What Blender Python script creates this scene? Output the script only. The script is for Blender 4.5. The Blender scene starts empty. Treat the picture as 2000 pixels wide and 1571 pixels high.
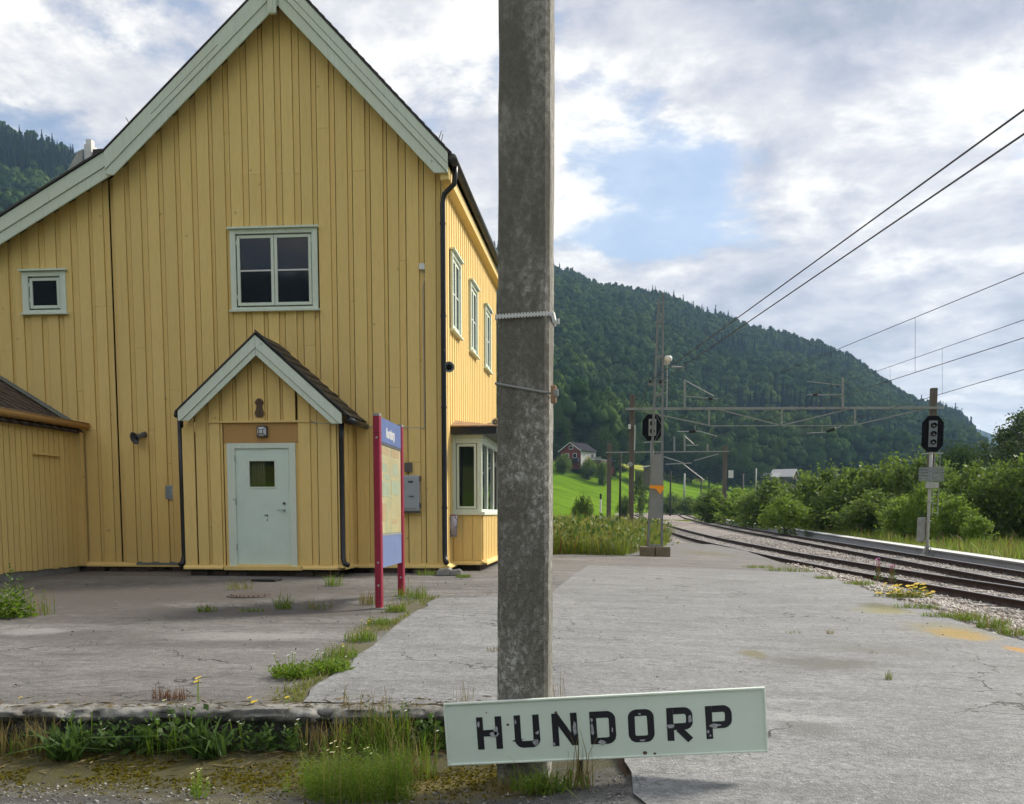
import bpy, math, random
import numpy as np
from mathutils import Vector, Matrix

random.seed(7)
RNG = np.random.default_rng(11)
S = bpy.context.scene
COL = S.collection
R = math.radians

# ------------------------------------------------------------------ camera
EYE = Vector((0.0, 0.0, 1.5))
YAW, PIT = R(5.57), R(5.6)
cam_d = bpy.data.cameras.new('camera')
cam = bpy.data.objects.new('camera', cam_d)
COL.objects.link(cam)
cam.location = EYE
cam.rotation_euler = (R(90) - PIT, 0, YAW)
cam_d.sensor_width = 36.0
cam_d.lens = 36.0
cam_d.shift_y = 413.5 / 2000.0
cam_d.clip_start = 0.05
cam_d.clip_end = 30000
S.camera = cam

# a photograph point (2000 px wide) seen at world depth Y, at height z or at side X
_f0 = Vector((-math.sin(YAW), math.cos(YAW), 0)); _r = Vector((math.cos(YAW), math.sin(YAW), 0)); _z = Vector((0, 0, 1))
_fw = math.cos(PIT) * _f0 - math.sin(PIT) * _z
_up = math.sin(PIT) * _f0 + math.cos(PIT) * _z
def ray(u, v): return _fw + (u - 1000.0) / 2000.0 * _r - (v - 1199.0) / 2000.0 * _up
def atY(u, v, Y): r = ray(u, v); return EYE + r * (Y / r.y)
def atX(u, v, X): r = ray(u, v); return EYE + r * (X / r.x)
def onz(u, v, z): r = ray(u, v); return EYE + r * ((z - EYE.z) / r.z)

# ------------------------------------------------------------------ world, sun, exposure
SUN_AZ, SUN_EL = R(52), R(37)            # azimuth from +Y towards +X
SUN_DIR = Vector((math.sin(SUN_AZ) * math.cos(SUN_EL), math.cos(SUN_AZ) * math.cos(SUN_EL), math.sin(SUN_EL)))
W = bpy.data.worlds.new('World'); S.world = W; W.use_nodes = True
nt = W.node_tree; nt.nodes.clear()
def N(t, **k):
    n = nt.nodes.new(t)
    for a, b in k.items():
        if a == 'op': n.operation = b
        else: setattr(n, a, b)
    return n
def L(a, b): nt.links.new(a, b)
def M(op, a, b=None, c=None, clamp=False):
    n = nt.nodes.new('ShaderNodeMath'); n.operation = op; n.use_clamp = clamp
    for i, v in enumerate((a, b, c)):
        if v is None: continue
        if isinstance(v, (int, float)): n.inputs[i].default_value = v
        else: L(v, n.inputs[i])
    return n.outputs[0]
out = N('ShaderNodeOutputWorld')
sky = N('ShaderNodeTexSky'); sky.sky_type = 'NISHITA'; sky.sun_disc = False
sky.sun_elevation = SUN_EL; sky.sun_rotation = SUN_AZ
sky.air_density = 1.0; sky.dust_density = 1.4; sky.ozone_density = 1.5
bg = N('ShaderNodeBackground'); bg.inputs[1].default_value = 0.058; L(sky.outputs[0], bg.inputs[0])
tc = N('ShaderNodeTexCoord'); sep = N('ShaderNodeSeparateXYZ'); L(tc.outputs['Generated'], sep.inputs[0])
zz = M('ADD', M('MAXIMUM', sep.outputs[2], 0.0), 0.22)
cx = M('DIVIDE', sep.outputs[0], zz); cy = M('DIVIDE', sep.outputs[1], zz)
cmb = N('ShaderNodeCombineXYZ'); L(cx, cmb.inputs[0]); L(cy, cmb.inputs[1]); cmb.inputs[2].default_value = 3.7
def noise(vec, scale, detail, rough, dist=0.0, off=(0, 0, 0)):
    mp = N('ShaderNodeMapping'); L(vec, mp.inputs[0]); mp.inputs['Location'].default_value = off
    n = N('ShaderNodeTexNoise'); L(mp.outputs[0], n.inputs['Vector'])
    n.inputs['Scale'].default_value = scale; n.inputs['Detail'].default_value = detail
    n.inputs['Roughness'].default_value = rough; n.inputs['Distortion'].default_value = dist
    return n.outputs[0]
OFF = (47.39, 42.60)
def dens(dx, dy):
    # billowing cloud density at a point of the cloud sheet
    a = noise(cmb.outputs[0], 1.05, 5, 0.48, 0.1, (OFF[0] + dx, OFF[1] + dy, 0))
    b = noise(cmb.outputs[0], 3.6, 9, 0.62, 0.15, (OFF[0] * 2 + dx, OFF[1] * 2 + dy, 2.0))
    return M('ADD', a, M('MULTIPLY', M('SUBTRACT', b, 0.5), 0.50))
d0 = dens(0, 0); d1 = dens(0.060, 0.047)            # second sample a little towards the sun
mr = N('ShaderNodeMapRange'); L(d0, mr.inputs[0]); mr.interpolation_type = 'SMOOTHSTEP'
mr.inputs[1].default_value = 0.40; mr.inputs[2].default_value = 0.485
thick = N('ShaderNodeMapRange'); L(d0, thick.inputs[0]); thick.interpolation_type = 'SMOOTHSTEP'
thick.inputs[1].default_value = 0.48; thick.inputs[2].default_value = 0.70
edge = M('SUBTRACT', d0, d1)
br = M('ADD', M('MULTIPLY', edge, 5.0), M('ADD', M('MULTIPLY', thick.outputs[0], -0.58), 0.80), clamp=True)
vd = N('ShaderNodeVectorMath', op='DOT_PRODUCT'); L(tc.outputs['Generated'], vd.inputs[0]); vd.inputs[1].default_value = SUN_DIR
glow = M('POWER', M('MAXIMUM', vd.outputs['Value'], 0.0), 7.0)
far = M('MULTIPLY', M('MAXIMUM', M('MULTIPLY', vd.outputs['Value'], -1.0), 0.0), 0.30)   # clouds facing the sun are whiter
br2 = M('ADD', M('ADD', br, far), M('MULTIPLY', glow, 0.22))
ramp = N('ShaderNodeValToRGB'); L(br2, ramp.inputs[0])
e = ramp.color_ramp.elements
e[0].position = 0.0; e[0].color = (0.34, 0.38, 0.46, 1)
e[1].position = 1.0; e[1].color = (1.0, 0.975, 0.92, 1)
e2 = e.new(0.45); e2.color = (0.545, 0.555, 0.615, 1)
e3 = e.new(0.75); e3.color = (0.73, 0.72, 0.735, 1)
cb = N('ShaderNodeBackground'); cb.inputs[1].default_value = 0.455; L(ramp.outputs[0], cb.inputs[0])
mx = N('ShaderNodeMixShader')
cov = M('MULTIPLY', M('ADD', M('MULTIPLY', mr.outputs[0], 0.76), 0.20), 1.0, clamp=True)
L(cov, mx.inputs[0]); L(bg.outputs[0], mx.inputs[1]); L(cb.outputs[0], mx.inputs[2]); L(mx.outputs[0], out.inputs[0])

sun_d = bpy.data.lights.new('sun', 'SUN'); sun_d.energy = 2.0; sun_d.angle = R(13.0); sun_d.color = (1.0, 0.93, 0.80)
sun = bpy.data.objects.new('sun', sun_d); COL.objects.link(sun)
sun.rotation_euler = (-SUN_DIR).to_track_quat('-Z', 'Y').to_euler(); sun.location = (30, 20, 60)

S.view_settings.view_transform = 'Standard'; S.view_settings.look = 'None'
S.view_settings.gamma = 1.0; S.view_settings.use_curve_mapping = False
S.view_settings.exposure = 1.42
S.render.engine = 'CYCLES'
S.cycles.use_denoising = True
S.cycles.use_adaptive_sampling = True; S.cycles.adaptive_threshold = 0.025
S.cycles.max_bounces = 5; S.cycles.diffuse_bounces = 3; S.cycles.glossy_bounces = 3
S.cycles.transmission_bounces = 4; S.cycles.transparent_max_bounces = 8; S.cycles.volume_bounces = 0
S.cycles.caustics_reflective = False; S.cycles.caustics_refractive = False

# ------------------------------------------------------------------ materials
MATS = {}
class NB:
    def __init__(s, name):
        s.m = bpy.data.materials.new(name); s.m.use_nodes = True; s.t = s.m.node_tree
        s.b = s.t.nodes['Principled BSDF']; s.o = s.t.nodes['Material Output']; MATS[name] = s.m
    def n(s, t, **k):
        x = s.t.nodes.new(t)
        for a, b in k.items(): setattr(x, a, b)
        return x
    def l(s, a, b): s.t.links.new(a, b)
    def pos(s): return s.n('ShaderNodeNewGeometry').outputs['Position']
    def obj(s): return s.n('ShaderNodeTexCoord').outputs['Object']
    def noise(s, vec, scale, detail=5, rough=0.6, stretch=None, dist=0.0):
        if stretch:
            mp = s.n('ShaderNodeMapping'); s.l(vec, mp.inputs[0]); mp.inputs['Scale'].default_value = stretch; vec = mp.outputs[0]
        x = s.n('ShaderNodeTexNoise'); s.l(vec, x.inputs['Vector'])
        x.inputs['Scale'].default_value = scale; x.inputs['Detail'].default_value = detail; x.inputs['Roughness'].default_value = rough
        x.inputs['Distortion'].default_value = dist
        return x.outputs[0]
    def vor(s, vec, scale, feat='F1', rnd=1.0):
        x = s.n('ShaderNodeTexVoronoi'); x.feature = feat; s.l(vec, x.inputs['Vector']); x.inputs['Scale'].default_value = scale
        x.inputs['Randomness'].default_value = rnd
        return x.outputs['Distance']
    def mr(s, v, a, b, c=0.0, d=1.0):
        x = s.n('ShaderNodeMapRange'); s.l(v, x.inputs[0])
        for i, q in enumerate((a, b, c, d)): x.inputs[i + 1].default_value = q
        return x.outputs[0]
    def mix(s, fac, a, b):
        x = s.n('ShaderNodeMix'); x.data_type = 'RGBA'
        if isinstance(fac, (int, float)): x.inputs[0].default_value = fac
        else: s.l(fac, x.inputs[0])
        for i, c in ((6, a), (7, b)):
            if isinstance(c, tuple): x.inputs[i].default_value = (c[0], c[1], c[2], 1)
            else: s.l(c, x.inputs[i])
        return x.outputs[2]
    def math(s, op, a, b=None, clamp=False):
        x = s.n('ShaderNodeMath'); x.operation = op; x.use_clamp = clamp
        for i, v in enumerate((a, b)):
            if v is None: continue
            if isinstance(v, (int, float)): x.inputs[i].default_value = v
            else: s.l(v, x.inputs[i])
        return x.outputs[0]
    def rnd(s): return s.n('ShaderNodeObjectInfo').outputs['Random']
    def isl(s): return s.n('ShaderNodeNewGeometry').outputs['Random Per Island']
    def col(s, c):
        if isinstance(c, tuple): s.b.inputs['Base Color'].default_value = (c[0], c[1], c[2], 1)
        else: s.l(c, s.b.inputs['Base Color'])
    def rough(s, r):
        if isinstance(r, (int, float)): s.b.inputs['Roughness'].default_value = r
        else: s.l(r, s.b.inputs['Roughness'])
    def bump(s, h, st=0.3, dist=0.01):
        x = s.n('ShaderNodeBump'); x.inputs['Strength'].default_value = st; x.inputs['Distance'].default_value = dist
        s.l(h, x.inputs['Height']); s.l(x.outputs[0], s.b.inputs['Normal'])
    def ell(s, vec, cx, cy, rx, ry, rot=0.0, soft=0.5, nz=None):
        """soft mask of an irregular ground patch"""
        mp = s.n('ShaderNodeMapping'); mp.vector_type = 'TEXTURE'; s.l(vec, mp.inputs[0])
        mp.inputs['Location'].default_value = (cx, cy, 0); mp.inputs['Rotation'].default_value = (0, 0, rot); mp.inputs['Scale'].default_value = (rx, ry, 1000)
        ln = s.n('ShaderNodeVectorMath'); ln.operation = 'LENGTH'; s.l(mp.outputs[0], ln.inputs[0])
        v = ln.outputs['Value']
        if nz is not None: v = s.math('ADD', v, s.math('MULTIPLY', s.math('SUBTRACT', nz, 0.5), 1.5))
        return s.mr(v, 1.0, 1.0 - soft)

def simple(name, c, r=0.6, var=0.12, scale=6.0, metal=0.0, bump=0.0, bscale=40.0, stretch=None, dirt=None, rnd=0.0):
    m = NB(name); p = m.pos()
    n = m.noise(p, scale, 6, 0.65, stretch)
    lo = tuple(x * (1 - var) for x in c); hi = tuple(min(1, x * (1 + var)) for x in c)
    k = m.mix(m.mr(n, 0.3, 0.7), lo, hi)
    if rnd:
        k = m.mix(m.mr(m.rnd(), 0, 1, 0, rnd), k, tuple(x * 0.55 for x in c))
    if dirt:
        d = m.noise(p, dirt[1], 8, 0.7)
        k = m.mix(m.mr(d, dirt[2], dirt[2] + 0.12, 0, dirt[3] if len(dirt) > 3 else 0.8), k, dirt[0])
    m.col(k); m.rough(r); m.b.inputs['Metallic'].default_value = metal
    if bump: m.bump(m.noise(p, bscale, 6, 0.6, stretch), bump, 0.004)
    return m.m

def paint_wood(name, c, dirtc, wear=0.62, rnd=0.18):
    m = NB(name); p = m.pos()
    # vertical grain: stretched noise; slow fading; small knots, scuffs and flakes
    g = m.noise(p, 9, 7, 0.7, (6, 6, 0.5))
    slow = m.noise(p, 0.9, 4, 0.55)
    k = m.mix(m.mr(g, 0.3, 0.72), tuple(x * 0.88 for x in c), tuple(min(1, x * 1.07) for x in c))
    k = m.mix(m.mr(slow, 0.35, 0.7, 0, 0.28), k, (c[0] * 0.92, c[1] * 0.86, c[2] * 0.72))
    k = m.mix(m.mr(m.rnd(), 0, 1, 0, rnd), k, tuple(x * 0.72 for x in c))
    kn = m.vor(p, 2.3)
    k = m.mix(m.mr(kn, 0.075, 0.03, 0, 0.42), k, dirtc)
    dr = m.noise(p, 3.2, 6, 0.65, (5, 5, 0.16))
    k = m.mix(m.mr(dr, 0.56, 0.74, 0, 0.38), k, tuple(x * 0.6 for x in c))
    sp = m.noise(p, 26, 7, 0.75, (1.6, 1.6, 0.55))
    k = m.mix(m.mr(sp, wear + 0.06, wear + 0.13, 0, 0.75), k, dirtc)
    m.col(k); m.rough(m.mr(g, 0.2, 0.8, 0.55, 0.8))
    m.bump(m.math('ADD', m.math('MULTIPLY', g, 0.8), m.math('MULTIPLY', sp, 0.5)), 0.35, 0.004)
    return m.m
YEL = paint_wood('yellow_paint', (0.88, 0.635, 0.235), (0.22, 0.14, 0.06), .60, .30)
YELT = paint_wood('yellow_trim_paint', (0.87, 0.64, 0.245), (0.22, 0.14, 0.06))
OCH = paint_wood('ochre_plywood_paint', (0.52, 0.30, 0.10), (0.42, 0.30, 0.12), 0.58)
MINT = paint_wood('mint_paint', (0.70, 0.775, 0.665), (0.16, 0.17, 0.14), 0.64, 0.08)
MINT2 = paint_wood('mint_window_paint', (0.72, 0.80, 0.69), (0.20, 0.22, 0.19), 0.66, 0.05)
DOORM = simple('door_paint', (0.67, 0.79, 0.70), 0.4, 0.05, 3.0, dirt=((0.18, 0.2, 0.19), 20, 0.68))
BLACKP = simple('black_steel', (0.012, 0.012, 0.016), 0.35, 0.3, 9)
GUTM = simple('weathered_gutter', (0.05, 0.047, 0.043), 0.5, 0.3, 3, dirt=((0.14, 0.13, 0.11), 7, 0.58))
SLATE = simple('dark_slate', (0.045, 0.036, 0.034), 0.55, 0.3, 5, bump=0.3, rnd=0.4, dirt=((0.12, 0.09, 0.06), 9, 0.6))
BRSL = simple('brown_slate', (0.065, 0.046, 0.038), 0.6, 0.3, 5, bump=0.3, rnd=0.5, dirt=((0.14, 0.10, 0.07), 6, 0.62))
ZINC = simple('grey_flashing', (0.12, 0.15, 0.155), 0.45, 0.2, 4, dirt=((0.06, 0.07, 0.07), 8, 0.6))
RUSTF = simple('rusty_flashing', (0.33, 0.20, 0.11), 0.6, 0.3, 5, dirt=((0.42, 0.30, 0.17), 7, 0.5))
BRICK = simple('foundation_stone', (0.085, 0.062, 0.05), 0.9, 0.5, 6, bump=0.6, bscale=18, rnd=0.5)
CONC = simple('concrete', (0.27, 0.26, 0.235), 0.85, 0.25, 5, bump=0.5, bscale=30, dirt=((0.09, 0.085, 0.07), 5, 0.55))
CONCD = simple('mossy_concrete', (0.17, 0.15, 0.105), 0.9, 0.35, 4, bump=0.5, bscale=25, dirt=((0.07, 0.08, 0.03), 4, 0.52))
WHITEP = simple('white_paint', (0.72, 0.72, 0.70), 0.5, 0.06, 3)
GREYP = simple('grey_paint', (0.21, 0.235, 0.255), 0.45, 0.1, 4, dirt=((0.10, 0.10, 0.09), 6, 0.62))
GALV = simple('galvanised_steel', (0.28, 0.29, 0.275), 0.5, 0.2, 6, dirt=((0.22, 0.14, 0.08), 9, 0.68))
GALVL = simple('pale_galvanised_steel', (0.40, 0.41, 0.40), 0.45, 0.15, 6, dirt=((0.2, 0.18, 0.15), 6, 0.62))
WIRE = simple('dark_wire', (0.035, 0.035, 0.045), 0.5, 0.2)
WOODP = simple('weathered_pole_wood', (0.13, 0.105, 0.085), 0.85, 0.3, 5, stretch=(4, 4, 0.4), bump=0.5, bscale=20)
WOODD = simple('tarred_pole_wood', (0.028, 0.024, 0.021), 0.85, 0.3, 5, stretch=(4, 4, 0.4))
ORANGE = simple('orange_sign_face', (0.86, 0.33, 0.02), 0.45, 0.04)
REDP = simple('red_powder_coat', (0.30, 0.014, 0.045), 0.35, 0.12, 4, dirt=((0.33, 0.10, 0.10), 10, 0.68, 0.5))
BLUEP = simple('blue_sign_face', (0.115, 0.165, 0.36), 0.4, 0.1, 3)
BLUEL = simple('blue_panel_face', (0.16, 0.21, 0.40), 0.45, 0.12, 2.2)
NAVY = simple('navy_letter_paint', (0.008, 0.009, 0.016), 0.4, 0.3, 12, dirt=((0.08, 0.085, 0.09), 60, 0.70))
FLAKE = simple('bare_metal_flake', (0.42, 0.43, 0.46), 0.35, 0.3, 40, metal=0.3)
SIGNF = simple('sign_face_paint', (0.70, 0.80, 0.69), 0.35, 0.035, 3, dirt=((0.36, 0.42, 0.36), 16, 0.70, 0.5))
SIGNE = simple('sign_frame_paint', (0.74, 0.81, 0.71), 0.4, 0.08, 10, dirt=((0.25, 0.2, 0.12), 25, 0.66, 0.6))
BOXG = simple('grey_cabinet_plastic', (0.35, 0.38, 0.41), 0.4, 0.08, 5, dirt=((0.2, 0.2, 0.2), 8, 0.66))
MATTB = simple('matt_black_board', (0.010, 0.010, 0.013), 1.0, 0.2); MATTB.node_tree.nodes['Principled BSDF'].inputs['Specular IOR Level'].default_value = 0.1
HORN = simple('horn_speaker_grey', (0.10, 0.10, 0.105), 0.4, 0.15, 8)
PLAQ = simple('plaque_face', (0.30, 0.36, 0.40), 0.4, 0.1, 12)
PLAQD = simple('plaque_print', (0.16, 0.21, 0.25), 0.5, 0.1, 12)
ROOFH = simple('dark_house_roof', (0.03, 0.029, 0.035), 0.9, 0.15)
ROOFH.node_tree.nodes['Principled BSDF'].inputs['Specular IOR Level'].default_value = 0.05
HRED = simple('red_house_paint', (0.17, 0.025, 0.024), 0.7, 0.15, 0.5)
HPALE = simple('pale_house_paint', (0.50, 0.49, 0.46), 0.7, 0.1, 0.5)
BRWOOD = simple('brown_house_wood', (0.12, 0.085, 0.06), 0.8, 0.2, 0.5)
ROOFL = simple('pale_metal_roof', (0.42, 0.41, 0.40), 0.45, 0.1, 0.5)
CARVE = simple('carved_brown_wood', (0.10, 0.06, 0.028), 0.6, 0.25, 14)
CURT = simple('beige_curtain', (0.38, 0.31, 0.21), 0.9, 0.1, 10)
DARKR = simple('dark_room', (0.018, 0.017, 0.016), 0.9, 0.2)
CASTI = simple('rusty_cast_iron', (0.085, 0.065, 0.055), 0.75, 0.3, 9, bump=0.4)
RUBB = simple('black_rubber', (0.012, 0.012, 0.013), 0.7, 0.2)
PCHIP = simple('paint_scar', (0.30, 0.20, 0.09), 0.8, 0.3, 20)
ROSE = simple('pinkish_pattern_print', (0.30, 0.29, 0.36), 0.5, 0.1, 20)

def glass(name, see):
    m = NB(name); t = m.t
    if see:
        tr = m.n('ShaderNodeBsdfTransparent'); tr.inputs[0].default_value = (0.86, 0.89, 0.88, 1)
        gl = m.n('ShaderNodeBsdfGlossy'); gl.inputs['Roughness'].default_value = 0.01
        fr = m.n('ShaderNodeFresnel'); fr.inputs[0].default_value = 1.5
        ms = m.n('ShaderNodeMixShader'); m.l(m.math('MULTIPLY', fr.outputs[0], 1.5, True), ms.inputs[0]); m.l(tr.outputs[0], ms.inputs[1]); m.l(gl.outputs[0], ms.inputs[2])
        m.l(ms.outputs[0], m.o.inputs[0])
    else:
        m.col((0.012, 0.014, 0.022)); m.rough(0.04); m.b.inputs['IOR'].default_value = 1.52
        m.bump(m.noise(m.pos(), 1.1, 2, 0.5), 0.05, 0.02)
    return m.m
GLASS = glass('window_pane_dark', False)
GLASSV = glass('window_pane_clear', True)

def leafmat(name, c1, c2, trans=0.4, rough=0.55, rv=0.35, stand=0.0):
    m = NB(name)
    k = m.mix(m.isl(), c1, c2)
    if stand:      # stands of different species across the hillside
        k = m.mix(m.mr(m.noise(m.pos(), 0.016, 4, .6), .42, .62, 0, stand), k, (c2[0] * 1.9, c2[1] * 1.55, c2[2] * 1.2))
        k = m.mix(m.mr(m.noise(m.pos(), 0.011, 3, .6), .55, .70, 0, stand), k, (c1[0] * .45, c1[1] * .55, c1[2] * .8))
    k = m.mix(m.mr(m.rnd(), 0, 1, 0, rv), k, (c1[0] * 0.5, c1[1] * 0.6, c1[2] * 0.7))
    m.col(k); m.rough(rough)
    m.b.inputs['Specular IOR Level'].default_value = 0.25 if rough < .9 else 0.0
    tl = m.n('ShaderNodeBsdfTranslucent'); m.l(m.mix(0.35, k, (c2[0] * 1.5, c2[1] * 1.5, c2[2])), tl.inputs[0])
    ms = m.n('ShaderNodeMixShader'); ms.inputs[0].default_value = trans
    m.l(m.b.outputs[0], ms.inputs[1]); m.l(tl.outputs[0], ms.inputs[2]); m.l(ms.outputs[0], m.o.inputs[0])
    return m.m
LF_BUSH = leafmat('bush_leaves', (0.062, 0.115, 0.022), (0.17, 0.245, 0.05), 0.45, rv=.28)
LF_BUSHL = leafmat('bright_bush_leaves', (0.11, 0.19, 0.025), (0.23, 0.33, 0.055), 0.45)
LF_BIRCH = leafmat('birch_leaves', (0.05, 0.085, 0.03), (0.10, 0.145, 0.05), 0.35)
LF_FOR1 = leafmat('forest_leaves', (0.024, 0.052, 0.020), (0.048, 0.088, 0.028), 0.12, 1.0, rv=0.6, stand=.75)
LF_FOR2 = leafmat('spruce_needles', (0.012, 0.026, 0.015), (0.022, 0.040, 0.022), 0.06, 1.0, rv=0.4)
LF_FORL = leafmat('pale_forest_leaves', (0.040, 0.080, 0.024), (0.075, 0.125, 0.035), 0.15, 1.0, rv=0.5, stand=.6)
GR_GREEN = leafmat('fresh_grass', (0.09, 0.17, 0.018), (0.20, 0.30, 0.035), 0.42, rv=0.2)
GR_DRY = leafmat('dry_grass', (0.20, 0.15, 0.06), (0.33, 0.26, 0.10), 0.35, rv=0.25)
GR_MEAD = leafmat('meadow_grass', (0.13, 0.17, 0.03), (0.28, 0.29, 0.075), 0.35, rv=0.15)
GR_DARK = leafmat('weed_leaves', (0.045, 0.095, 0.022), (0.10, 0.17, 0.04), 0.35, rv=0.3)
LITTER = leafmat('straw_litter', (0.12, 0.09, 0.045), (0.30, 0.24, 0.13), 0.1, 0.9)
FL_YEL = simple('yellow_petals', (0.75, 0.52, 0.02), 0.5, 0.1)
FL_CRM = simple('cream_petals', (0.62, 0.58, 0.30), 0.5, 0.15)
FL_WHT = simple('white_petals', (0.65, 0.65, 0.60), 0.5, 0.1)
FL_PNK = simple('pink_petals', (0.42, 0.10, 0.30), 0.5, 0.2)
FL_RED = leafmat('rusty_dock_stalks', (0.16, 0.07, 0.04), (0.26, 0.13, 0.07), 0.2)
TWIG = simple('dry_twig', (0.26, 0.20, 0.13), 0.9, 0.3)
BARK = simple('brown_bark', (0.07, 0.055, 0.042), 0.9, 0.3, 9)
BARKW = simple('birch_bark', (0.42, 0.40, 0.37), 0.8, 0.2, 6, dirt=((0.05, 0.045, 0.04), 7, 0.55))

# ------------------------------------------------------------------ mesh helpers
class MB:
    def __init__(s): s.v = []; s.f = []; s.m = []
    def add(s, vs, fs, mi=0):
        b = len(s.v); s.v += [tuple(x) for x in vs]; s.f += [tuple(b + i for i in f) for f in fs]; s.m += [mi] * len(fs); return s
    def box(s, x0, x1, y0, y1, z0, z1, mi=0):
        return s.add([(x0, y0, z0), (x1, y0, z0), (x1, y1, z0), (x0, y1, z0), (x0, y0, z1), (x1, y0, z1), (x1, y1, z1), (x0, y1, z1)],
                     [(0, 3, 2, 1), (4, 5, 6, 7), (0, 1, 5, 4), (1, 2, 6, 5), (2, 3, 7, 6), (3, 0, 4, 7)], mi)
    def prism(s, poly, d0, d1, ax='y', mi=0):
        """poly of (a,b) extruded along ax: y -> (a,d,b), x -> (d,a,b), z -> (a,b,d)"""
        n = len(poly)
        f = {'y': lambda a, b, d: (a, d, b), 'x': lambda a, b, d: (d, a, b), 'z': lambda a, b, d: (a, b, d)}[ax]
        vs = [f(a, b, d0) for a, b in poly] + [f(a, b, d1) for a, b in poly]
        fs = [tuple(range(n)), tuple(range(2 * n - 1, n - 1, -1))] + [(i, i + n, (i + 1) % n + n, (i + 1) % n) for i in range(n)]
        return s.add(vs, fs, mi)
    def tube(s, pts, r, n=8, mi=0, caps=True):
        pts = [Vector(p) for p in pts]; rs = r if isinstance(r, (list, tuple)) else [r] * len(pts)
        b = len(s.v); prev = None
        for i, p in enumerate(pts):
            d = (pts[min(i + 1, len(pts) - 1)] - pts[max(i - 1, 0)])
            d = d.normalized() if d.length > 1e-9 else Vector((0, 0, 1))
            a = prev if prev is not None else (Vector((1, 0, 0)) if abs(d.x) < 0.9 else Vector((0, 1, 0)))
            a = (a - d * a.dot(d)); a = a.normalized() if a.length > 1e-6 else d.orthogonal().normalized()
            prev = a; c = d.cross(a)
            for k in range(n):
                t = 2 * math.pi * k / n
                s.v.append(tuple(p + rs[i] * (math.cos(t) * a + math.sin(t) * c)))
        for i in range(len(pts) - 1):
            for k in range(n):
                k2 = (k + 1) % n
                s.f.append((b + i * n + k, b + i * n + k2, b + (i + 1) * n + k2, b + (i + 1) * n + k)); s.m.append(mi)
        if caps:
            s.f.append(tuple(b + k for k in range(n - 1, -1, -1))); s.m.append(mi)
            e = b + (len(pts) - 1) * n
            s.f.append(tuple(e + k for k in range(n))); s.m.append(mi)
        return s
    def bar(s, p, q, w, h, up=(0, 0, 1), mi=0):
        """a rectangular bar from p to q"""
        p = Vector(p); q = Vector(q); d = (q - p).normalized(); up = Vector(up)
        a = d.cross(up); a = a.normalized() if a.length > 1e-5 else d.orthogonal().normalized()
        c = a.cross(d)
        vs = []
        for o in (p, q):
            for i, j in ((-1, -1), (1, -1), (1, 1), (-1, 1)): vs.append(o + a * (i * w / 2) + c * (j * h / 2))
        return s.add(vs, [(0, 1, 2, 3), (7, 6, 5, 4), (0, 4, 5, 1), (1, 5, 6, 2), (2, 6, 7, 3), (3, 7, 4, 0)], mi)
    def build(s, name, mats, parent=None, smooth=False, bevel=0.0):
        me = bpy.data.meshes.new(name); me.from_pydata(s.v, [], s.f)
        return link(name, me, mats, parent, smooth, s.m, bevel)
def woff(o):
    v = Vector((0, 0, 0))
    while o is not None: v += o.location; o = o.parent
    return v
def link(name, me, mats, parent=None, smooth=False, mi=None, bevel=0.0):
    for m in (mats if isinstance(mats, (list, tuple)) else [mats]): me.materials.append(m)
    if mi and any(mi): me.polygons.foreach_set('material_index', mi)
    if smooth: me.polygons.foreach_set('use_smooth', [True] * len(me.polygons))
    me.update()
    o = bpy.data.objects.new(name, me); COL.objects.link(o)
    if parent is not None: o.parent = parent; o.location = -woff(parent)
    if bevel:
        b = o.modifiers.new('bevel', 'BEVEL'); b.width = bevel; b.segments = 1; b.limit_method = 'ANGLE'
    return o
def thing(name, label, cat, loc=(0, 0, 0), group=None):
    o = bpy.data.objects.new(name, None); COL.objects.link(o); o.location = loc; o.empty_display_size = 0.2
    return tag(o, label, cat, group)
def tag(o, label=None, cat=None, group=None, kind=None):
    if label: o['label'] = label
    if cat: o['category'] = cat
    if group: o['group'] = group
    if kind: o['kind'] = kind
    return o
def struct(o): o['kind'] = 'structure'; return o
def stuff(o): o['kind'] = 'stuff'; return o
def npmesh(name, V, F):
    """V (n,3), F (m,k) arrays, k constant"""
    me = bpy.data.meshes.new(name); V = np.asarray(V, dtype=np.float32); F = np.asarray(F, dtype=np.int32)
    k = F.shape[1]
    me.vertices.add(len(V)); me.vertices.foreach_set('co', V.ravel())
    me.loops.add(F.size); me.loops.foreach_set('vertex_index', F.ravel())
    me.polygons.add(len(F)); me.polygons.foreach_set('loop_start', np.arange(0, F.size, k, dtype=np.int32))
    me.polygons.foreach_set('loop_total', np.full(len(F), k, dtype=np.int32))
    me.update(calc_edges=True); me.validate()
    return me
def gridmesh(name, xs, ys, zf):
    X, Y = np.meshgrid(xs, ys); Z = zf(X, Y)
    V = np.stack([X, Y, Z], -1).reshape(-1, 3); n = len(xs); m = len(ys)
    i = (np.arange(m - 1)[:, None] * n + np.arange(n - 1)[None]).ravel()
    return npmesh(name, V, np.stack([i, i + 1, i + 1 + n, i + n], -1))
def copy_tree(o, parent=None):
    c = o.copy(); COL.objects.link(c); c.parent = parent
    for ch in list(o.children): copy_tree(ch, c)
    return c
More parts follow.
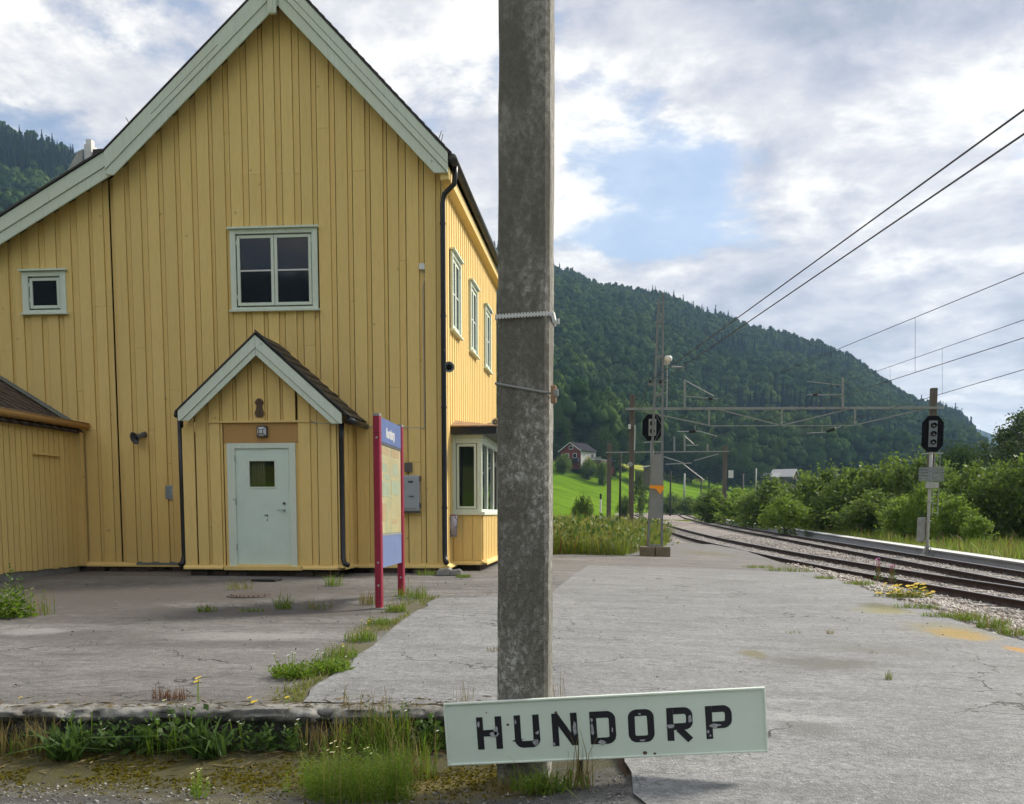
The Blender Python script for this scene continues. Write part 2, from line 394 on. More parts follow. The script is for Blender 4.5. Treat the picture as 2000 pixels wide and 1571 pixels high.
def vnoise(x, y, sc, seed=0):
    """smooth value noise on arrays"""
    x = np.asarray(x, float) / sc; y = np.asarray(y, float) / sc
    xi = np.floor(x).astype(int); yi = np.floor(y).astype(int); xf = x - xi; yf = y - yi
    def h(a, b):
        n = (a * 374761393 + b * 668265263 + seed * 1442695041) & 0x7fffffff
        n = ((n ^ (n >> 13)) * 1274126177) & 0x7fffffff
        return ((n ^ (n >> 16)) & 0xffff) / 65535.0
    u = xf * xf * (3 - 2 * xf); v = yf * yf * (3 - 2 * yf)
    return (h(xi, yi) * (1 - u) + h(xi + 1, yi) * u) * (1 - v) + (h(xi, yi + 1) * (1 - u) + h(xi + 1, yi + 1) * u) * v
# ================================================================== SETTING
def smooth_curve(pts, lo, hi, step=1.0, win=9):
    ys = np.arange(lo - 30, hi + 30, step)
    xs = np.interp(ys, [p[0] for p in pts], [p[1] for p in pts])
    k = np.ones(win) / win
    for _ in range(3): xs = np.convolve(np.pad(xs, win // 2, 'edge'), k, 'valid')
    return ys, xs
C1P = [(-20, 9.5), (5, 9.3), (13, 8.6), (18.7, 7.85), (21, 7.5), (25, 6.95), (31.6, 6.2), (39, 5.65), (55, 4.75), (80, 4.3), (109, 4.15), (155, 3.95), (208, 3.6), (260, 2.6), (300, 2.6), (353, 5.2), (396, 11), (440, 19), (500, 33)]
C2P = [(-20, 9.55), (75, 9.5), (102, 9.8), (157, 11.5), (208, 13.9), (276, 19.3), (353, 28), (448, 41), (520, 53)]
_c1 = smooth_curve(C1P, -20, 480); _c2 = smooth_curve(C2P, -20, 500)
def c1(y): return np.interp(y, _c1[0], _c1[1])
def c2(y): return np.interp(y, _c2[0], _c2[1])
def zr(y): return -0.12 + 0.0065 * np.clip(y, 0, 460)      # rail top
def ykerb(x): return 6.0 + 0.1 * (x + 3.82)
def zp(x, y):                                              # platform surface
    x = np.asarray(x, float); y = np.asarray(y, float)
    z = np.where(y > 6.3, 0.26 + (np.minimum(y, 18.6) - 6.3) * 0.0117, np.maximum(0.26 - (6.3 - y) * 0.08, 0.05))
    z = z - 0.025 * np.maximum(0, x + 1)
    z = z - np.clip((y - 24) / 13, 0, 1) * 0.13 * np.clip((x - 1.5) / 2.5, 0, 1)
    return z + (vnoise(x, y, 1.7, 3) - 0.5) * 0.018

# --- hills: heights by compass direction seen from the station
def az_u(u): return math.degrees(math.atan((u - 1000) / 2000.0)) - 5.57
TAB = [(-180, 150, 300, 8, 400, 20), (-60, 200, 320, 18, 350, 25), (az_u(1080), 262, 328, 17.4, 352, 23), (az_u(1200), 284, 345, 15.6, 375, 22),
       (az_u(1300), 300, 400, 14.2, 425, 20), (az_u(1400), 315, 425, 12.6, 448, 18), (az_u(1500), 325, 435, 11, 462, 17), (az_u(1750), 350, 450, 8, 500, 16),
       (az_u(2000), 380, 480, 7, 600, 13), (60, 300, 500, 4, 900, 10), (180, 150, 300, 8, 400, 20)]
RID = [(0, 232, 1000), (50, 240, 1000), (100, 256, 1000), (170, 290, 1000), (400, 345, 1020), (700, 405, 1050), (945, 465, 1080), (1080, 517, 1100), (1160, 548, 1100), (1290, 572, 1120),
       (1380, 612, 1130), (1460, 640, 1140), (1540, 657, 1150), (1590, 666, 1150), (1650, 692, 1160), (1700, 727, 1170), (1760, 764, 1180), (1820, 788, 1200), (1860, 802, 1220), (1885, 830, 1240),
       (1905, 872, 1250), (1925, 920, 1260), (1950, 950, 1260), (2000, 965, 1260)]
RT = [(-180, 1200, 260), (-110, 1100, 300), (-60, 1000, 345)]
for u, v, D in RID:
    r_ = ray(u, v); RT.append((az_u(u), D, 1.5 + D * r_.z / math.hypot(r_.x, r_.y) - 12))
RT += [(45, 1500, 20), (70, 1700, 120), (120, 1400, 240), (180, 1200, 260)]
TA = np.array(TAB, float); RA = np.array(RT, float)
def terrain(x, y):
    x = np.asarray(x, float); y = np.asarray(y, float)
    r = np.hypot(x, y); az = np.degrees(np.arctan2(x, y))
    r0, r1, z1, db, zb = [np.interp(az, TA[:, 0], TA[:, i]) for i in range(1, 6)]
    dr = np.interp(az, RA[:, 0], RA[:, 1]); zrg = np.interp(az, RA[:, 0], RA[:, 2])
    base = -0.42 + 0.0065 * np.clip(y, 0, 460)
    z = base + np.clip((r - r0) / (r1 - r0), 0, 1) * (z1 - base)
    z = z + np.clip((r - r1) / (db - r1), 0, 1) * (zb - z1)
    t = np.clip((r - db) / (dr - db), 0, 1)
    z = z + (zrg - zb) * t ** 1.05 + np.minimum(t * 4, 1) * (1 - t * 0.8) * ((vnoise(x, y, 140, 1) - 0.5) * 26 + (vnoise(x, y, 45, 2) - 0.5) * 9)
    z = z - np.clip((r - dr) / 1500, 0, 1) * 0.7 * np.maximum(zrg, 0)
    return z + np.clip((r - 40) / 60, 0, 1) * (vnoise(x, y, 22, 5) - 0.5) * 0.8

def m_field():
    m = NB('field_grass'); p = m.pos()
    a = m.noise(p, 0.09, 5, 0.6, (0.35, 1.6, 1)); b = m.noise(p, 0.34, 6, 0.72, (0.3, 1.0, 1))
    k = m.mix(m.mr(a, 0.35, 0.65), (0.095, 0.185, 0.012), (0.16, 0.26, 0.018)); k = m.mix(m.mr(b, 0.46, 0.64, 0, 0.55), k, (0.06, 0.13, 0.01))
    m.col(k); m.rough(1.0); m.b.inputs['Specular IOR Level'].default_value = 0.0; m.bump(b, 0.6, 0.4)
    return m.m
def m_verge():
    m = NB('verge_soil_and_grass'); p = m.pos()
    a = m.noise(p, 0.25, 6, 0.65); b = m.noise(p, 2.2, 6, 0.7)
    k = m.mix(m.mr(a, 0.35, 0.65), (0.08, 0.115, 0.02), (0.16, 0.175, 0.045)); k = m.mix(m.mr(b, 0.45, 0.75, 0, 0.6), k, (0.05, 0.06, 0.02))
    m.col(k); m.rough(1.0); m.b.inputs['Specular IOR Level'].default_value = 0.0; m.bump(b, 0.6, 0.1); return m.m
def m_floor():
    m = NB('forest_floor'); p = m.pos()
    k = m.mix(m.noise(p, 0.02, 5, 0.6), (0.018, 0.030, 0.016), (0.036, 0.055, 0.022)); m.col(k); m.rough(1.0); m.b.inputs['Specular IOR Level'].default_value = 0.0; m.bump(m.noise(p, 0.12, 5, 0.7), 1.0, 4.0); return m.m
M_FIELD, M_VERGE, M_FLOOR = m_field(), m_verge(), m_floor()
rr = 2.0 * 1.048 ** np.arange(0, 165); aa = np.radians(np.arange(0, 360, 1.0))
GX = np.outer(rr, np.sin(aa)); GY = np.outer(rr, np.cos(aa)); GZ = terrain(GX, GY)
nA = len(aa); V = np.stack([GX, GY, GZ], -1).reshape(-1, 3)
V = np.vstack([V, [[0, 0, float(terrain(0.0, 0.1))]]])
ii, jj = np.meshgrid(np.arange(len(rr) - 1), np.arange(nA), indexing='ij'); ii = ii.ravel(); jj = jj.ravel(); j2 = (jj + 1) % nA
Fq = np.stack([ii * nA + jj, (ii + 1) * nA + jj, (ii + 1) * nA + j2, ii * nA + j2], -1)
me = npmesh('ground', V, Fq)
cr = rr[ii] * 1.02; ca = (np.degrees(aa[jj]) + 180.5) % 360 - 180
tr0 = np.interp(ca, TA[:, 0], TA[:, 1]); tr1 = np.interp(ca, TA[:, 0], TA[:, 2]); tdb = np.interp(ca, TA[:, 0], TA[:, 4])
mid = np.where(cr > tdb - 5, 2, np.where((cr > np.minimum(tr0 - 60, 230)) & (cr < tr1 + 6), 1, 0))
g = link('ground', me, [M_VERGE, M_FIELD, M_FLOOR], None, True)
g.data.polygons.foreach_set('material_index', mid.astype(np.int32)); struct(g)

# --- blue mountain at the end of the valley
def mount(x, y):
    t = (x - 500) / 1200.0; e = np.exp(-((y - 3300) / 500.0) ** 2)
    return 445 * np.clip(1 - t, .0, .86) ** 1.05 * e + 42 * e + (vnoise(x, y, 190, 8) - 0.5) * 40 * e - 8
mt = link('mountain', gridmesh('mountain', np.linspace(-300, 2900, 120), np.linspace(2200, 4300, 60), mount), M_FLOOR, None, True); struct(mt)

# --- asphalt
def asphalt(name, c, dark, light, streak, agg=0.35, patches=None, dk=0.5, mott=0.3):
    m = NB(name); p = m.pos()
    st = m.noise(p, 1.0, 7, 0.68, streak); big = m.noise(p, 0.45, 5, 0.6); fine = m.noise(p, 42, 5, 0.75); sp = m.vor(p, 75)
    mid = m.noise(p, 7, 6, 0.7, (0.8, 1.3, 1)); gr = m.noise(p, 24, 4, 0.8, (0.8, 1.1, 1)); sel = m.noise(p, 5, 3, .6)
    k = m.mix(m.mr(st, 0.34, 0.66), dark, light); k = m.mix(m.mr(big, 0.40, 0.66, 0, dk), k, c)
    k = m.mix(m.mr(mid, 0.50, 0.68, 0, 0.75), k, tuple(x * .8 for x in dark)); k = m.mix(m.mr(m.noise(p, 2.6, 7, .72, (.7, 1.5, 1)), .54, .66, 0, .6), k, tuple(x * .75 for x in dark))
    k = m.mix(m.mr(gr, 0.50, 0.66, 0, .3 + agg * .8), k, tuple(x * 0.42 for x in c))
    k = m.mix(m.mr(gr, 0.44, 0.32, 0, .25 + agg * .7), k, tuple(min(1, x * 1.55) for x in c))
    k = m.mix(m.mr(fine, 0.45, 0.68, 0, agg), k, tuple(x * 0.35 for x in c))
    k = m.mix(m.math('MULTIPLY', m.mr(m.vor(p, 38), 0.20, 0.10), m.mr(sel, .45, .6, 0, agg * 1.6)), k, tuple(min(1, x * 2.1) for x in c))
    wv = m.n('ShaderNodeVectorMath'); wv.operation = 'ADD'; m.l(p, wv.inputs[0])
    nz = m.n('ShaderNodeTexNoise'); m.l(p, nz.inputs['Vector']); nz.inputs['Scale'].default_value = 1.6; nz.inputs['Detail'].default_value = 6
    sc = m.n('ShaderNodeVectorMath'); sc.operation = 'SCALE'; m.l(nz.outputs['Color'], sc.inputs[0]); sc.inputs['Scale'].default_value = 1.1; m.l(sc.outputs[0], wv.inputs[1])
    ck = m.vor(wv.outputs[0], 0.55, 'DISTANCE_TO_EDGE')
    crack = m.math('MULTIPLY', m.mr(ck, 0.0062, 0.002), m.mr(big, 0.46, 0.56, 0, .9))
    k = m.mix(crack, k, (0.03, 0.027, 0.022))
    for (cx, cy, rx, ry, rot, colr, amt) in (patches or []):
        k = m.mix(m.math('MULTIPLY', m.ell(p, cx, cy, rx, ry, rot, 0.55, m.noise(p, 5, 6, 0.7)), amt), k, colr)
    k = m.mix(m.mr(m.noise(p, 13, 7, .76), .50, .66, 0, mott), k, tuple(x * .5 for x in dark))
    m.col(k); m.rough(m.mr(st, 0.3, 0.7, 0.72, 0.9))
    h = m.math('ADD', m.math('MULTIPLY', fine, 0.5), m.math('SUBTRACT', m.math('MULTIPLY', sp, 0.6), m.math('MULTIPLY', crack, 2.0)))
    m.bump(h, 0.55, 0.012)
    return m.m
def patch(u, v, ru, rv, z, colr, amt, rot=0.0):
    """an irregular stain of half-size ru, rv pixels around a point on the platform"""
    p = onz(u, v, z); a = onz(u + ru, v, z); b = onz(u, v - rv, z); c = onz(u, v + rv, z)
    return (p.x, p.y, abs(a.x - p.x), abs(b.y - c.y) / 2, rot, colr, amt)
MOSSY = (0.24, 0.16, 0.02)
pat = [patch(1872, 1246, 62, 15, .17, (0.42, 0.24, 0.03), 0.95), patch(1850, 1240, 95, 22, .17, (0.22, 0.19, 0.07), 0.55), patch(1985, 1279, 26, 8, .15, (0.42, 0.22, 0.03), 0.9),
       patch(1725, 1196, 52, 9, .18, (0.10, 0.10, 0.035), 0.9), patch(1725, 1203, 70, 8, .18, (0.23, 0.21, 0.05), 0.6),
       patch(1600, 1302, 150, 16, .2, (0.115, 0.11, 0.10), 0.85), patch(1470, 1287, 32, 11, .2, (0.15, 0.13, 0.05), 0.75), patch(1700, 1275, 150, 9, .2, (0.15, 0.145, 0.135), 0.7),
       patch(1580, 1440, 75, 16, .15, (0.14, 0.14, 0.135), 0.75), patch(1560, 1424, 120, 10, .15, (0.40, 0.40, 0.40), 0.4)]
ASPH_NEW = asphalt('grey_asphalt', (0.25, 0.252, 0.254), (0.168, 0.169, 0.170), (0.33, 0.332, 0.335), (0.75, 2.4, 1), 0.6, pat, 0.3)
pat2 = [patch(u, v, ru, rv, .39, (0.075, 0.066, 0.060), a) for u, v, ru, rv, a in ((150, 1160, 420, 34, .9), (470, 1150, 360, 26, .85), (330, 1188, 450, 18, .75), (600, 1182, 260, 16, .8), (100, 1225, 320, 14, .55), (420, 1240, 300, 9, .5), (250, 1330, 260, 20, .4))]
pat2 += [patch(u, v, ru, rv, .32, (0.085, 0.078, 0.028), .85) for u, v, ru, rv in ((600, 1338, 90, 26), (650, 1300, 80, 24), (700, 1262, 70, 20), (750, 1222, 60, 17), (800, 1188, 60, 14), (560, 1365, 60, 12), (380, 1372, 300, 9))]
pat2 += [patch(60, 1225, 90, 8, .35, (0.32, 0.31, 0.30), .6), patch(480, 1235, 200, 9, .35, (0.30, 0.29, 0.28), .5), patch(1380, 1072, 70, 6, .4, (0.12, 0.11, 0.04), .6)]
ASPH_OLD = asphalt('old_asphalt', (0.185, 0.176, 0.166), (0.092, 0.085, 0.080), (0.285, 0.273, 0.258), (0.6, 2.2, 1), 0.5, pat2, 0.5)
SOIL = asphalt('gravelly_soil', (0.13, 0.125, 0.12), (0.06, 0.056, 0.052), (0.24, 0.235, 0.225), (1.2, 1.6, 1), 0.75,
               [(-2.6, 5.72, 4.2, 0.85, 0.03, (0.055, 0.049, 0.007), 1.0), (-0.95, 5.35, 0.8, 0.4, 0.1, (0.11, 0.085, 0.015), 0.9), (-2.0, 5.05, 0.55, 0.12, 0.0, (0.10, 0.085, 0.03), 0.7),
                (-2.9, 5.0, 0.5, 0.1, 0.0, (0.05, 0.045, 0.042), 0.8), (-0.75, 4.9, 0.35, 0.3, 0.0, (0.04, 0.04, 0.038), 0.6)], 0.3, 0.75)
def xright(y):
    y = np.asarray(y, float)
    return np.where(y < 24, 4.2 + (vnoise(y, y * 0, 0.9, 4) - 0.5) * 0.16, np.minimum(4.2 + (y - 24) * 0.05, c1(y) - 0.83))
def sheet(name, mat, ts, ys, xl, xr, dz):
    T, Yg = np.meshgrid(ts, ys); X = xl(Yg) + (xr(Yg) - xl(Yg)) * T; Z = zp(X, Yg) + dz
    Vv = np.stack([X, Yg, Z], -1).reshape(-1, 3); n = len(ts); m = len(ys)
    i = (np.arange(m - 1)[:, None] * n + np.arange(n - 1)[None]).ravel()
    return link(name, npmesh(name, Vv, np.stack([i, i + 1, i + 1 + n, i + n], -1)), mat, None, True)
# old asphalt from the kerb back to the buildings and on along the tracks
xs = np.linspace(-14, 0.0, 70); ts = np.linspace(0, 1, 60)
Xg = np.repeat(xs[None], 60, 0); Yg = ykerb(Xg) + 0.10 + (42 - ykerb(Xg)) * (ts[:, None] ** 1.6); Zg = zp(Xg, Yg)
i = (np.arange(59)[:, None] * 70 + np.arange(69)[None]).ravel()
struct(link('platform', npmesh('platform', np.stack([Xg, Yg, Zg], -1).reshape(-1, 3), np.stack([i, i + 1, i + 71, i + 70], -1)), ASPH_OLD, None, True))
struct(sheet('platform', ASPH_OLD, np.linspace(0, 1, 30), np.concatenate([np.linspace(6.4, 24, 60), np.linspace(24.6, 46, 40)]), lambda y: 0 * y, xright, 0))
# newer grey asphalt laid over it, and running forward past the sign
pL0, pL1 = onz(585, 1372, .26), onz(860, 1168, .33)
def xl_new(y): return np.where(y < 13.6, np.interp(y, [pL0.y, pL1.y], [pL0.x, pL1.x]) + (vnoise(y, y * 0, 0.5, 9) - .5) * .08, np.interp(y, [13.6, 14.2, 21.5], [pL1.x, -0.9, -0.5]))
struct(sheet('asphalt_pavement', ASPH_NEW, np.linspace(0, 1, 40), np.linspace(6.46, 21.6, 70), xl_new, lambda y: xright(y) - 0.05, 0.012))
def xcrack(y): return (6.4 - y) * 0.1 + 0.0 + (vnoise(y * 1.0, y * 0, 0.16, 6) - .5) * .06
struct(sheet('asphalt_pavement', ASPH_NEW, np.linspace(0, 1, 40), np.concatenate([np.linspace(-22, -3.2, 30), np.linspace(-3, 6.47, 120)]), xcrack, lambda y: 4.15 + 0 * y, 0.012))
gap = MB(); yy_ = np.linspace(3.6, 6.3, 60)                         # dark earth in the gap beside it
gap.add([(float(xcrack(y)) + s * .03, y, float(zp(xcrack(y), y)) - .02) for y in yy_ for s in (-1, 1)], [(2 * k, 2 * k + 1, 2 * k + 3, 2 * k + 2) for k in range(59)])
struct(gap.build('earth_gap', simple('rusty_earth', (0.06, 0.035, 0.02), 0.95, 0.4, 12)))
# lower ground in front of the kerb
def zlow(x, y): return 0.0 + np.clip((x + 0.75) / 0.9, 0, 1) * np.clip(0.135 + (y - 5.2) * 0.07, 0.02, .2) + (vnoise(x, y, 0.5, 12) - 0.5) * 0.03 + (vnoise(x, y, 0.12, 13) - 0.5) * 0.008 + np.clip((y - 5.75) / .3, 0, 1) * .03
struct(link('lower_ground', gridmesh('lower_ground', np.concatenate([np.linspace(-26, -9.2, 24), np.linspace(-9, 0.45, 150)]), np.concatenate([np.linspace(-24, -2.6, 24), np.linspace(-2.5, 6.45, 120)]), zlow), SOIL, None, True))
# kerb edge
KERBM = NB('lichen_concrete'); p_ = KERBM.pos(); a_ = KERBM.noise(p_, 5, 8, 0.7); b_ = KERBM.noise(p_, 1.2, 5, 0.6)
k_ = KERBM.mix(KERBM.mr(a_, 0.4, 0.62), (0.14, 0.13, 0.115), (0.34, 0.335, 0.31)); k_ = KERBM.mix(KERBM.mr(b_, 0.5, 0.62, 0, .7), k_, (0.10, 0.095, 0.08))
k_ = KERBM.mix(KERBM.mr(KERBM.noise(p_, 14, 6, .7), 0.6, 0.7, 0, .8), k_, (0.055, 0.06, 0.045))
KERBM.col(k_); KERBM.rough(0.92); KERBM.bump(KERBM.noise(p_, 22, 8, .75), 0.9, 0.015)
KERBF = NB('dark_kerb_face'); p_ = KERBF.pos(); a_ = KERBF.noise(p_, 7, 8, 0.72); b_ = KERBF.noise(p_, 2.2, 5, 0.6)  # front face of the kerb, darker overall than its top
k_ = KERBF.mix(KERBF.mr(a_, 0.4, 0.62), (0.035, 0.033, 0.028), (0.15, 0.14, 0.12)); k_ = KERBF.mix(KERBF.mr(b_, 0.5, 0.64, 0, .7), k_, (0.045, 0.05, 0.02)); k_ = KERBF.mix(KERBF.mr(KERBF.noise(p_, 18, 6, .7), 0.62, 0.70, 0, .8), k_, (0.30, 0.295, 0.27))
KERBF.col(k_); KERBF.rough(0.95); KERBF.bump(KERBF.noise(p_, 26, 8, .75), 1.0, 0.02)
kx = np.linspace(-9, 0.02, 620); prof = [(0.34, 0.245), (0.26, 0.262), (0.18, 0.270), (0.10, 0.272), (0.055, 0.268), (0.03, 0.262), (0.008, 0.25), (0.0, 0.232), (0.0, 0.205), (0.02, 0.18), (0.035, 0.15), (0.045, 0.12), (0.05, 0.09), (0.045, 0.05), (0.03, 0.0), (0.02, -0.1)]
Vk = []; chip = np.maximum(0, vnoise(kx, kx * 0, 0.30, 35) + .6 * vnoise(kx, kx * 0, 0.09, 36) - 1.0)
for q, (dy, z) in enumerate(prof):
    w = (vnoise(kx, kx * 0 + q * .9, 0.24, 31) - .5) * 0.06 + (vnoise(kx, kx * 0 + q * .9, 0.09, 32) - .5) * 0.045 + (vnoise(kx, kx * 0 + q * 1.3, 0.035, 34) - .5) * 0.022
    wz = (vnoise(kx, kx * 0 + q * .5, 0.35, 33) - .5) * 0.02 + (vnoise(kx, kx * 0 + q, 0.06, 37) - .5) * 0.010
    e_k = 1.0 if q > 5 else (.5 if q > 3 else .1)
    Vk.append(np.stack([kx, ykerb(kx) + dy + w * e_k + (chip * .22 if 4 < q < 11 else 0), z + wz * (1 if 0 < q < 9 else 0) - (chip * .10 if 4 <= q < 8 else 0)], -1))
Vk = np.concatenate(Vk); n_ = len(kx); i = (np.arange(len(prof) - 1)[:, None] * n_ + np.arange(n_ - 1)[None]).ravel()
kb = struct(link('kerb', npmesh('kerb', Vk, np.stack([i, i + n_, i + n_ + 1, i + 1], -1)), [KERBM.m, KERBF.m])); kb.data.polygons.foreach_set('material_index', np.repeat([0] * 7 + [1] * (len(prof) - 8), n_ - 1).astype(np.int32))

# --- ballast and tracks
def m_ballast():
    m = NB('ballast_bed'); p = m.pos(); a = m.vor(p, 17); b = m.noise(p, 0.22, 4, .6); c = m.noise(p, 9, 5, .7)
    k = m.mix(m.mr(a, 0.1, 0.6), (0.50, 0.45, 0.41), (0.19, 0.165, 0.15)); k = m.mix(m.mr(b, 0.45, 0.62, 0, .6), k, (0.42, 0.32, 0.265)); k = m.mix(m.mr(c, .55, .75, 0, .5), k, (0.42, 0.39, 0.37))
    m.col(k); m.rough(0.9); m.bump(m.math('SUBTRACT', 1.0, a), 1.0, 0.05); return m.m
M_BAL = m_ballast()
def zbal(x, y):
    z = zr(y) - 0.165 + (vnoise(x, y, 0.35, 21) - .5) * 0.05
    near = np.clip((xright(y) + 2.0 - x) / 1.8, 0, 1) * (y < 26)
    z = z + near * np.maximum(0, (zp(4.15, np.minimum(y, 24)) - 0.03 - (zr(y) - .165)))
    sep_ = np.clip((c2(y) - c1(y) - 3.2) / 1.5, 0, 1)
    mid_ = np.exp(-((x - (c1(y) + c2(y)) / 2) / 0.8) ** 2) * sep_ * 0.10
    edge_ = np.clip((x - c2(y) - 1.35) / .6, 0, 1) * -0.12
    return z + mid_ + edge_
ys = np.concatenate([np.arange(2, 60, 0.33), np.arange(60, 130, 1.2), np.arange(130, 470, 4)]); ts = np.linspace(0, 1, 34)
Tg, Yg = np.meshgrid(ts, ys); xl_ = np.where(Yg < 46, xright(Yg) - 0.12, c1(Yg) - 2.3); xr_ = c2(Yg) + 2.0; Xg = xl_ + (xr_ - xl_) * Tg; Zg = zbal(Xg, Yg)
Zg = np.where(Yg > 46, Zg - np.clip((c1(Yg) - 1.5 - Xg), 0, 1) * 0.3, Zg)
i = (np.arange(len(ys) - 1)[:, None] * 34 + np.arange(33)[None]).ravel()
struct(link('ballast_bed', npmesh('ballast_bed', np.stack([Xg, Yg, Zg], -1).reshape(-1, 3), np.stack([i, i + 1, i + 35, i + 34], -1)), M_BAL, None, True))
# loose stones
NS = 42000
sy = 9 + (62 - 9) * RNG.random(NS) ** 1.7; sx = xright(sy) - 0.02 + (c2(sy) + 1.6 - xright(sy)) * RNG.random(NS)
keep = np.ones(NS, bool)
for cc in (c1, c2):
    for s_ in (-.75, .75): keep &= np.abs(sx - cc(sy) - s_) > 0.10
sx, sy = sx[keep], sy[keep]; ns = len(sx); sz = zbal(sx, sy)
ssz = 0.018 + 0.03 * RNG.random(ns)
octv = np.array([(1, 0, 0), (-1, 0, 0), (0, 1, 0), (0, -1, 0), (0, 0, 1), (0, 0, -1)], float)
octf = np.array([(0, 2, 4), (2, 1, 4), (1, 3, 4), (3, 0, 4), (2, 0, 5), (1, 2, 5), (3, 1, 5), (0, 3, 5)])
def rotz(V, a):
    c, s = np.cos(a), np.sin(a); return np.stack([V[..., 0] * c - V[..., 1] * s, V[..., 0] * s + V[..., 1] * c, V[..., 2]], -1)
def stones(P, size, flat=(0.75, 1.5)):
    n = len(P); Vs = octv[None] * (0.6 + 0.7 * RNG.random((n, 6, 1))) + RNG.normal(0, .28, (n, 6, 3))
    Vs = Vs * size[:, None, None]; Vs[..., 2] *= 0.7; Vs = rotz(Vs, RNG.random((n, 1)) * 6.28); Vs = Vs + P[:, None, :]
    Fs = octf[None] + (np.arange(n) * 6)[:, None, None]
    return Vs.reshape(-1, 3), Fs.reshape(-1, 3)
STONE = NB('ballast_stone'); STONE.col(STONE.mix(STONE.isl(), (0.22, 0.19, 0.17), (0.56, 0.53, 0.49))); STONE.rough(0.85); STONE = STONE.m
Vs, Fs = stones(np.stack([sx, sy, sz + .006], -1), ssz)
tag(link('ballast_stones', npmesh('ballast_stones', Vs, Fs), STONE), 'pale crushed ballast stones around the railway tracks', 'ballast', kind='stuff')
# loose bits on the lower ground and old asphalt
n_ = 9000; gx = -4.2 + 4.3 * RNG.random(n_); gy = 3.9 + 1.45 * RNG.random(n_); gs = 0.002 + 0.011 * RNG.random(n_) ** 4
n2_ = 900; gx2 = -9 + 13 * RNG.random(n2_); gy2 = 6.6 + 11.0 * RNG.random(n2_); gs2 = 0.004 + 0.012 * RNG.random(n2_) ** 3
Pg = np.concatenate([np.stack([gx, gy, zlow(gx, gy) + .002], -1), np.stack([gx2, gy2, zp(gx2, gy2) + .012], -1)])
Vs, Fs = stones(Pg, np.concatenate([gs, gs2]))
GRAV = NB('dull_gravel'); GRAV.col(GRAV.mix(GRAV.isl(), (0.07, 0.065, 0.06), (0.36, 0.345, 0.32))); GRAV.rough(0.9); GRAV = GRAV.m
tag(link('loose_gravel', npmesh('loose_gravel', Vs, Fs), GRAV), 'small loose gravel scattered over the broken asphalt', 'gravel', kind='stuff')

RAILD = simple('rusty_rail_steel', (0.045, 0.026, 0.020), 0.7, 0.4, 9, metal=0.2, dirt=((0.09, 0.05, 0.03), 12, .6))
RAILT = simple('polished_rail_steel', (0.42, 0.40, 0.39), 0.28, 0.1, 6, metal=0.9)
RAILT2 = simple('dull_rail_steel', (0.10, 0.075, 0.06), 0.5, 0.2, 6, metal=0.5)
SLEEP = simple('concrete_sleeper', (0.36, 0.34, 0.31), 0.85, 0.2, 7, bump=.3, dirt=((0.17, 0.12, 0.09), 6, .55))
PROF = [(-.065, -.160), (.065, -.160), (.065, -.148), (.012, -.128), (.010, -.045), (.035, -.036), (.035, -.006), (.028, 0), (-.028, 0), (-.035, -.006), (-.035, -.036), (-.010, -.045), (-.012, -.128), (-.065, -.148)]
def sweep_rail(cf, off, y0, y1, topm):
    ysr = np.concatenate([np.arange(y0, 60, .5), np.arange(60, y1, 2.0)]); Vr = []; n = len(PROF)
    xc = cf(ysr); dx = np.gradient(xc, ysr); nx = 1 / np.sqrt(1 + dx ** 2); ny = -dx * nx
    for a, z in PROF: Vr.append(np.stack([xc + (off + a) * nx, ysr + (off + a) * ny, zr(ysr) + z], -1))
    Vr = np.stack(Vr, 1); m = len(ysr); Fr = []; mi = []
    for k in range(n):
        i0 = np.arange(m - 1) * n
        Fr.append(np.stack([i0 + k, i0 + (k + 1) % n, i0 + n + (k + 1) % n, i0 + n + k], -1)); mi += [1 if k in (6, 7, 8) else 0] * (m - 1)
    return npmesh('rail', Vr.reshape(-1, 3), np.concatenate(Fr)), mi
sl_mesh = None
def track(label, cf, y0, y1, topm, ys0):
    global sl_mesh
    t = thing('railway_track', label, 'railway track', (float(cf(20)), 20, float(zr(20)) - .2), 'railway tracks')
    for off in (-.7525, .7525):
        me, mi = sweep_rail(cf, off, y0, y1, topm); link('rail', me, [RAILD, topm], t, False, mi)
    if sl_mesh is None:
        b = MB(); b.add([(-1.2, -.13, -.2), (1.2, -.13, -.2), (1.2, .13, -.2), (-1.2, .13, -.2), (-1.19, -.10, .0), (1.19, -.10, 0), (1.19, .10, 0), (-1.19, .10, 0)],
              [(0, 3, 2, 1), (4, 5, 6, 7), (0, 1, 5, 4), (1, 2, 6, 5), (2, 3, 7, 6), (3, 0, 4, 7)])
        sl_mesh = bpy.data.meshes.new('sleeper'); sl_mesh.from_pydata(b.v, [], b.f); sl_mesh.materials.append(SLEEP)
    clips = MB(); far = MB(); y = ys0
    while y < 150:
        x = float(cf(y)); a = math.atan(float(cf(y + .5) - cf(y - .5))); z = float(zr(y)) - .150
        if y < 62:
            o = bpy.data.objects.new('sleeper', sl_mesh); COL.objects.link(o); o.parent = t; o.location = Vector((x, y, z)) - t.location; o.rotation_euler = (0, 0, -a)
            for off in (-.7525, .7525):
                for s in (-1, 1):
                    px = x + off * math.cos(a) + s * .085; py = y - off * math.sin(a)
                    clips.tube([(px, py - .05, z + .012), (px - s * .03, py - .03, z + .055), (px + s * .02, py, z + .07), (px - s * .03, py + .03, z + .055), (px, py + .05, z + .012)], .012, 4)
        else:
            c, s = math.cos(a), math.sin(a)
            far.bar((x - 1.2 * c, y + 1.2 * s, z - .02), (x + 1.2 * c, y - 1.2 * s, z - .02), .22, .05)
        y += .6
    stuff(clips.build('rail_clips', RAILD, t)); stuff(far.build('far_sleepers', SLEEP, t))
    return t
track('railway track with rusty sides nearest the station platform', c1, 4.0, 470, RAILT, 9.2)
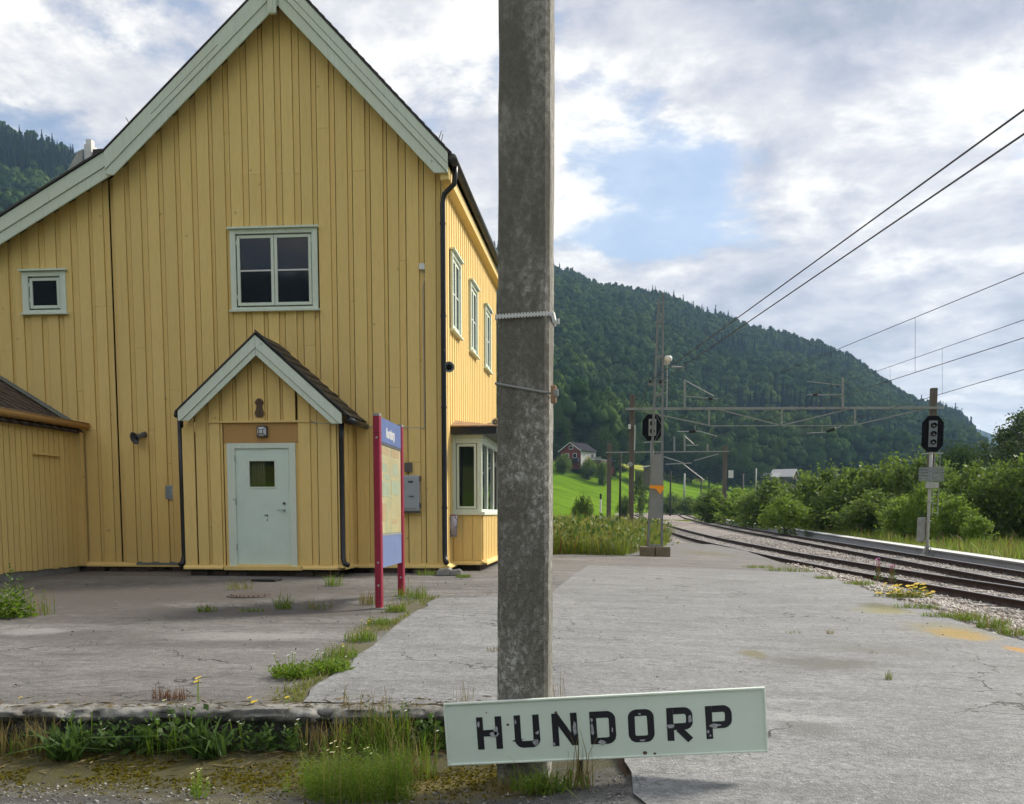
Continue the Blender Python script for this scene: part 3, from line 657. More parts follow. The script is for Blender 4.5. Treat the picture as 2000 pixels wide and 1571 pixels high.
track('railway track running beside the white edged far platform', c2, 4.0, 480, RAILT, 9.45)
# ================================================================== STATION HOUSE
def P(u, v, Y): q = atY(u, v, Y); return (q.x, q.z)
YW = 18.6; XL, XR = -9.13, -3.07
H = thing('station_house', 'yellow timber station house with pale green gable boards and door porch', 'station house', (-6.1, 22.5, 0.4))
def mapY(Y): return lambda a, o, z: (a, Y - o, z)
def mapX(X): return lambda a, o, z: (X + o, a, z)
def lbox(b, mp, a0, a1, o0, o1, z0, z1, mi=0):
    c = [(a0, o0, z0), (a1, o0, z0), (a1, o1, z0), (a0, o1, z0), (a0, o0, z1), (a1, o0, z1), (a1, o1, z1), (a0, o1, z1)]
    return b.add([mp(*q) for q in c], [(0, 3, 2, 1), (4, 5, 6, 7), (0, 1, 5, 4), (1, 2, 6, 5), (2, 3, 7, 6), (3, 0, 4, 7)], mi)
def lprism(b, mp, poly, o0, o1, mi=0):
    n = len(poly); vs = [mp(a, o0, z) for a, z in poly] + [mp(a, o1, z) for a, z in poly]
    return b.add(vs, [tuple(range(n)), tuple(range(2 * n - 1, n - 1, -1))] + [(i, i + n, (i + 1) % n + n, (i + 1) % n) for i in range(n)], mi)

# gable outline (outer edge of the green boards) at the verge plane
YV = 18.27
ra, rb = P(595, 0, YV), P(875, 299, YV); tR = (ra[1] - rb[1]) / (rb[0] - ra[0])
la, lb = P(490, 0, YV), P(205, 297, YV); tL = (la[1] - lb[1]) / (la[0] - lb[0])
XA = (ra[1] + tR * ra[0] - la[1] + tL * la[0]) / (tR + tL); ZA = ra[1] - tR * (XA - ra[0])
def zoR(x): return ZA - tR * (x - XA)
def zoL(x): return ZA - tL * (XA - x)
XE_R = rb[0]; XE_L = lb[0]
wa, wb = P(200, 299, YV), P(0, 425, YV); tW = (wa[1] - wb[1]) / (wa[0] - wb[0])
def zoW(x): return wa[1] - tW * (wa[0] - x)
X_WL = -13.4
def roofz(x):
    if x < XL: return zoW(x) - 0.30
    return (zoL(x) if x < XA else zoR(x)) - 0.34
WINS = [(P(451, 455, YW)[0], P(621, 455, YW)[0], P(530, 606, YW)[1], P(530, 449, YW)[1]), (P(44, 530, YW)[0], P(129, 530, YW)[0], P(85, 612, YW)[1], P(85, 531, YW)[1])]
zb_wall = 0.555
def board(parent, mp, x0, x1, zbt, o0, o1, zt=None, mat=YEL, holes=(), joints=(), name='wall_board', apex=None):
    """one vertical board, cut to the roof slope and around the windows"""
    zt = zt or roofz
    for (h0, h1, hz0, hz1) in holes:
        if x1 > h0 + .005 and x0 < h1 - .005 and hz0 > zbt:
            board(parent, mp, x0, x1, zbt, o0, o1, (lambda x, q=hz0: q), mat, (), [j for j in joints if j < hz0 - .3], name)
            board(parent, mp, x0, x1, hz1, o0, o1, zt, mat, (), [j for j in joints if j > hz1 + .3], name, apex)
            if x0 < h0 - .012: board(parent, mp, x0, h0, hz0 + .002, o0, o1, (lambda x, q=hz1: q - .002), mat, (), (), name)
            if x1 > h1 + .012: board(parent, mp, h1, x1, hz0 + .002, o0, o1, (lambda x, q=hz1: q - .002), mat, (), (), name)
            return
    cuts = [zbt] + sorted(j for j in joints if zbt + .2 < j < min(zt(x0), zt(x1)) - .2) + [None]
    for a, c in zip(cuts[:-1], cuts[1:]):
        z0 = a + (.004 if a != zbt else 0); b = MB()
        if c is None:
            top = [(x1, zt(x1))] + ([(apex, zt(apex))] if apex and x0 < apex < x1 else []) + [(x0, zt(x0))]
        else: top = [(x1, c), (x0, c)]
        if min(t[1] for t in top) < z0 + .01: continue
        lprism(b, mp, [(x0, z0), (x1, z0)] + top, o0, o1)
        o = b.build(name, mat, parent)
JL = [P(560, y, YW)[1] for y in (255, 340, 515, 592, 676, 760, 838, 905)]
def clad(parent, mp, x0, x1, zbt, pitch, ow, holes=(), zt=None, apex=None, jn=2, seed=1, jl=JL, o=0.0):
    rg = random.Random(seed); n = max(1, round((x1 - x0) / pitch)); pt = (x1 - x0) / n; shs = [0] + [(rg.random() - .5) * .03 for _ in range(n - 1)] + [0]
    for k in range(n):
        a = x0 + k * pt; w = ow * (0.9 + .2 * rg.random()); sh = shs[k]
        js = rg.sample(jl, min(jn, len(jl))) if rg.random() < .9 else []
        board(parent, mp, a + sh, min(a + w + sh, x1), zbt, o + .010, o + .040, zt, YEL, holes, js, 'wall_board', apex)
        js = rg.sample(jl, 1) if rg.random() < .7 else []
        nsh = shs[k + 1]; ua, ub = a + w + sh + .005, min(a + pt + nsh - .019, x1)
        if ub - ua > .03: board(parent, mp, ua, ub, zbt, o - .012, o + .010, zt, YEL, holes, js, 'under_board', apex)
gm = mapY(YW)
clad(H, gm, XL, XR, zb_wall, 0.315, 0.205, WINS[:1], None, XA, 1, 3)
wm = mapY(YW + .03)
clad(H, wm, X_WL, XL - .105, zb_wall, 0.31, 0.205, WINS[1:], None, None, 1, 5)
b = MB(); lprism(b, mapY(YW + .045), [(XL - .10, zb_wall), (XL - .004, zb_wall), (XL - .004, roofz(XL - .01)), (XL - .10, roofz(XL - .10))], -.02, 0); b.build('recessed_strip', YEL, H)
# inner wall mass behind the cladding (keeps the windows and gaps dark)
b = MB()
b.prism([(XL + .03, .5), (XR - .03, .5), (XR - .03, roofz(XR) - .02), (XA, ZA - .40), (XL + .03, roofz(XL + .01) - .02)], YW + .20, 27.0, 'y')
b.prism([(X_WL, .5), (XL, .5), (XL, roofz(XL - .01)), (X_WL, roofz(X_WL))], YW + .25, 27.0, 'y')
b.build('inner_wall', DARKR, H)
# corner boards
MB().box(XR - .005, XR + .028, YW - .03, YW + .14, zb_wall, 7.38).build('corner_board', YELT, H)
# green gable boards
def barge(pts, o0, o1, name='gable_board'): b = MB(); lprism(b, mapY(YV), pts, o0, o1); return b.build(name, MINT, H, bevel=.006)
cR = math.sqrt(1 + tR * tR); cL = math.sqrt(1 + tL * tL); cW = math.sqrt(1 + tW * tW)
wu, wl = 0.235, 0.405
zcR = P(860, 338, YV)[1]; zcL = P(215, 343, YV)[1]
e_ = wu * cR
barge([(XA, ZA), (XE_R, zoR(XE_R)), (XE_R, zoR(XE_R) - e_), (XA, ZA - e_)], 0, .04)
f_ = wl * cR; xc = XA + (ZA - f_ - zcR) / tR
barge([(XA, ZA - e_ - .004), (XE_R, zoR(XE_R) - e_ - .004), (XE_R, zcR), (xc, zcR), (XA, ZA - f_)], -.02, .018)
e_ = wu * cL; f_ = wl * cL; xc = XA - (ZA - f_ - zcL) / tL
barge([(XA - .002, ZA), (XA - .002, ZA - e_), (XE_L, zoL(XE_L) - e_), (XE_L, zoL(XE_L))], 0, .04)
barge([(XA - .002, ZA - e_ - .004), (XA - .002, ZA - f_), (xc, zcL), (XE_L, zcL + .02), (XE_L, zoL(XE_L) - e_ - .004)], -.02, .018)
# seam in the upper boards, apex block
for (xa_, xb_, zf) in ((XA + .25, XE_R - .02, zoR), (XA - 1.1, XE_L + .9, zoL)):
    b = MB(); b.bar((xa_, YV - .0405, zf(xa_) - .135 * cR), (xb_, YV - .0405, zf(xb_) - .135 * cR), .003, .007); b.build('board_seam', DARKR, H)
kx0, kz0 = P(532, 28, YV - .06)
MB().prism([(kx0 - .07, kz0), (kx0 + .07, kz0), (kx0 + .085, kz0 + .62), (kx0 - .085, kz0 + .62)], YV - .11, YV - .041, 'y').prism([(kx0 - .02, kz0 + .04), (kx0 + .02, kz0 + .04), (kx0 + .03, kz0 + .6), (kx0 - .03, kz0 + .6)], YV - .125, YV - .11, 'y').build('apex_block', MINT, H, bevel=.008)
# lean-to boards
e_ = .225 * cW; f_ = .40 * cW
barge([(X_WL, zoW(X_WL)), (X_WL, zoW(X_WL) - e_), (XE_L - .004, zoW(XE_L) - e_), (XE_L - .004, zoW(XE_L))], -.03, .01)
xw2 = P(218, 343, YV)[0]
barge([(X_WL, zoW(X_WL) - e_ - .004), (X_WL, zoW(X_WL) - f_), (xw2, zoW(xw2) - f_), (xw2, zoW(xw2) - e_ - .004)], -.05, -.012)
# soffit undersides, roofs
def slab(x0, z0, x1, z1, th, y0, y1, name, mat):
    b = MB(); b.prism([(x0, z0), (x1, z1), (x1, z1 + th), (x0, z0 + th)], y0, y1, 'y'); return b.build(name, mat, H)
xo = XE_R + .05
roof = slab(XA, ZA + .012, xo, zoR(xo) + .012, .035, YV - .05, 27.35, 'roof', SLATE)
slab(XA, ZA + .016, XE_L - .02, zoL(XE_L - .02) + .016, .028, YV - .05, 27.35, 'roof', SLATE)
slab(XE_L - .03, zoW(XE_L - .03) + .014, X_WL, zoW(X_WL) + .014, .035, YV - .04, 27.3, 'roof', SLATE)
b = MB()                                                             # slate courses seen along the right verge
n = 26
for k in range(n):
    x0 = XA + (xo - XA) * k / n; x1 = XA + (xo - XA) * (k + 1.15) / n
    b.prism([(x0, zoR(x0) + .05), (x1, zoR(x1) + .064), (x1, zoR(x1) + .076), (x0, zoR(x0) + .058)], YV - .06 + .012 * random.random(), 27.3, 'y')
stuff(b.build('slate_courses', SLATE, roof))
# boarded soffit under the right eave, its fascia, gutter and downpipes
ze = zoR(XE_R) - .42
MB().prism([(XR + .03, ze - .02), (XE_R + .01, ze + .0), (XE_R + .01, ze + .19), (XR + .03, ze + .36)], YV + .03, 27.15, 'y').build('eave_box', YELT, H)
gx = XE_R + .085; gz = zoR(xo) - .045
def gutter(parent, pts, r, mat, name='gutter'):
    b = MB(); b.tube(pts, r, 10); return b.build(name, mat, parent, True)
gut = gutter(H, [(gx, YV - .04, gz), (gx, 27.4, gz - .06)], .075, GUTM)
dp = MB(); yd = YW - .10; xd = XR + .035
dp.tube([(gx + .01, yd - .0, gz - .02), (gx + .0, yd - .0, gz - .22), (gx - .02, yd - .0, gz - .36), (xd + .03, yd, gz - .52), (xd, yd, gz - .66), (xd, yd, 3.0), (xd, yd, .78), (xd + .01, yd - .03, .66), (xd + .05, yd - .12, .60)], .047, 10)
d_ = dp.build('downpipe', BLACKP, H, True)
for z in (6.6, 5.0, 3.4, 1.6):
    b = MB(); b.tube([(xd, yd, z - .015), (xd, yd, z + .015)], .056, 10); b.bar((xd, yd, z), (XR - .02, YW - .02, z), .012, .012); b.build('pipe_bracket', BLACKP, d_)
b = MB(); b.tube([(gx, 27.3, gz - .1), (gx, 27.3, gz - .3), (XR + .1, 27.1, gz - .7), (XR + .1, 27.1, .7)], .05, 10); b.build('downpipe', BLACKP, H, True)
# metal snow-guard struts above the eave
b = MB(); q = atY(862, 285, YV + .1)
for du, dz_ in ((0, .25), (.08, .2), (-.1, .12)): b.tube([(q.x - .1 + du, YV + .1, q.z - .02), (q.x + du * .3, YV + .12, q.z + dz_)], .008, 5)
b.tube([(q.x - .3, YV + .1, q.z + .16), (q.x + .06, YV + .12, q.z + .02)], .008, 5); b.build('snow_guard', GALV, roof)
# nail sticking out on the left verge, small chimney behind the left roof
b = MB(); q = atY(252, 236, YV); b.tube([(q.x, YV, q.z - .04), (q.x - .06, YV, q.z + .06)], .008, 5); b.build('bent_nail', GALV, H)
c0 = atY(176, 300, 22.0); ch = MB(); ch.box(c0.x - .08, c0.x + .08, 21.9, 22.2, c0.z - .9, c0.z + .16); ch.box(c0.x - .06, c0.x + .06, 21.95, 22.1, c0.z + .16, c0.z + .28)
chim = ch.build('chimney', WHITEP, H)
MB().prism([(c0.x - .5, c0.z - .45), (c0.x - .13, c0.z - .2), (c0.x - .10, c0.z + .05), (c0.x - .22, c0.z - .02)], 21.86, 21.92, 'y').build('flashing', GALVL, chim)
MB().prism([(c0.x + .12, c0.z - .3), (c0.x + .6, c0.z - .02), (c0.x + .6, c0.z + .06), (c0.x + .12, c0.z + .04)], 21.88, 22.4, 'y').build('chimney_saddle', SLATE, chim)

# windows ---------------------------------------------------------------
def window(parent, mp, a0, a1, z0, z1, sashes=2, rows=2, cw=.10, pane=GLASS, label=None, mat=MINT2, cross=True):
    """casing with head and sill boards; sashes with stiles, glazing bars and panes"""
    b = MB(); lbox(b, mp, a0, a0 + cw, .0, .05, z0, z1); lbox(b, mp, a1 - cw, a1, .0, .05, z0, z1); lbox(b, mp, a0 + cw, a1 - cw, .0, .046, z1 - cw * .8, z1); lbox(b, mp, a0 + cw, a1 - cw, .0, .046, z0, z0 + cw * .45)
    lbox(b, mp, a0 + cw, a1 - cw, -.16, -.12, z0, z1); w = b.build('window', mat, parent, bevel=.004)
    if label: w['label'] = label
    b = MB(); lbox(b, mp, a0 - .035, a1 + .035, -.01, .10, z1 + .003, z1 + .035); b.build('head_board', mat, w)
    b = MB(); lbox(b, mp, a0 - .03, a1 + .03, -.01, .09, z0 - .035, z0 - .003); b.build('sill', mat, w)
    ia, ib, iz0, iz1 = a0 + cw + .012, a1 - cw - .012, z0 + cw * .45 + .03, z1 - cw * .8 - .02
    sw = (ib - ia) / sashes
    for k in range(sashes):
        s0, s1 = ia + k * sw + .005, ia + (k + 1) * sw - .005; fw = .055
        b = MB(); lbox(b, mp, s0, s0 + fw, -.02, .02, iz0, iz1); lbox(b, mp, s1 - fw, s1, -.02, .02, iz0, iz1); lbox(b, mp, s0 + fw, s1 - fw, -.02, .018, iz1 - fw, iz1); lbox(b, mp, s0 + fw, s1 - fw, -.02, .018, iz0, iz0 + fw)
        sa = b.build('sash', mat, w, bevel=.004)
        if cross:
            for r in range(1, rows):
                zz_ = iz0 + fw + (iz1 - iz0 - 2 * fw) * r / rows
                b = MB(); lbox(b, mp, s0 + fw, s1 - fw, -.012, .012, zz_ - .013, zz_ + .013); b.build('glazing_bar', WHITEP, sa)
        for r in range(rows):
            h = (iz1 - iz0 - 2 * fw) / rows; zz_ = iz0 + fw + h * r
            b = MB(); lbox(b, mp, s0 + fw - .005, s1 - fw + .005, -.009, -.003, zz_, zz_ + h - .001); b.build('pane', pane, sa)
        for hz in (iz0 + .12, iz1 - .16):
            ha = s0 - .004 if k == 0 else s1 + .004
            b = MB(); lbox(b, mp, ha - .008, ha + .008, .018, .034, hz, hz + .07); b.build('hinge', mat, sa)
    return w
a0, a1, z0, z1 = WINS[0]; window(H, mapY(YW - .03), a0 - .0, a1 + .0, z0, z1, 2, 2, .10)
a0, a1, z0, z1 = WINS[1]; window(H, mapY(YW + .0), a0, a1, z0, z1, 1, 1, .115, cross=False)
SW = [(19.33, 20.46), (21.84, 22.97), (24.36, 25.48)]
sm = mapX(XR + .03)
for y0, y1 in SW: window(H, sm, y0, y1, 4.93, 6.36, 2, 2, .09)
# side cladding: boards only a few pixels wide, joined
b = MB(); k = 0; y = YW + .12
zt_ = ze + .1
while y < 27.05:
    y2 = min(y + .19, 27.05)
    segs = [(zb_wall, zt_)]
    for (w0, w1) in SW:
        if y2 > w0 + .01 and y < w1 - .01: segs = [(zb_wall, 4.93), (6.36, zt_)]
    for s0, s1 in segs: lbox(b, mapX(XR), y, y2, .006, .032, s0, s1)
    segs = [(zb_wall, zt_)]
    for (w0, w1) in SW:
        if y2 + .09 > w0 + .03 and y2 < w1 - .03: segs = [(zb_wall, 4.93), (6.36, zt_)]
    for s0, s1 in segs: lbox(b, mapX(XR), y2 - .02, min(y2 + .11, 27.05), -.02, -.001, s0, s1)
    y += .285
stuff(b.build('side_cladding', YEL, H))
MB().box(-9.1, XR - .001, 26.9, 27.06, .4, 7.3).build('rear_wall', YEL, H)
# bottom weather boards and the dark foundation
def skirt(pts, zt_=.60, name='weather_board', mat=YELT):
    """a sloping board along a path of (x,y), leaning out to the given side"""
    b = MB()
    for (p, q, nx, ny) in pts:
        vs = []
        for (x, y) in (p, q):
            vs += [(x, y, zt_), (x + nx * .10, y + ny * .10, zt_ - .055), (x + nx * .10, y + ny * .10, zt_ - .085), (x, y, zt_ - .075)]
        b.add(vs, [(0, 1, 5, 4), (1, 2, 6, 5), (2, 3, 7, 6), (3, 0, 4, 7), (0, 3, 2, 1), (4, 5, 6, 7)])
    return b.build(name, mat, H)
PX0, PX1, YP = -7.54, -4.76, 17.6
skirt([((-10.2, YW), (PX0 + .02, YW), 0, -1)], .585); skirt([((PX1, YW), (XR + .04, YW), 0, -1)], .585); skirt([((XR + .02, YW - .08), (XR + .02, 19.5), 1, 0)], .583)
b = MB(); p = P(270, 1097, YW); b.add([(p[0], YW - .012, .592), (PX0 + .0, YW - .012, .592), (PX0, YW - .108, .538), (p[0], YW - .108, .538)], [(0, 1, 2, 3)]); b.build('zinc_flashing', ZINC, H)
MB().box(-13.4, PX0, YW + .06, YW + .2, .2, .52).build('foundation_wall', BRICK, H)
MB().box(PX1, XR, YW + .06, YW + .2, .2, .52).box(XR - .2, XR - .06, YW + .2, 27, .2, .52).build('foundation_wall', BRICK, H)
rg = random.Random(4)
for k in range(30):                                                  # rough foundation stones showing under the boards
    x = -10.0 + rg.random() * 6.9
    if PX0 - .1 < x < PX1 + .1: continue
    b = MB(); w, h, d = .10 + .16 * rg.random(), .05 + .06 * rg.random(), .08 + .08 * rg.random()
    zc = .40 + .08 * rg.random()
    vs = [(x + sx * w * (.8 + .3 * rg.random()), YW + .02 - d * .5 * (sy + .2) * (.8 + .4 * rg.random()), zc + sz * h * .6 * (.8 + .4 * rg.random())) for sx in (-1, 1) for sy in (-1, 1) for sz in (-1, 1)]
    b.add(vs, [(0, 1, 3, 2), (4, 6, 7, 5), (0, 4, 5, 1), (2, 3, 7, 6), (0, 2, 6, 4), (1, 5, 7, 3)]); b.build('foundation_stone', BRICK, H)

# porch -----------------------------------------------------------------
pm = mapY(YP); YPV = 17.33
pa, pb = P(499, 655, YPV), P(345, 806, YPV); pc = P(668, 808, YPV)
tP = (pa[1] - pb[1]) / (pa[0] - pb[0]); XPA = (PX0 + PX1) / 2; XPA = pa[0]; ZPA = pa[1]
tP2 = (ZPA - pc[1]) / (pc[0] - XPA)
def zpo(x): return ZPA - (tP * (XPA - x) if x < XPA else tP2 * (x - XPA))
def zpw(x): return zpo(x) - .24
dx0, dx1 = P(447, 990, YP)[0], P(580, 990, YP)[0]; dzt = P(513, 866, YP)[1]; lz = P(510, 822, YP)[1]
DZ0 = P(515, 1103, YP)[1]; dl0, dl1 = P(463, 990, YP)[0], P(567, 990, YP)[0]; dlt = P(515, 877, YP)[1]
lx0, lx1 = P(409, 822, YP)[0], P(607, 822, YP)[0]
zpb = .555
def pboards(x0, x1, zb_, zt, seed, first=True):
    clad(H, pm, x0, x1, zb_, .295, .20, (), zt, XPA, 0, seed, [1.0])
pboards(PX0, dx0 - .06, zpb, zpw, 11); pboards(dx1 + .06, PX1, zpb, zpw, 12); pboards(dx0 - .06, dx1 + .06, lz + .003, zpw, 13)
MB().box(lx0, lx1, YP - .065, YP + .0, lz - .035, lz).build('porch_ledge', YELT, H)
b = MB(); lbox(b, pm, dx0 - .055, dx1 + .055, .001, .016, dzt + .005, lz - .036); b.build('ochre_panel', OCH, H)
b = MB(); lbox(b, pm, dx0 - .06, dx0 + .01, -.02, .0005, zpb - .06, lz - .036); lbox(b, pm, dx1 - .01, dx1 + .06, -.02, .0005, zpb - .06, lz - .036); lbox(b, pm, dx0 + .01, dx1 - .01, -.02, .0005, dzt - .02, lz - .036); b.build('porch_backing', YEL, H)
for xs_ in (PX0 + .35, PX1 - .0):
    pass
b = MB(); lbox(b, mapX(PX1), YP, YW, -.002, .02, zpb, zpw(PX1))
for k in range(3): lbox(b, mapX(PX1), YP + .02 + k * .3, YP + .2 + k * .3, .02, .045, zpb, zpw(PX1) - .02)
b.build('porch_side_wall', YEL, H)
b = MB(); lbox(b, mapX(PX0), YP, YW, -.02, .002, zpb, zpw(PX0) - .02); b.build('porch_side_wall', YEL, H)
# door casing, leaf, glazing, fittings
dr = MB(); lbox(dr, pm, dx0, dl0 - .004, .0, .045, DZ0 - .07, dzt); lbox(dr, pm, dl1 + .004, dx1, .0, .045, DZ0 - .07, dzt); lbox(dr, pm, dl0 - .004, dl1 + .004, .0, .042, dlt + .004, dzt)
door = dr.build('door', MINT2, H, bevel=.004)
gx0, gx1 = P(488, 925, YP)[0], P(537, 925, YP)[0]; gz0, gz1 = P(513, 951, YP)[1], P(513, 901, YP)[1]
b = MB(); lbox(b, pm, dl0, gx0, -.03, .015, DZ0, dlt); lbox(b, pm, gx1, dl1, -.03, .015, DZ0, dlt); lbox(b, pm, gx0, gx1, -.03, .015, DZ0, gz0); lbox(b, pm, gx0, gx1, -.03, .015, gz1, dlt)
leaf = b.build('door_leaf', DOORM, door)
b = MB(); fw = .025
lbox(b, pm, gx0 - fw, gx0, .015, .024, gz0 - fw, gz1 + fw); lbox(b, pm, gx1, gx1 + fw, .015, .024, gz0 - fw, gz1 + fw); lbox(b, pm, gx0, gx1, .015, .0235, gz1, gz1 + fw); lbox(b, pm, gx0, gx1, .015, .0235, gz0 - fw, gz0); b.build('glazing_bead', MINT2, door)
b = MB(); lbox(b, pm, gx0, gx1, -.012, -.006, gz0, gz1); b.build('pane', GLASSV, door)
b = MB(); lbox(b, pm, dl0 + .05, dl1 - .05, -.30, -.28, gz0 - .2, gz1 + .2); b.build('dark_interior', DARKR, door)
b = MB(); xc0 = gx0 - .04; xc1 = gx0 + (gx1 - gx0) * .55; n = 6
for k in range(n):
    w = (xc1 - xc0) / n; b.tube([(xc0 + w * (k + .5), YP + .10, gz0 - .1), (xc0 + w * (k + .5), YP + .10, gz1 + .08)], w * .55, 8)
b.build('curtain', CURT, door, True)
hz = P(555, 997, YP)[1]; hx = P(556, 997, YP)[0]
b = MB(); b.tube([(hx, YP - .015, hz), (hx, YP - .065, hz), (hx - .11, YP - .07, hz + .004)], .010, 8); b.tube([(hx, YP - .012, hz), (hx, YP - .03, hz)], .026, 10); b.build('door_handle', GALVL, door)
b = MB(); b.tube([(hx, YP - .012, hz + .12), (hx, YP - .035, hz + .12)], .024, 12); b.build('lock', HORN, door)
for z in (DZ0 + .25, DZ0 + 1.05, DZ0 + 1.8):
    b = MB(); b.tube([(dl0 - .002, YP - .05, z), (dl0 - .002, YP - .05, z + .11)], .010, 8); b.build('hinge', GALVL, door)
b = MB(); q = P(521, 1010, YP)
for dx_, dz_, w_, h_ in ((0, .02, .05, .02), (.02, -.005, .016, .05), (.015, -.07, .02, .03), (-.03, .015, .03, .012)): b.box(q[0] + dx_ - w_ / 2, q[0] + dx_ + w_ / 2, YP - .0172, YP - .015, q[1] + dz_, q[1] + dz_ + h_)
b.build('paint_scuff', HORN, door)
MB().box(dx0 - .08, dx1 + .09, YP - .10, YP + .0, .50, .575).build('door_step_board', YELT, H, bevel=.006)
MB().box(dx0 - .04, dx1 + .05, YP - .03, YP + .01, .575, DZ0 - .0).build('threshold_board', YEL, H)
skirt([((PX0 - .02, YP), (dx0 - .1, YP), 0, -1)], .60); skirt([((dx1 + .1, YP), (PX1 + .1, YP), 0, -1)], .60); skirt([((PX1, YP - .1), (PX1, YW - .1), 1, 0)], .60)
MB().box(PX0 + .05, PX1 - .05, YP + .05, YP + .2, .25, .52).build('porch_foundation', BRICK, H)
for k, (x, w) in enumerate(((-7.3, .3), (-6.95, .26), (-6.6, .34), (-5.4, .3), (-5.05, .25))):
    MB().box(x - w / 2, x + w / 2, YP + .0, YP + .06, .36, .47 + .02 * (k % 2)).build('foundation_stone', BRICK, H, bevel=.01)
# porch gable boards and roof
def clipz(poly, zc):
    out = []
    for k in range(len(poly)):
        a, c = poly[k], poly[(k + 1) % len(poly)]
        if a[1] >= zc: out.append(a)
        if (a[1] >= zc) != (c[1] >= zc): f = (zc - a[1]) / (c[1] - a[1]); out.append((a[0] + (c[0] - a[0]) * f, zc))
    return out
def pbarge(sgn, w0, w1, o0, o1):
    t = tP if sgn < 0 else tP2; c = math.sqrt(1 + t * t); xe = pb[0] + .03 if sgn < 0 else pc[0]; x2 = XPA + (.0 if sgn > 0 else -.002)
    pts = clipz([(x2, ZPA - w0 * c), (xe, zpo(xe) - w0 * c), (xe, zpo(xe) - w1 * c), (x2, ZPA - w1 * c)], zpo(xe) - .17)
    b = MB(); lprism(b, mapY(YPV), pts if sgn > 0 else pts[::-1], o0, o1); b.build('porch_gable_board', MINT2, H, bevel=.005)
for sg in (-1, 1): pbarge(sg, 0, .155, 0, .035); pbarge(sg, .158, .25, -.02, .012)
xeL, xeR = pb[0] - .02, pc[0] + .10
prl = MB().prism([(XPA, ZPA + .012), (xeL, zpo(xeL) + .012), (xeL, zpo(xeL) + .04), (XPA, ZPA + .045)], YPV - .05, YW - .02, 'y').build('porch_roof', GUTM, H)
prr = MB().prism([(XPA + .0, ZPA + .012), (xeR, zpo(xeR) + .012), (xeR, zpo(xeR) + .045), (XPA, ZPA + .045)], YPV + .02, YW - .02, 'y').build('porch_roof', SLATE, H)
n = 9
for k in range(n):                                                   # overlapping slates on the right slope
    for j in range(4):
        x0 = XPA + (xeR - XPA) * (k / n) + .01; x1 = XPA + (xeR - XPA) * min(1.02, (k + 1.25) / n); y0 = YPV - .04 + j * .33 + .02 * random.random(); y1 = min(y0 + .325, YW - .04)
        u_ = .012 * random.random()
        b = MB(); b.prism([(x0, zpo(x0) + .05), (x1, zpo(x1) + .066 + u_), (x1, zpo(x1) + .080 + u_), (x0, zpo(x0) + .058)], y0, y1, 'y'); b.build('slate', SLATE, prr)
b = MB()
for k in range(14):                                                  # bent metal strip along the verge
    t0, t1 = k / 14, (k + 1) / 14; x0 = XPA + (xeR - XPA) * t0; x1 = XPA + (xeR - XPA) * t1; w0 = .012 * math.sin(k * 2.1); w1 = .012 * math.sin((k + 1) * 2.1)
    b.bar((x0, YPV - .045, zpo(x0) + .075 + w0), (x1, YPV - .045, zpo(x1) + .075 + w1), .02, .03)
b.build('verge_strip', GALVL if False else GUTM, prr)
ya, yb_ = P(535, 668, YW), P(690, 808, YW); tY = (ya[1] - yb_[1]) / (yb_[0] - ya[0])
n = 5
for k in range(n):                                                   # stepped yellow boards where the porch roof meets the wall
    x0 = ya[0] + (yb_[0] - ya[0]) * k / n; x1 = ya[0] + (yb_[0] - ya[0]) * (k + 1.06) / n; s_ = .02 * (k % 2)
    MB().prism([(x0, ya[1] - tY * (x0 - ya[0]) + .05 + s_), (x1, ya[1] - tY * (x1 - ya[0]) + .05 + s_), (x1, ya[1] - tY * (x1 - ya[0]) - .10), (x0, ya[1] - tY * (x0 - ya[0]) - .10)], YW - .075, YW - .03, 'y').build('wall_flashing_board', YELT, H)
b = MB(); b.tube([(xeR + .02, YPV + .0, zpo(xeR) - .02), (xeR + .02, YW - .05, zpo(xeR) - .03)], .055, 10); b.build('gutter', BLACKP, H, True)
b = MB(); b.tube([(xeL - .0, YPV + .03, zpo(xeL) - .02), (xeL - .0, YW - .05, zpo(xeL) - .03)], .05, 10); b.build('gutter', BLACKP, H, True)
xr_ = PX1 + .06; b = MB(); b.tube([(xr_ + .03, YP - .05, zpo(xeR) - .05), (xr_, YP + .03, zpo(xeR) - .35), (xr_, YP + .03, .72), (xr_ + .04, YP - .03, .62), (xr_ + .12, YP - .09, .60)], .045, 10); b.build('downpipe', BLACKP, H, True)
xq0, xq1 = P(362, 830, YP)[0], P(374, 1095, YP)[0]; xq0 = PX0 - .05; b = MB(); b.tube([(xq0, YP + .02, zpo(xeL) - .04), (xq0 - .0, YP + .03, 2.0), (xq0, YP + .03, .75), (xq0 - .02, YP + .0, .62), (xq0 - .06, YP - .05, .58)], .05, 10); b.build('downpipe', BLACKP, H, True)

# bay window on the track side -----------------------------------------------
YB0, YB1 = 19.45, 22.65; XB = P(941, 950, YB0)[0]; zs = P(905, 1000, YB0)[1]; zt2 = P(905, 857, YB0)[1]
bay = MB().box(XR + .03, XB, YB0 + .03, YB1 - .03, .52, zs - .06).build('bay_window', YEL, H)
fm = mapY(YB0 + .03)
w = (XB - XR - .05) / 3
for k in range(3):
    b = MB(); lbox(b, fm, XR + .05 + k * w, XR + .05 + k * w + .175, .002, .027, .60, zs - .06); b.build('bay_board', YEL, bay)
b = MB(); y = YB0 + .05
while y < YB1 - .15: lbox(b, mapX(XB), y, y + .17, .002, .025, .60, zs - .06); y += .27
stuff(b.build('bay_side_boards', YEL, bay))
b = MB(); b.box(XR + .03, XB + .06, YB0 - .06, YB1 + .03, zs - .06, zs); b.build('bay_sill', MINT2, bay, bevel=.005)
fr = MB()
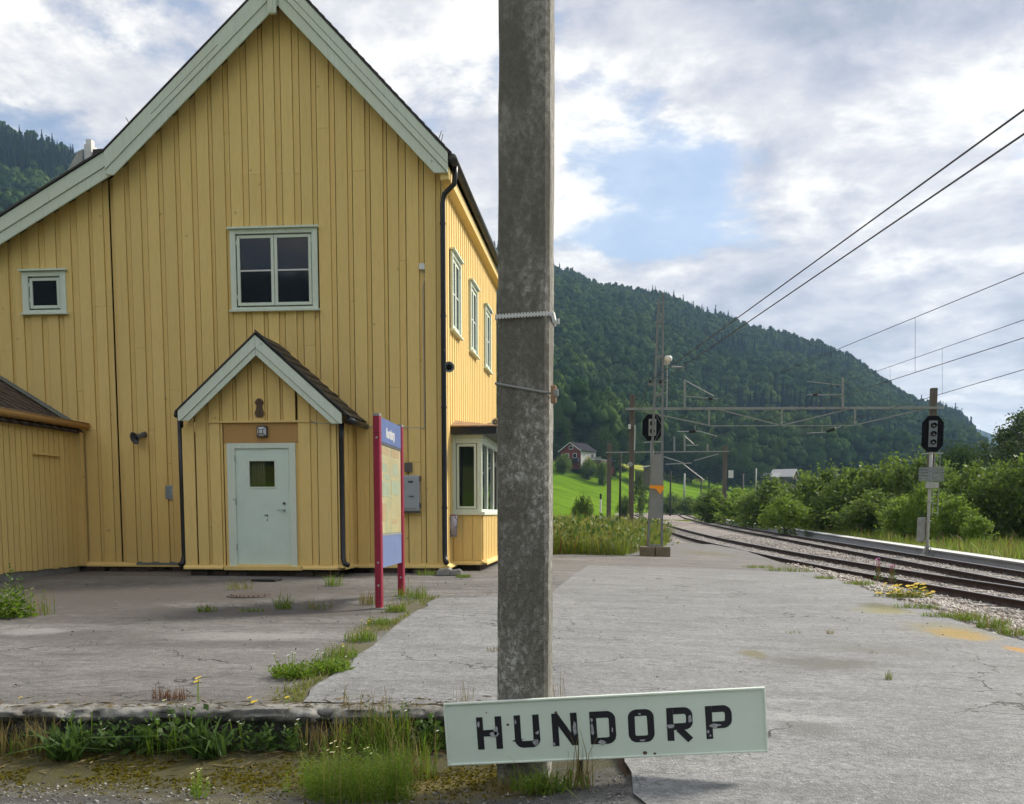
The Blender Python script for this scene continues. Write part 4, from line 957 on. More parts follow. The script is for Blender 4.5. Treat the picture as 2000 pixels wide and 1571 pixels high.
for (xa_, xb_, y0, y1) in ((XR + .031, XR + .10, YB0, YB0 + .07), (XB - .09, XB, YB0, YB0 + .09), (XB - .07, XB, YB1 - .09, YB1)): fr.box(xa_, xb_, y0, y1, zs, zt2)
fr.box(XR + .10, XB - .09, YB0, YB0 + .07, zt2 - .09, zt2); fr.box(XR + .10, XB - .09, YB0, YB0 + .07, zs, zs + .05)
fr.box(XB - .07, XB, YB0 + .09, YB1 - .09, zt2 - .09, zt2); fr.box(XB - .07, XB, YB0 + .09, YB1 - .09, zs, zs + .05)
for y in (20.35, 21.4): fr.box(XB - .07, XB, y, y + .09, zs + .05, zt2 - .09)
fr = fr.build('bay_frame', MINT2, bay, bevel=.004)
b = MB(); x0, x1 = XR + .115, XB - .105
b.box(x0, x0 + .045, YB0 + .01, YB0 + .05, zs + .06, zt2 - .1); b.box(x1 - .045, x1, YB0 + .01, YB0 + .05, zs + .06, zt2 - .1); b.box(x0 + .045, x1 - .045, YB0 + .01, YB0 + .05, zt2 - .145, zt2 - .1); b.box(x0 + .045, x1 - .045, YB0 + .01, YB0 + .05, zs + .06, zs + .105); b.build('sash', MINT2, bay)
MB().box(x0 + .04, x1 - .04, YB0 + .028, YB0 + .034, zs + .1, zt2 - .14).build('pane', GLASSV, bay)
for y0, y1 in ((YB0 + .09, 20.35), (20.44, 21.4), (21.49, YB1 - .09)): MB().box(XB - .04, XB - .034, y0, y1, zs + .05, zt2 - .09).build('pane', GLASSV, bay)
MB().box(XR + .031, XB - .0, YB1 - .05, YB1, zs, zt2).build('bay_end_wall', YEL, bay)
b = MB(); ex0, ex1 = XR + .30, XB - .14
for q0, q1, r0, r1 in ((ex0, ex0 + .06, zs + .03, zt2 - .1), (ex1 - .06, ex1, zs + .03, zt2 - .1), (ex0, ex1, zs + .0, zs + .06), (ex0, ex1, zt2 - .16, zt2 - .1), (ex0, ex1, (zs + zt2) / 2 - .02, (zs + zt2) / 2 + .02)): b.box(q0, q1, YB1 - .09, YB1 - .052, r0, r1)
b.build('inner_frame', WHITEP, bay)
MB().box(ex0 + .05, ex1 - .05, YB1 - .075, YB1 - .07, zs + .05, zt2 - .15).build('pane', GLASS, bay)
MB().box(XR + .0305, XR + .04, YB0 + .08, YB1 - .05, zs, zt2).build('dark_room_panel', DARKR, bay)  # flat near-black panel, stands in for the shade of the room
b = MB()
for k in range(5): b.tube([(XR + .08 + .03 * (k % 2), YB0 + .16 + k * .06, zs), (XR + .08 + .03 * (k % 2), YB0 + .16 + k * .06, zt2)], .035, 8)
b.build('dark_curtain', simple('dark_grey_curtain', (0.09, 0.085, 0.08), .9), bay, True)
zr0 = P(900, 848, YB0 - .15)[1]; zr1 = P(900, 834, YB0 - .15)[1]
MB().box(XR + .03, XB + .30, YB0 - .17, YB1 + .2, zr0, zr1).build('bay_gutter_board', BLACKP, bay)
MB().box(XR + .03, XB + .02, YB0 + .0, YB1, zt2 + .001, zr0 - .001).build('bay_head', MINT2, bay)
b = MB(); xo2 = XB + .33; zq = zr1 + .002
b.add([(XR + .03, YB0 - .2, zq), (xo2, YB0 - .2, zq), (xo2, YB1 + .22, zq), (XR + .03, YB1 + .22, zq), (XR + .03, YB0 + .42, zq + .17), (XR + .03, YB1 - .3, zq + .17), (XR + .03, YB0 - .2, zq + .02), (xo2, YB0 - .2, zq + .02), (xo2, YB1 + .22, zq + .02), (XR + .03, YB1 + .22, zq + .02)],
      [(0, 1, 7, 6), (1, 2, 8, 7), (2, 3, 9, 8), (6, 7, 4), (7, 8, 5, 4), (8, 9, 5), (0, 3, 2, 1)])
b.build('bay_roof', RUSTF, bay)
skirt([((XR + .03, YB0 + .03), (XB + .1, YB0 + .03), 0, -1), ((XB + .0, YB0 - .07), (XB + .0, YB1), 1, 0)], .605)
MB().box(XR + .05, XB - .05, YB0 + .1, YB1, .2, .52).build('bay_foundation', BRICK, bay)
# weathered repair patches on the corner boards
for (u, v, w_, h_) in ((838, 492, .12, .07), (846, 545, .09, .06), (834, 540, .10, .04)):
    q = P(u, v, YW); b = MB(); pts = [(q[0] + w_ * .5 * math.cos(a) * (.6 + .5 * random.random()), q[1] + h_ * .5 * math.sin(a) * (.6 + .5 * random.random())) for a in np.linspace(0, 5.6, 8)]
    b.prism(pts, YW - .0285, YW - .026, 'y'); b.build('paint_scar', PCHIP, H)

# annex on the left ----------------------------------------------------------
XN = -10.02
A = thing('annex_building', 'low yellow boarded annex with brown slate roof left of the gable', 'building', (XN - 1.5, 16.5, .4))
zbn = .52; gz_ = P(152, 833, YW - .1)[1]
nm = mapX(XN); y = 13.6; k = 0; rg = random.Random(8); ztn = gz_ - .10
while y < YW - .03:
    w_ = .150
    b = MB(); lbox(b, nm, y, min(y + w_, YW - .02), .0, .024, zbn - .02 * rg.random(), ztn + .1); b.build('wall_board', YEL, A); y += .172; k += 1
MB().box(XN - 3.4, XN - .035, 13.6, YW - .01, .48, ztn + .1).build('inner_wall', YEL, A)
MB().box(XN - .20, XN - .03, 13.5, YW - .02, .1, .52).build('foundation_wall', CONC, A)
MB().box(XN, XN + .13, YW - .15, YW - .035, zbn, ztn + .09).build('corner_board', YEL, A)
# eave board and yellow gutter
MB().box(XN - .02, XN + .16, 13.5, YW - .04, ztn + .055, ztn + .075).build('soffit_board', YELT, A)
xg_ = XN + .21; b = MB(); b.tube([(xg_, 13.4, gz_ + .035), (xg_, YW - .03, gz_ - .0)], .062, 10); b.build('gutter', OCH, A, True)
b = MB(); b.tube([(xg_ + .045, 13.4, gz_ + .085), (xg_ + .045, YW - .03, gz_ + .05)], .012, 6); b.build('gutter_rim', RUSTF, A, True)
fa = P(0, 735, YW); fb = P(150, 828, YW); tF = (fa[1] - fb[1]) / (fb[0] - fa[0])
def zan(x): return fb[1] - tF * (x - fb[0])
xe_ = fb[0] + .0
MB().box(XN + .05, XN + .14, 13.45, YW - .05, gz_ + .02, zan(XN + .14) - .0).build('eave_fascia', YELT, A)
rf = MB().prism([(XN + .12, zan(XN + .12) - .06), (XN - 3.2, zan(XN - 3.2) - .06), (XN - 3.2, zan(XN - 3.2) - .16), (XN + .12, zan(XN + .12) - .12)], 13.3, YW - .03, 'y').build('roof', BRSL, A)
sl = .30
for r in range(10):                                                  # slates in courses up the slope
    for c in range(17):
        x1 = XN + .20 - r * .24; x0 = x1 - .30; y0 = 13.3 + c * .31 + (.155 if r % 2 else 0); y1 = min(y0 + .305, YW - .10)
        if y1 - y0 < .05: continue
        u_ = .008 * random.random(); j_ = .01 * (random.random() - .5); cut = .07
        b = MB(); zl, zh = zan(x1) - .052 + u_, zan(x0) - .058
        b.add([(x0, y0, zh), (x0, y1, zh), (x1 + j_, y1 - cut, zl), (x1 + .03, (y0 + y1) / 2, zl - .02), (x1 + j_, y0 + cut, zl), (x0, y0, zh + .012), (x0, y1, zh + .012), (x1 + j_, y1 - cut, zl + .022), (x1 + .03, (y0 + y1) / 2, zl + .002), (x1 + j_, y0 + cut, zl + .022)],
              [(0, 1, 2, 3, 4), (9, 8, 7, 6, 5), (0, 5, 6, 1), (1, 6, 7, 2), (2, 7, 8, 3), (3, 8, 9, 4), (4, 9, 5, 0)])
        b.build('slate', BRSL, rf)
for k in range(5):                                                   # grey metal flashing strips against the wall
    x1 = fb[0] - k * .62; x0 = x1 - .65
    b = MB(); b.add([(x0, YW - .045, zan(x0) + .02), (x1, YW - .045, zan(x1) + .02), (x1, YW - .21, zan(x1) - .01 + .004 * k), (x0, YW - .21, zan(x0) - .01 + .004 * k)], [(0, 1, 2, 3)]);
    b.add([(x0, YW - .046, zan(x0) + .03), (x1, YW - .046, zan(x1) + .03), (x1, YW - .046, zan(x1) - .05), (x0, YW - .046, zan(x0) - .05)], [(0, 1, 2, 3)]); b.build('flashing', ZINC, A)
q0, q1 = atX(60, 885, XN), atX(112, 887, XN)
MB().box(XN + .022, XN + .09, q0.y, q1.y, q0.z - .02, q0.z + .012).build('small_ledge', YELT, A)
# ================================================================== THINGS ON AND BY THE HOUSE
def lathe(b, prof, p, d, n=18, mi=0):
    """profile of (radius, distance along d) turned about the axis p + t d"""
    d = Vector(d).normalized(); a = d.orthogonal().normalized(); c = d.cross(a); p = Vector(p); s = len(b.v)
    for r, t in prof:
        for k in range(n):
            q = 2 * math.pi * k / n; b.v.append(tuple(p + d * t + r * (math.cos(q) * a + math.sin(q) * c)))
    for i in range(len(prof) - 1):
        for k in range(n):
            b.f.append((s + i * n + k, s + i * n + (k + 1) % n, s + (i + 1) * n + (k + 1) % n, s + (i + 1) * n + k)); b.m.append(mi)
    return b
def horn(p, d, s, label, wall, mat=HORN):
    t = thing('horn_loudspeaker', label, 'loudspeaker', p)
    b = MB(); lathe(b, [(.10 * s, 0), (.104 * s, .004 * s), (.098 * s, .012 * s), (.06 * s, -.05 * s), (.04 * s, -.12 * s), (.045 * s, -.16 * s), (.045 * s, -.22 * s), (.0, -.225 * s)], p, d, 20); b.build('horn_bell', mat, t, True)
    b = MB(); lathe(b, [(.0, -.02 * s), (.028 * s, -.03 * s), (.032 * s, -.06 * s), (.0, -.1 * s)], p, d, 12); b.build('driver_cone', GALVL if s < .95 else BLACKP, t, True)
    b = MB(); q = Vector(p) - Vector(d).normalized() * .17 * s; b.bar(q, wall, .03 * s, .04 * s); b.build('bracket', mat, t)
    return t
q = atY(263, 856, YW - .25); horn(q, (-.45, -.85, -.35), 1.15, 'grey horn loudspeaker on the gable wall left of the porch', (q.x + .10, YW - .0, q.z + .10))
q = atX(877, 717, XR + .12); horn(q, (.12, -1, -.02), .95, 'small horn loudspeaker on the sunlit side wall below windows', (XR + .0, q.y + .22, q.z + .02), GALV)
q = atY(968, 825, 22.2); horn(q, (.2, -1, 0), .85, 'pale horn loudspeaker above the bay window roof', (q.x - .2, 22.4, q.z - .02), GALVL)
# plaque
t = thing('wall_plaque', 'small grey blue information plaque left of the porch', 'plaque', atY(330, 976, YW - .03))
x0, z0 = P(323, 976, YW - .03); x1, z1 = P(338, 948, YW - .03)
MB().box(x0, x1, YW - .040, YW - .028, z0, z1).build('plaque_rim', GALVL, t, bevel=.02)
MB().box(x0 + .015, x1 - .015, YW - .043, YW - .0402, z0 + .02, z1 - .02).build('plaque_panel', PLAQ, t)
b = MB()
for k in range(9): b.box(x0 + .03, x1 - .03 - .02 * (k % 3), YW - .0445, YW - .0432, z1 - .045 - k * .024, z1 - .036 - k * .024)
b.build('printed_lines', PLAQD, t)
# sensor box and cable
t = thing('junction_box', 'white junction box with thin cable at the upper right of the gable', 'junction box', atY(824, 526, YW - .05))
x, z = P(824, 521, YW - .05); MB().box(x - .05, x + .05, YW - .075, YW - .027, z - .055, z + .055).build('box', WHITEP, t, bevel=.006)
b = MB(); xb_, zb2 = P(829, 836, YW - .03); xk, zk = P(668, 826, YW - .03)
b.tube([(x, YW - .05, z - .05), (x + .05, YW - .034, z - .15), (xb_ - .005, YW - .034, z - .4), (xb_, YW - .034, zb2)], .007, 5)
b.tube([(xb_, YW - .036, zb2), ((xb_ + xk) / 2, YW - .036, zb2 + .01), (xk + .25, YW - .036, zb2 + .06)], .009, 5)
b.tube([(lx1, YP - .03, lz - .02), (lx1 + .1, YP - .035, lz - .05), (PX1 + .02, YP - .035, lz - .075)], .010, 5); b.build('cable', GALVL, t)
# electric cabinet
x0, z0 = P(778, 999, YW - .2); x1, z1 = P(818, 929, YW - .2)
t = thing('electric_cabinet', 'grey plastic electric cabinet on the wall behind the information board', 'cabinet', (x0, YW - .03, z0))
c = MB().box(x0, x1, YW - .22, YW - .028, z0, z1).build('cabinet_body', BOXG, t, bevel=.02)
MB().box(x0 + .03, x1 - .04, YW - .235, YW - .221, z0 + .05, z1 - .05).build('cabinet_door', BOXG, t, bevel=.01)
MB().box((x0 + x1) / 2 + .0, (x0 + x1) / 2 + .09, YW - .238, YW - .2352, z1 - .13, z1 - .10).build('label_slot', RUBB, t)
b = MB(); b.tube([((x0 + x1) / 2 + .02, YW - .245, z0 + .27), ((x0 + x1) / 2 + .10, YW - .245, z0 + .27)], .010, 6); b.build('latch', HORN, t)
for z in (z0 + .06, z1 - .1): MB().box(x1 + .001, x1 + .02, YW - .16, YW - .06, z, z + .09).build('hinge', HORN, t)
MB().box(x0 - .01, x1 + .01, YW - .18, YW - .05, z0 - .03, z0 - .002).build('cable_gland_strip', HORN, t)
xa_, za_ = P(790, 926, YW - .1); xb_, zb2 = P(804, 904, YW - .1); MB().box(xa_, xb_, YW - .10, YW - .03, za_ + .04, zb2).build('conduit_box', simple('weathered_grey_wood', (.12, .11, .10), .8, .4, 30, stretch=(6, 6, .3)), t)
# lamp and carving over the door
x, z = P(510, 843, YP - .1)
t = thing('wall_lamp', 'square black and white wall lamp above the porch door', 'lamp', (x, YP - .02, z - .1))
s_ = .095; MB().box(x - s_, x + s_, YP - .07, YP - .018, z - s_, z + s_).build('lamp_frame', BLACKP, t, bevel=.01)
si = s_ * .84; sj = s_ * .36; yo, yi = YP - .072, YP - .12
fc = [(x - si, yo, z - si), (x + si, yo, z - si), (x + si, yo, z + si), (x - si, yo, z + si)]; ic = [(x - sj, yi, z - sj), (x + sj, yi, z - sj), (x + sj, yi, z + sj), (x - sj, yi, z + sj)]
OPAL = simple('opal_lamp_glass', (.66, .66, .70), .25, .03)
for k in range(4):
    b = MB(); b.add([fc[k], fc[(k + 1) % 4], ic[(k + 1) % 4], ic[k]], [(0, 1, 2, 3)]); b.build('lamp_facet', OPAL, t)
b = MB(); b.add(ic, [(0, 1, 2, 3)]); b.build('lamp_facet', OPAL, t)
b = MB()
for k in range(4): b.bar(fc[k], ic[k], .010, .010); b.bar(ic[k], ic[(k + 1) % 4], .009, .009)
b.build('lamp_bars', BLACKP, t)
b = MB(); b.tube([(x + .0, YP - .03, z + s_), (x - .01, YP - .03, lz - .03)], .008, 5); b.build('lamp_cable', GALVL, t)
x, z = P(507, 815, YP - .05); b = MB(); hh = .30
b.prism([(x - .055, z - .0), (x + .055, z - .0), (x + .085, z + .06), (x + .06, z + .13), (x + .045, z + .19), (x + .08, z + .25), (x + .05, z + .30), (x, z + .325), (x - .05, z + .30), (x - .08, z + .25), (x - .045, z + .19), (x - .06, z + .13), (x - .085, z + .06)], YP - .07, YP - .028, 'y')
b.prism([(x - .008, z + .02), (x + .008, z + .02), (x + .016, z + .16), (x + .01, z + .27), (x - .01, z + .27), (x - .016, z + .16)], YP - .082, YP - .07, 'y')
tag(b.build('carved_emblem', CARVE, None, bevel=.012), 'small carved brown wooden emblem on the porch gable', 'carving')
# litter bin at the bay
xb_, zt3 = P(883, 1006, YB0 - .25); _, zb3 = P(883, 1049, YB0 - .25)
t = thing('litter_bin', 'small grey patterned litter bin below the bay window', 'litter bin', (xb_, YB0 - .25, zb3))
b = MB(); lathe(b, [(.0, 0), (.085, 0), (.105, zt3 - zb3), (.098, zt3 - zb3), (.08, .05)], (xb_, YB0 - .25, zb3), (0, 0, 1), 18); b.build('bin_body', ROSE, t, True)
b = MB(); lathe(b, [(.104, -.012), (.112, -.006), (.112, .006), (.10, .01)], (xb_, YB0 - .25, zt3), (0, 0, 1), 18); b.build('bin_rim', simple('dull_red_rim', (.25, .12, .10), .5), t, True)
b = MB(); rg = random.Random(3)
for k in range(34):
    an = rg.random() * 6.28; h_ = rg.uniform(.05, .9) * (zt3 - zb3); r = .0875 + .02 * h_ / (zt3 - zb3); px, py = xb_ + r * math.cos(an), YB0 - .25 + r * math.sin(an)
    tx, ty = -math.sin(an), math.cos(an); w_ = .012 + .012 * rg.random(); hh = .012 + .016 * rg.random(); ro = rg.random() * 3
    b.add([(px + tx * w_ * math.cos(ro + m * 1.57), py + ty * w_ * math.cos(ro + m * 1.57), zb3 + h_ + hh * math.sin(ro + m * 1.57)) for m in range(4)], [(0, 1, 2, 3)])
b.build('printed_marks', HORN, t)
MB().box(xb_ - .02, xb_ + .02, YB0 - .15, YB0 + .005, zt3 - .12, zt3 - .08).build('bin_bracket', HORN, t)
# mat, manhole, downpipe stones
q0 = onz(492, 1132, .41); q1 = onz(560, 1129, .41)
zm = float(zp(q0.x, q0.y)); b = MB(); b.prism([(q0.x, q0.y - .06), (q1.x - .02, q0.y - .10), (q1.x, q0.y + .22), (q0.x + .03, q0.y + .2)], zm + .002, zm + .035, 'z'); tag(b.build('door_mat', RUBB), 'black rubber mat on the ground below the porch step', 'mat')
q = onz(490, 1158, .40); zm = float(zp(q.x, q.y))
t = thing('manhole_cover', 'round rusty manhole cover in the asphalt before the porch', 'manhole cover', (q.x, q.y, zm))
b = MB(); lathe(b, [(.0, .014), (.30, .014), (.32, .012), (.325, -.02)], (q.x, q.y, zm), (0, 0, 1), 32); b.build('cover_plate', CASTI, t)
for k in range(9):
    dx_ = -.24 + k * .06; hl = math.sqrt(max(.0, .27 ** 2 - dx_ ** 2)); b = MB(); b.bar((q.x + dx_, q.y - hl, zm + .022), (q.x + dx_, q.y + hl, zm + .022), .022, .016); b.build('cover_rib', CASTI, t)
for k, (u, v, s_) in enumerate(((868, 1122, .13), (889, 1122, .12))):
    q = onz(u, v, .42); b = MB(); rg = random.Random(k)
    vs = [(q.x + sx * s_ * (.7 + .5 * rg.random()), q.y + sy * s_ * (.7 + .4 * rg.random()), .38 + (sz + 1) * s_ * .55 * (.7 + .5 * rg.random())) for sx in (-1, 1) for sy in (-1, 1) for sz in (-1, 1)]
    b.add(vs, [(0, 1, 3, 2), (4, 6, 7, 5), (0, 4, 5, 1), (2, 3, 7, 6), (0, 2, 6, 4), (1, 5, 7, 3)])
    tag(b.build('splash_stone', CONC, None, bevel=.03), ('rough grey stone under the downpipe foot at house corner', 'rough grey stone beside the downpipe foot nearer the bay window')[k], 'stone')

# ------------------------------------------------------------------ information board
bx0, bx1 = -2.73, -2.80; by0, by1 = 12.35, 13.95; bz = .325
bx0 = atY(741, 1187, by0).x; bx1 = atY(784, 1163, by1).x
zt0 = atY(741, 808, by0).z
t = thing('information_board', 'red framed station information board with blue header standing on two posts', 'information board', (bx0, by0, bz))
for (x, y) in ((bx0, by0), (bx1, by1)):
    pz = float(zp(x, y)); b = MB(); w_, d_ = .046, .062; n = 16
    pr = [(x + w_ * math.copysign(abs(math.cos(a)) ** .6, math.cos(a)), y + d_ * math.copysign(abs(math.sin(a)) ** .6, math.sin(a))) for a in np.linspace(0, 2 * math.pi, n, endpoint=False)]
    b.prism(pr, pz, zt0 - .03, 'z'); po = b.build('post', REDP, t)
    b = MB(); b.prism([(x + (q0 - x) * 1.04, y + (q1 - y) * 1.04) for q0, q1 in pr], zt0 - .03, zt0, 'z'); b.build('post_cap', GALV, po)
    b = MB(); b.prism([(x + (q0 - x) * 1.005, y + (q1 - y) * 1.005) for q0, q1 in pr], zt0 - .235, zt0 - .230, 'z'); b.build('post_joint', RUBB, po)
    for z in (zt0 - .29, .9, .62):
        b = MB(); lathe(b, [(.0, .004), (.012, .003), (.014, 0)], (x + .005, y - d_ + .001, z), (0, -1, 0), 10); b.build('post_bolt', GALVL, po)
    b = MB(); b.box(x - .09, x + .09, y - .10, y + .10, pz - .01, pz + .015); b.build('foot_plate', GALV, po)
def ipanel(z0, z1, name, mat, th=.03, m=.07):
    d = Vector((bx1 - bx0, by1 - by0, 0)).normalized(); a = Vector((bx0, by0, 0)) + d * m; c = Vector((bx1, by1, 0)) - d * m
    b = MB(); b.bar((a.x, a.y, (z0 + z1) / 2), (c.x, c.y, (z0 + z1) / 2), th, z1 - z0); return b.build(name, mat, t)
def zof(v): return atY(745, v, by0 + .07).z
zh1, zh0 = zt0 - .03, zof(862); zp0 = zof(1043)
ipanel(zh0 + .0, zh1, 'header_panel', BLUEP, .05); ipanel(zh0 - .035, zh0 - .004, 'header_trim', HORN, .05); ipanel(zp0 - .03, zp0 - .003, 'lower_trim', GALV, .045)
POST = NB('faded_poster'); p_ = POST.pos()
k_ = POST.mix(POST.mr(POST.noise(p_, 2.2, 5, .6), .35, .7), (.60, .52, .30), (.68, .61, .39))
k_ = POST.mix(POST.mr(POST.noise(p_, 5, 6, .65, (1, 1.5, .8)), .52, .6, 0, .55), k_, (.42, .50, .36))
POST.col(k_); POST.rough(.12); POST = POST.m
PINK = simple('faded_print_green', (.40, .46, .33), .3, .15, 9); PBRN = simple('faded_print_brown', (.50, .38, .22), .3, .15, 9)
post = ipanel(zp0, zh0 - .036, 'poster_panel', POST, .036)
ipanel(zof(1110) + .0, zp0 - .031, 'blue_panel', BLUEL, .04)
dpan = Vector((bx1 - bx0, by1 - by0, 0)).normalized(); npan = Vector((dpan.y, -dpan.x, 0))
def onpanel(s, z, off): q = Vector((bx0, by0, 0)) + dpan * s + npan * off; return (q.x, q.y, z)
rg = random.Random(21); hp = zh0 - .036 - zp0
for (s0, s1, f0, f1, mt) in ((.12, .68, .90, .985, PBRN), (.86, 1.40, .90, .985, PBRN), (.2, .5, .70, .80, PINK), (.95, 1.3, .68, .82, PINK), (.14, .72, .42, .60, PINK), (.84, 1.42, .45, .62, PINK), (.3, .7, .62, .68, PINK), (.14, .42, .14, .34, PBRN), (.9, 1.2, .10, .16, PBRN)):
    b = MB(); b.add([onpanel(s0, zp0 + hp * f0, .0192), onpanel(s1, zp0 + hp * f0, .0192), onpanel(s1, zp0 + hp * f1, .0192), onpanel(s0, zp0 + hp * f1, .0192)], [(0, 1, 2, 3)]); b.build('printed_block', mt, post)
b = MB(); b.add([onpanel(.79, zp0 + .01, .0195), onpanel(.80, zp0 + .01, .0195), onpanel(.80, zp0 + hp - .01, .0195), onpanel(.79, zp0 + hp - .01, .0195)], [(0, 1, 2, 3)]); b.build('sheet_joint', PBRN, post)
# name on the header: letters from strokes on a 4 x 6 grid (x height 4)
GL = {'H': [[(0, 0), (0, 6)], [(3, 0), (3, 6)], [(0, 3), (3, 3)]], 'u': [[(0, 4), (0, .8), (.8, 0), (2.2, 0), (3, .8)], [(3, 4), (3, 0)]], 'n': [[(0, 0), (0, 4)], [(0, 3.2), (.9, 4), (2.2, 4), (3, 3.2), (3, 0)]],
      'd': [[(3, 6), (3, 0)], [(3, .7), (2.2, 0), (.8, 0), (0, .8), (0, 3.2), (.8, 4), (2.2, 4), (3, 3.3)]], 'o': [[(.8, 0), (2.2, 0), (3, .8), (3, 3.2), (2.2, 4), (.8, 4), (0, 3.2), (0, .8), (.8, 0)]],
      'r': [[(0, 0), (0, 4)], [(0, 3.1), (1, 4), (2, 4)]], 'p': [[(0, 4), (0, -2)], [(0, .7), (.8, 0), (2.2, 0), (3, .8), (3, 3.2), (2.2, 4), (.8, 4), (0, 3.3)]]}
sc = .020; s = .46
for chh in 'Hundorp':
    b = MB()
    for st in GL[chh]:
        for (a0, c0_), (a1, c1_) in zip(st[:-1], st[1:]):
            p0 = onpanel(s + a0 * sc, zh0 + .075 + c0_ * sc, .0265); p1 = onpanel(s + a1 * sc, zh0 + .075 + c1_ * sc, .0265)
            b.bar(p0, p1, .026, .003, up=npan)
    b.build('letter', WHITEP, t); s += (3.0 if chh == 'r' else 4.6) * sc

# ------------------------------------------------------------------ concrete pole with its straps
PM = NB('lichen_mottled_concrete'); p_ = PM.pos()
dn = PM.n('ShaderNodeTexNoise'); PM.l(p_, dn.inputs['Vector']); dn.inputs['Scale'].default_value = 14; dn.inputs['Detail'].default_value = 5
wv = PM.n('ShaderNodeVectorMath'); wv.operation = 'MULTIPLY_ADD'; PM.l(dn.outputs['Color'], wv.inputs[0]); wv.inputs[1].default_value = (.05, .05, .05); PM.l(p_, wv.inputs[2])
spots = PM.noise(wv.outputs[0], 34, 7, .66, (1, 1, .65)); big = PM.noise(p_, 4.0, 5, .6, (1, 1, .35)); ve = PM.vor(wv.outputs[0], 30, 'DISTANCE_TO_EDGE'); fine_ = PM.noise(p_, 120, 4, .7)
sepz = PM.n('ShaderNodeSeparateXYZ'); PM.l(p_, sepz.inputs[0]); lowf = PM.mr(sepz.outputs[2], 3.4, 1.6)
k_ = PM.mix(PM.mr(spots, .40, .60), (.185, .172, .148), (.34, .325, .29))
k_ = PM.mix(PM.math('MULTIPLY', PM.mr(spots, .53, .60), PM.mr(lowf, 0, 1, .18, 1.0)), k_, (.48, .475, .44))
k_ = PM.mix(PM.mr(big, .48, .62, 0, .8), k_, (.135, .125, .102)); k_ = PM.mix(PM.math('MULTIPLY', PM.mr(ve, .05, .012), PM.mr(lowf, 0, 1, .05, .7)), k_, (.07, .065, .052))
k_ = PM.mix(PM.mr(fine_, .5, .7, 0, .3), k_, (.06, .055, .045))
PM.col(k_); PM.rough(.92); PM.bump(PM.math('ADD', PM.math('MULTIPLY', spots, .9), PM.math('MULTIPLY', fine_, .3)), .8, .010); PM = PM.m
px_, py_ = -.462, 5.47; hw0, hw1 = .137, .125
t = thing('concrete_pole', 'tall square lichen mottled concrete pole behind the station name sign', 'pole', (px_, py_, 0))
zs_ = np.linspace(-.1, 7.6, 60); b = MB(); ch_ = .022; prev = None
for z in zs_:
    h = hw0 + (hw1 - hw0) * z / 7.6; c = math.cos(R(-2)); s_ = math.sin(R(-2)); ring = []
    for (a, d) in ((-h + ch_, -h), (h - ch_, -h), (h, -h + ch_), (h, h - ch_), (h - ch_, h), (-h + ch_, h), (-h, h - ch_), (-h, -h + ch_)):
        wob = .004 * (random.random() - .5); ring.append((px_ + .006 * z / 4 + a * c - d * s_ + wob, py_ + a * s_ + d * c + wob, z))
    i0 = len(b.v); b.v += ring
    if prev is not None:
        for k in range(8): b.f.append((prev + k, prev + (k + 1) % 8, i0 + (k + 1) % 8, i0 + k)); b.m.append(0)
    prev = i0
b.f.append(tuple(prev + k for k in range(8))); b.m.append(0); b.build('shaft', PM, t)
def band(zl, zr_, r, mat, name, flat=False, label=None):
    """a strap round the pole, zl / zr_ heights at its left and right front corners"""
    h = hw0 + .008; ring = [(-h, -h, zl), (h, -h, zr_), (h, h, zr_ - (zr_ - zl) * .2), (-h, h, zl)]; b = MB()
    pts = [Vector((px_ + a + .004, py_ + d, z)) for a, d, z in ring]
    return pts
pts = band(atY(977, 617, 5.3).z, atY(1077, 610, 5.3).z, .01, WHITEP, 'strap')
s_t = thing('perforated_strap', 'white perforated plastic strap around the concrete pole', 'strap', pts[0])
b = MB()
for k in range(4):
    p, q = pts[k], pts[(k + 1) % 4]; d = (q - p); n = 18
    for j in range(n):
        a = p + d * (j / n); c = p + d * ((j + .62) / n); b.bar(a, c, .008, .024); b.bar(p + d * ((j + .6) / n), p + d * ((j + 1.02) / n), .006, .011)
b.build('strap_band', WHITEP, s_t)
b = MB(); e0 = pts[1] + Vector((.002, -.004, 0)); b.bar(e0, e0 + Vector((.012, -.01, -.05)), .01, .02); b.tube([e0 + Vector((.012, -.01, -.05)), e0 + Vector((.03, -.01, -.055)), e0 + Vector((.03, -.01, -.03))], .007, 6); b.build('strap_buckle', WHITEP, s_t)
pts = band(atY(975, 748, 5.3).z, atY(1076, 768, 5.3).z, .008, GALV, 'wire')
s_t = thing('wire_tie', 'dark steel wire tie with clamp around the concrete pole', 'wire tie', pts[0])
b = MB(); b.tube(pts + [pts[0]], .0065, 8); b.build('wire_loop', GALV, s_t)
e0 = pts[1]; MB().box(e0.x - .006, e0.x + .022, e0.y - .03, e0.y + .02, e0.z - .05, e0.z + .04).build('clamp_plate', RUSTF, s_t, bevel=.004)
MB().box(e0.x + .008, e0.x + .034, e0.y - .035, e0.y - .005, e0.z - .018, e0.z + .018).build('clamp_nut', GALV, s_t, bevel=.004)

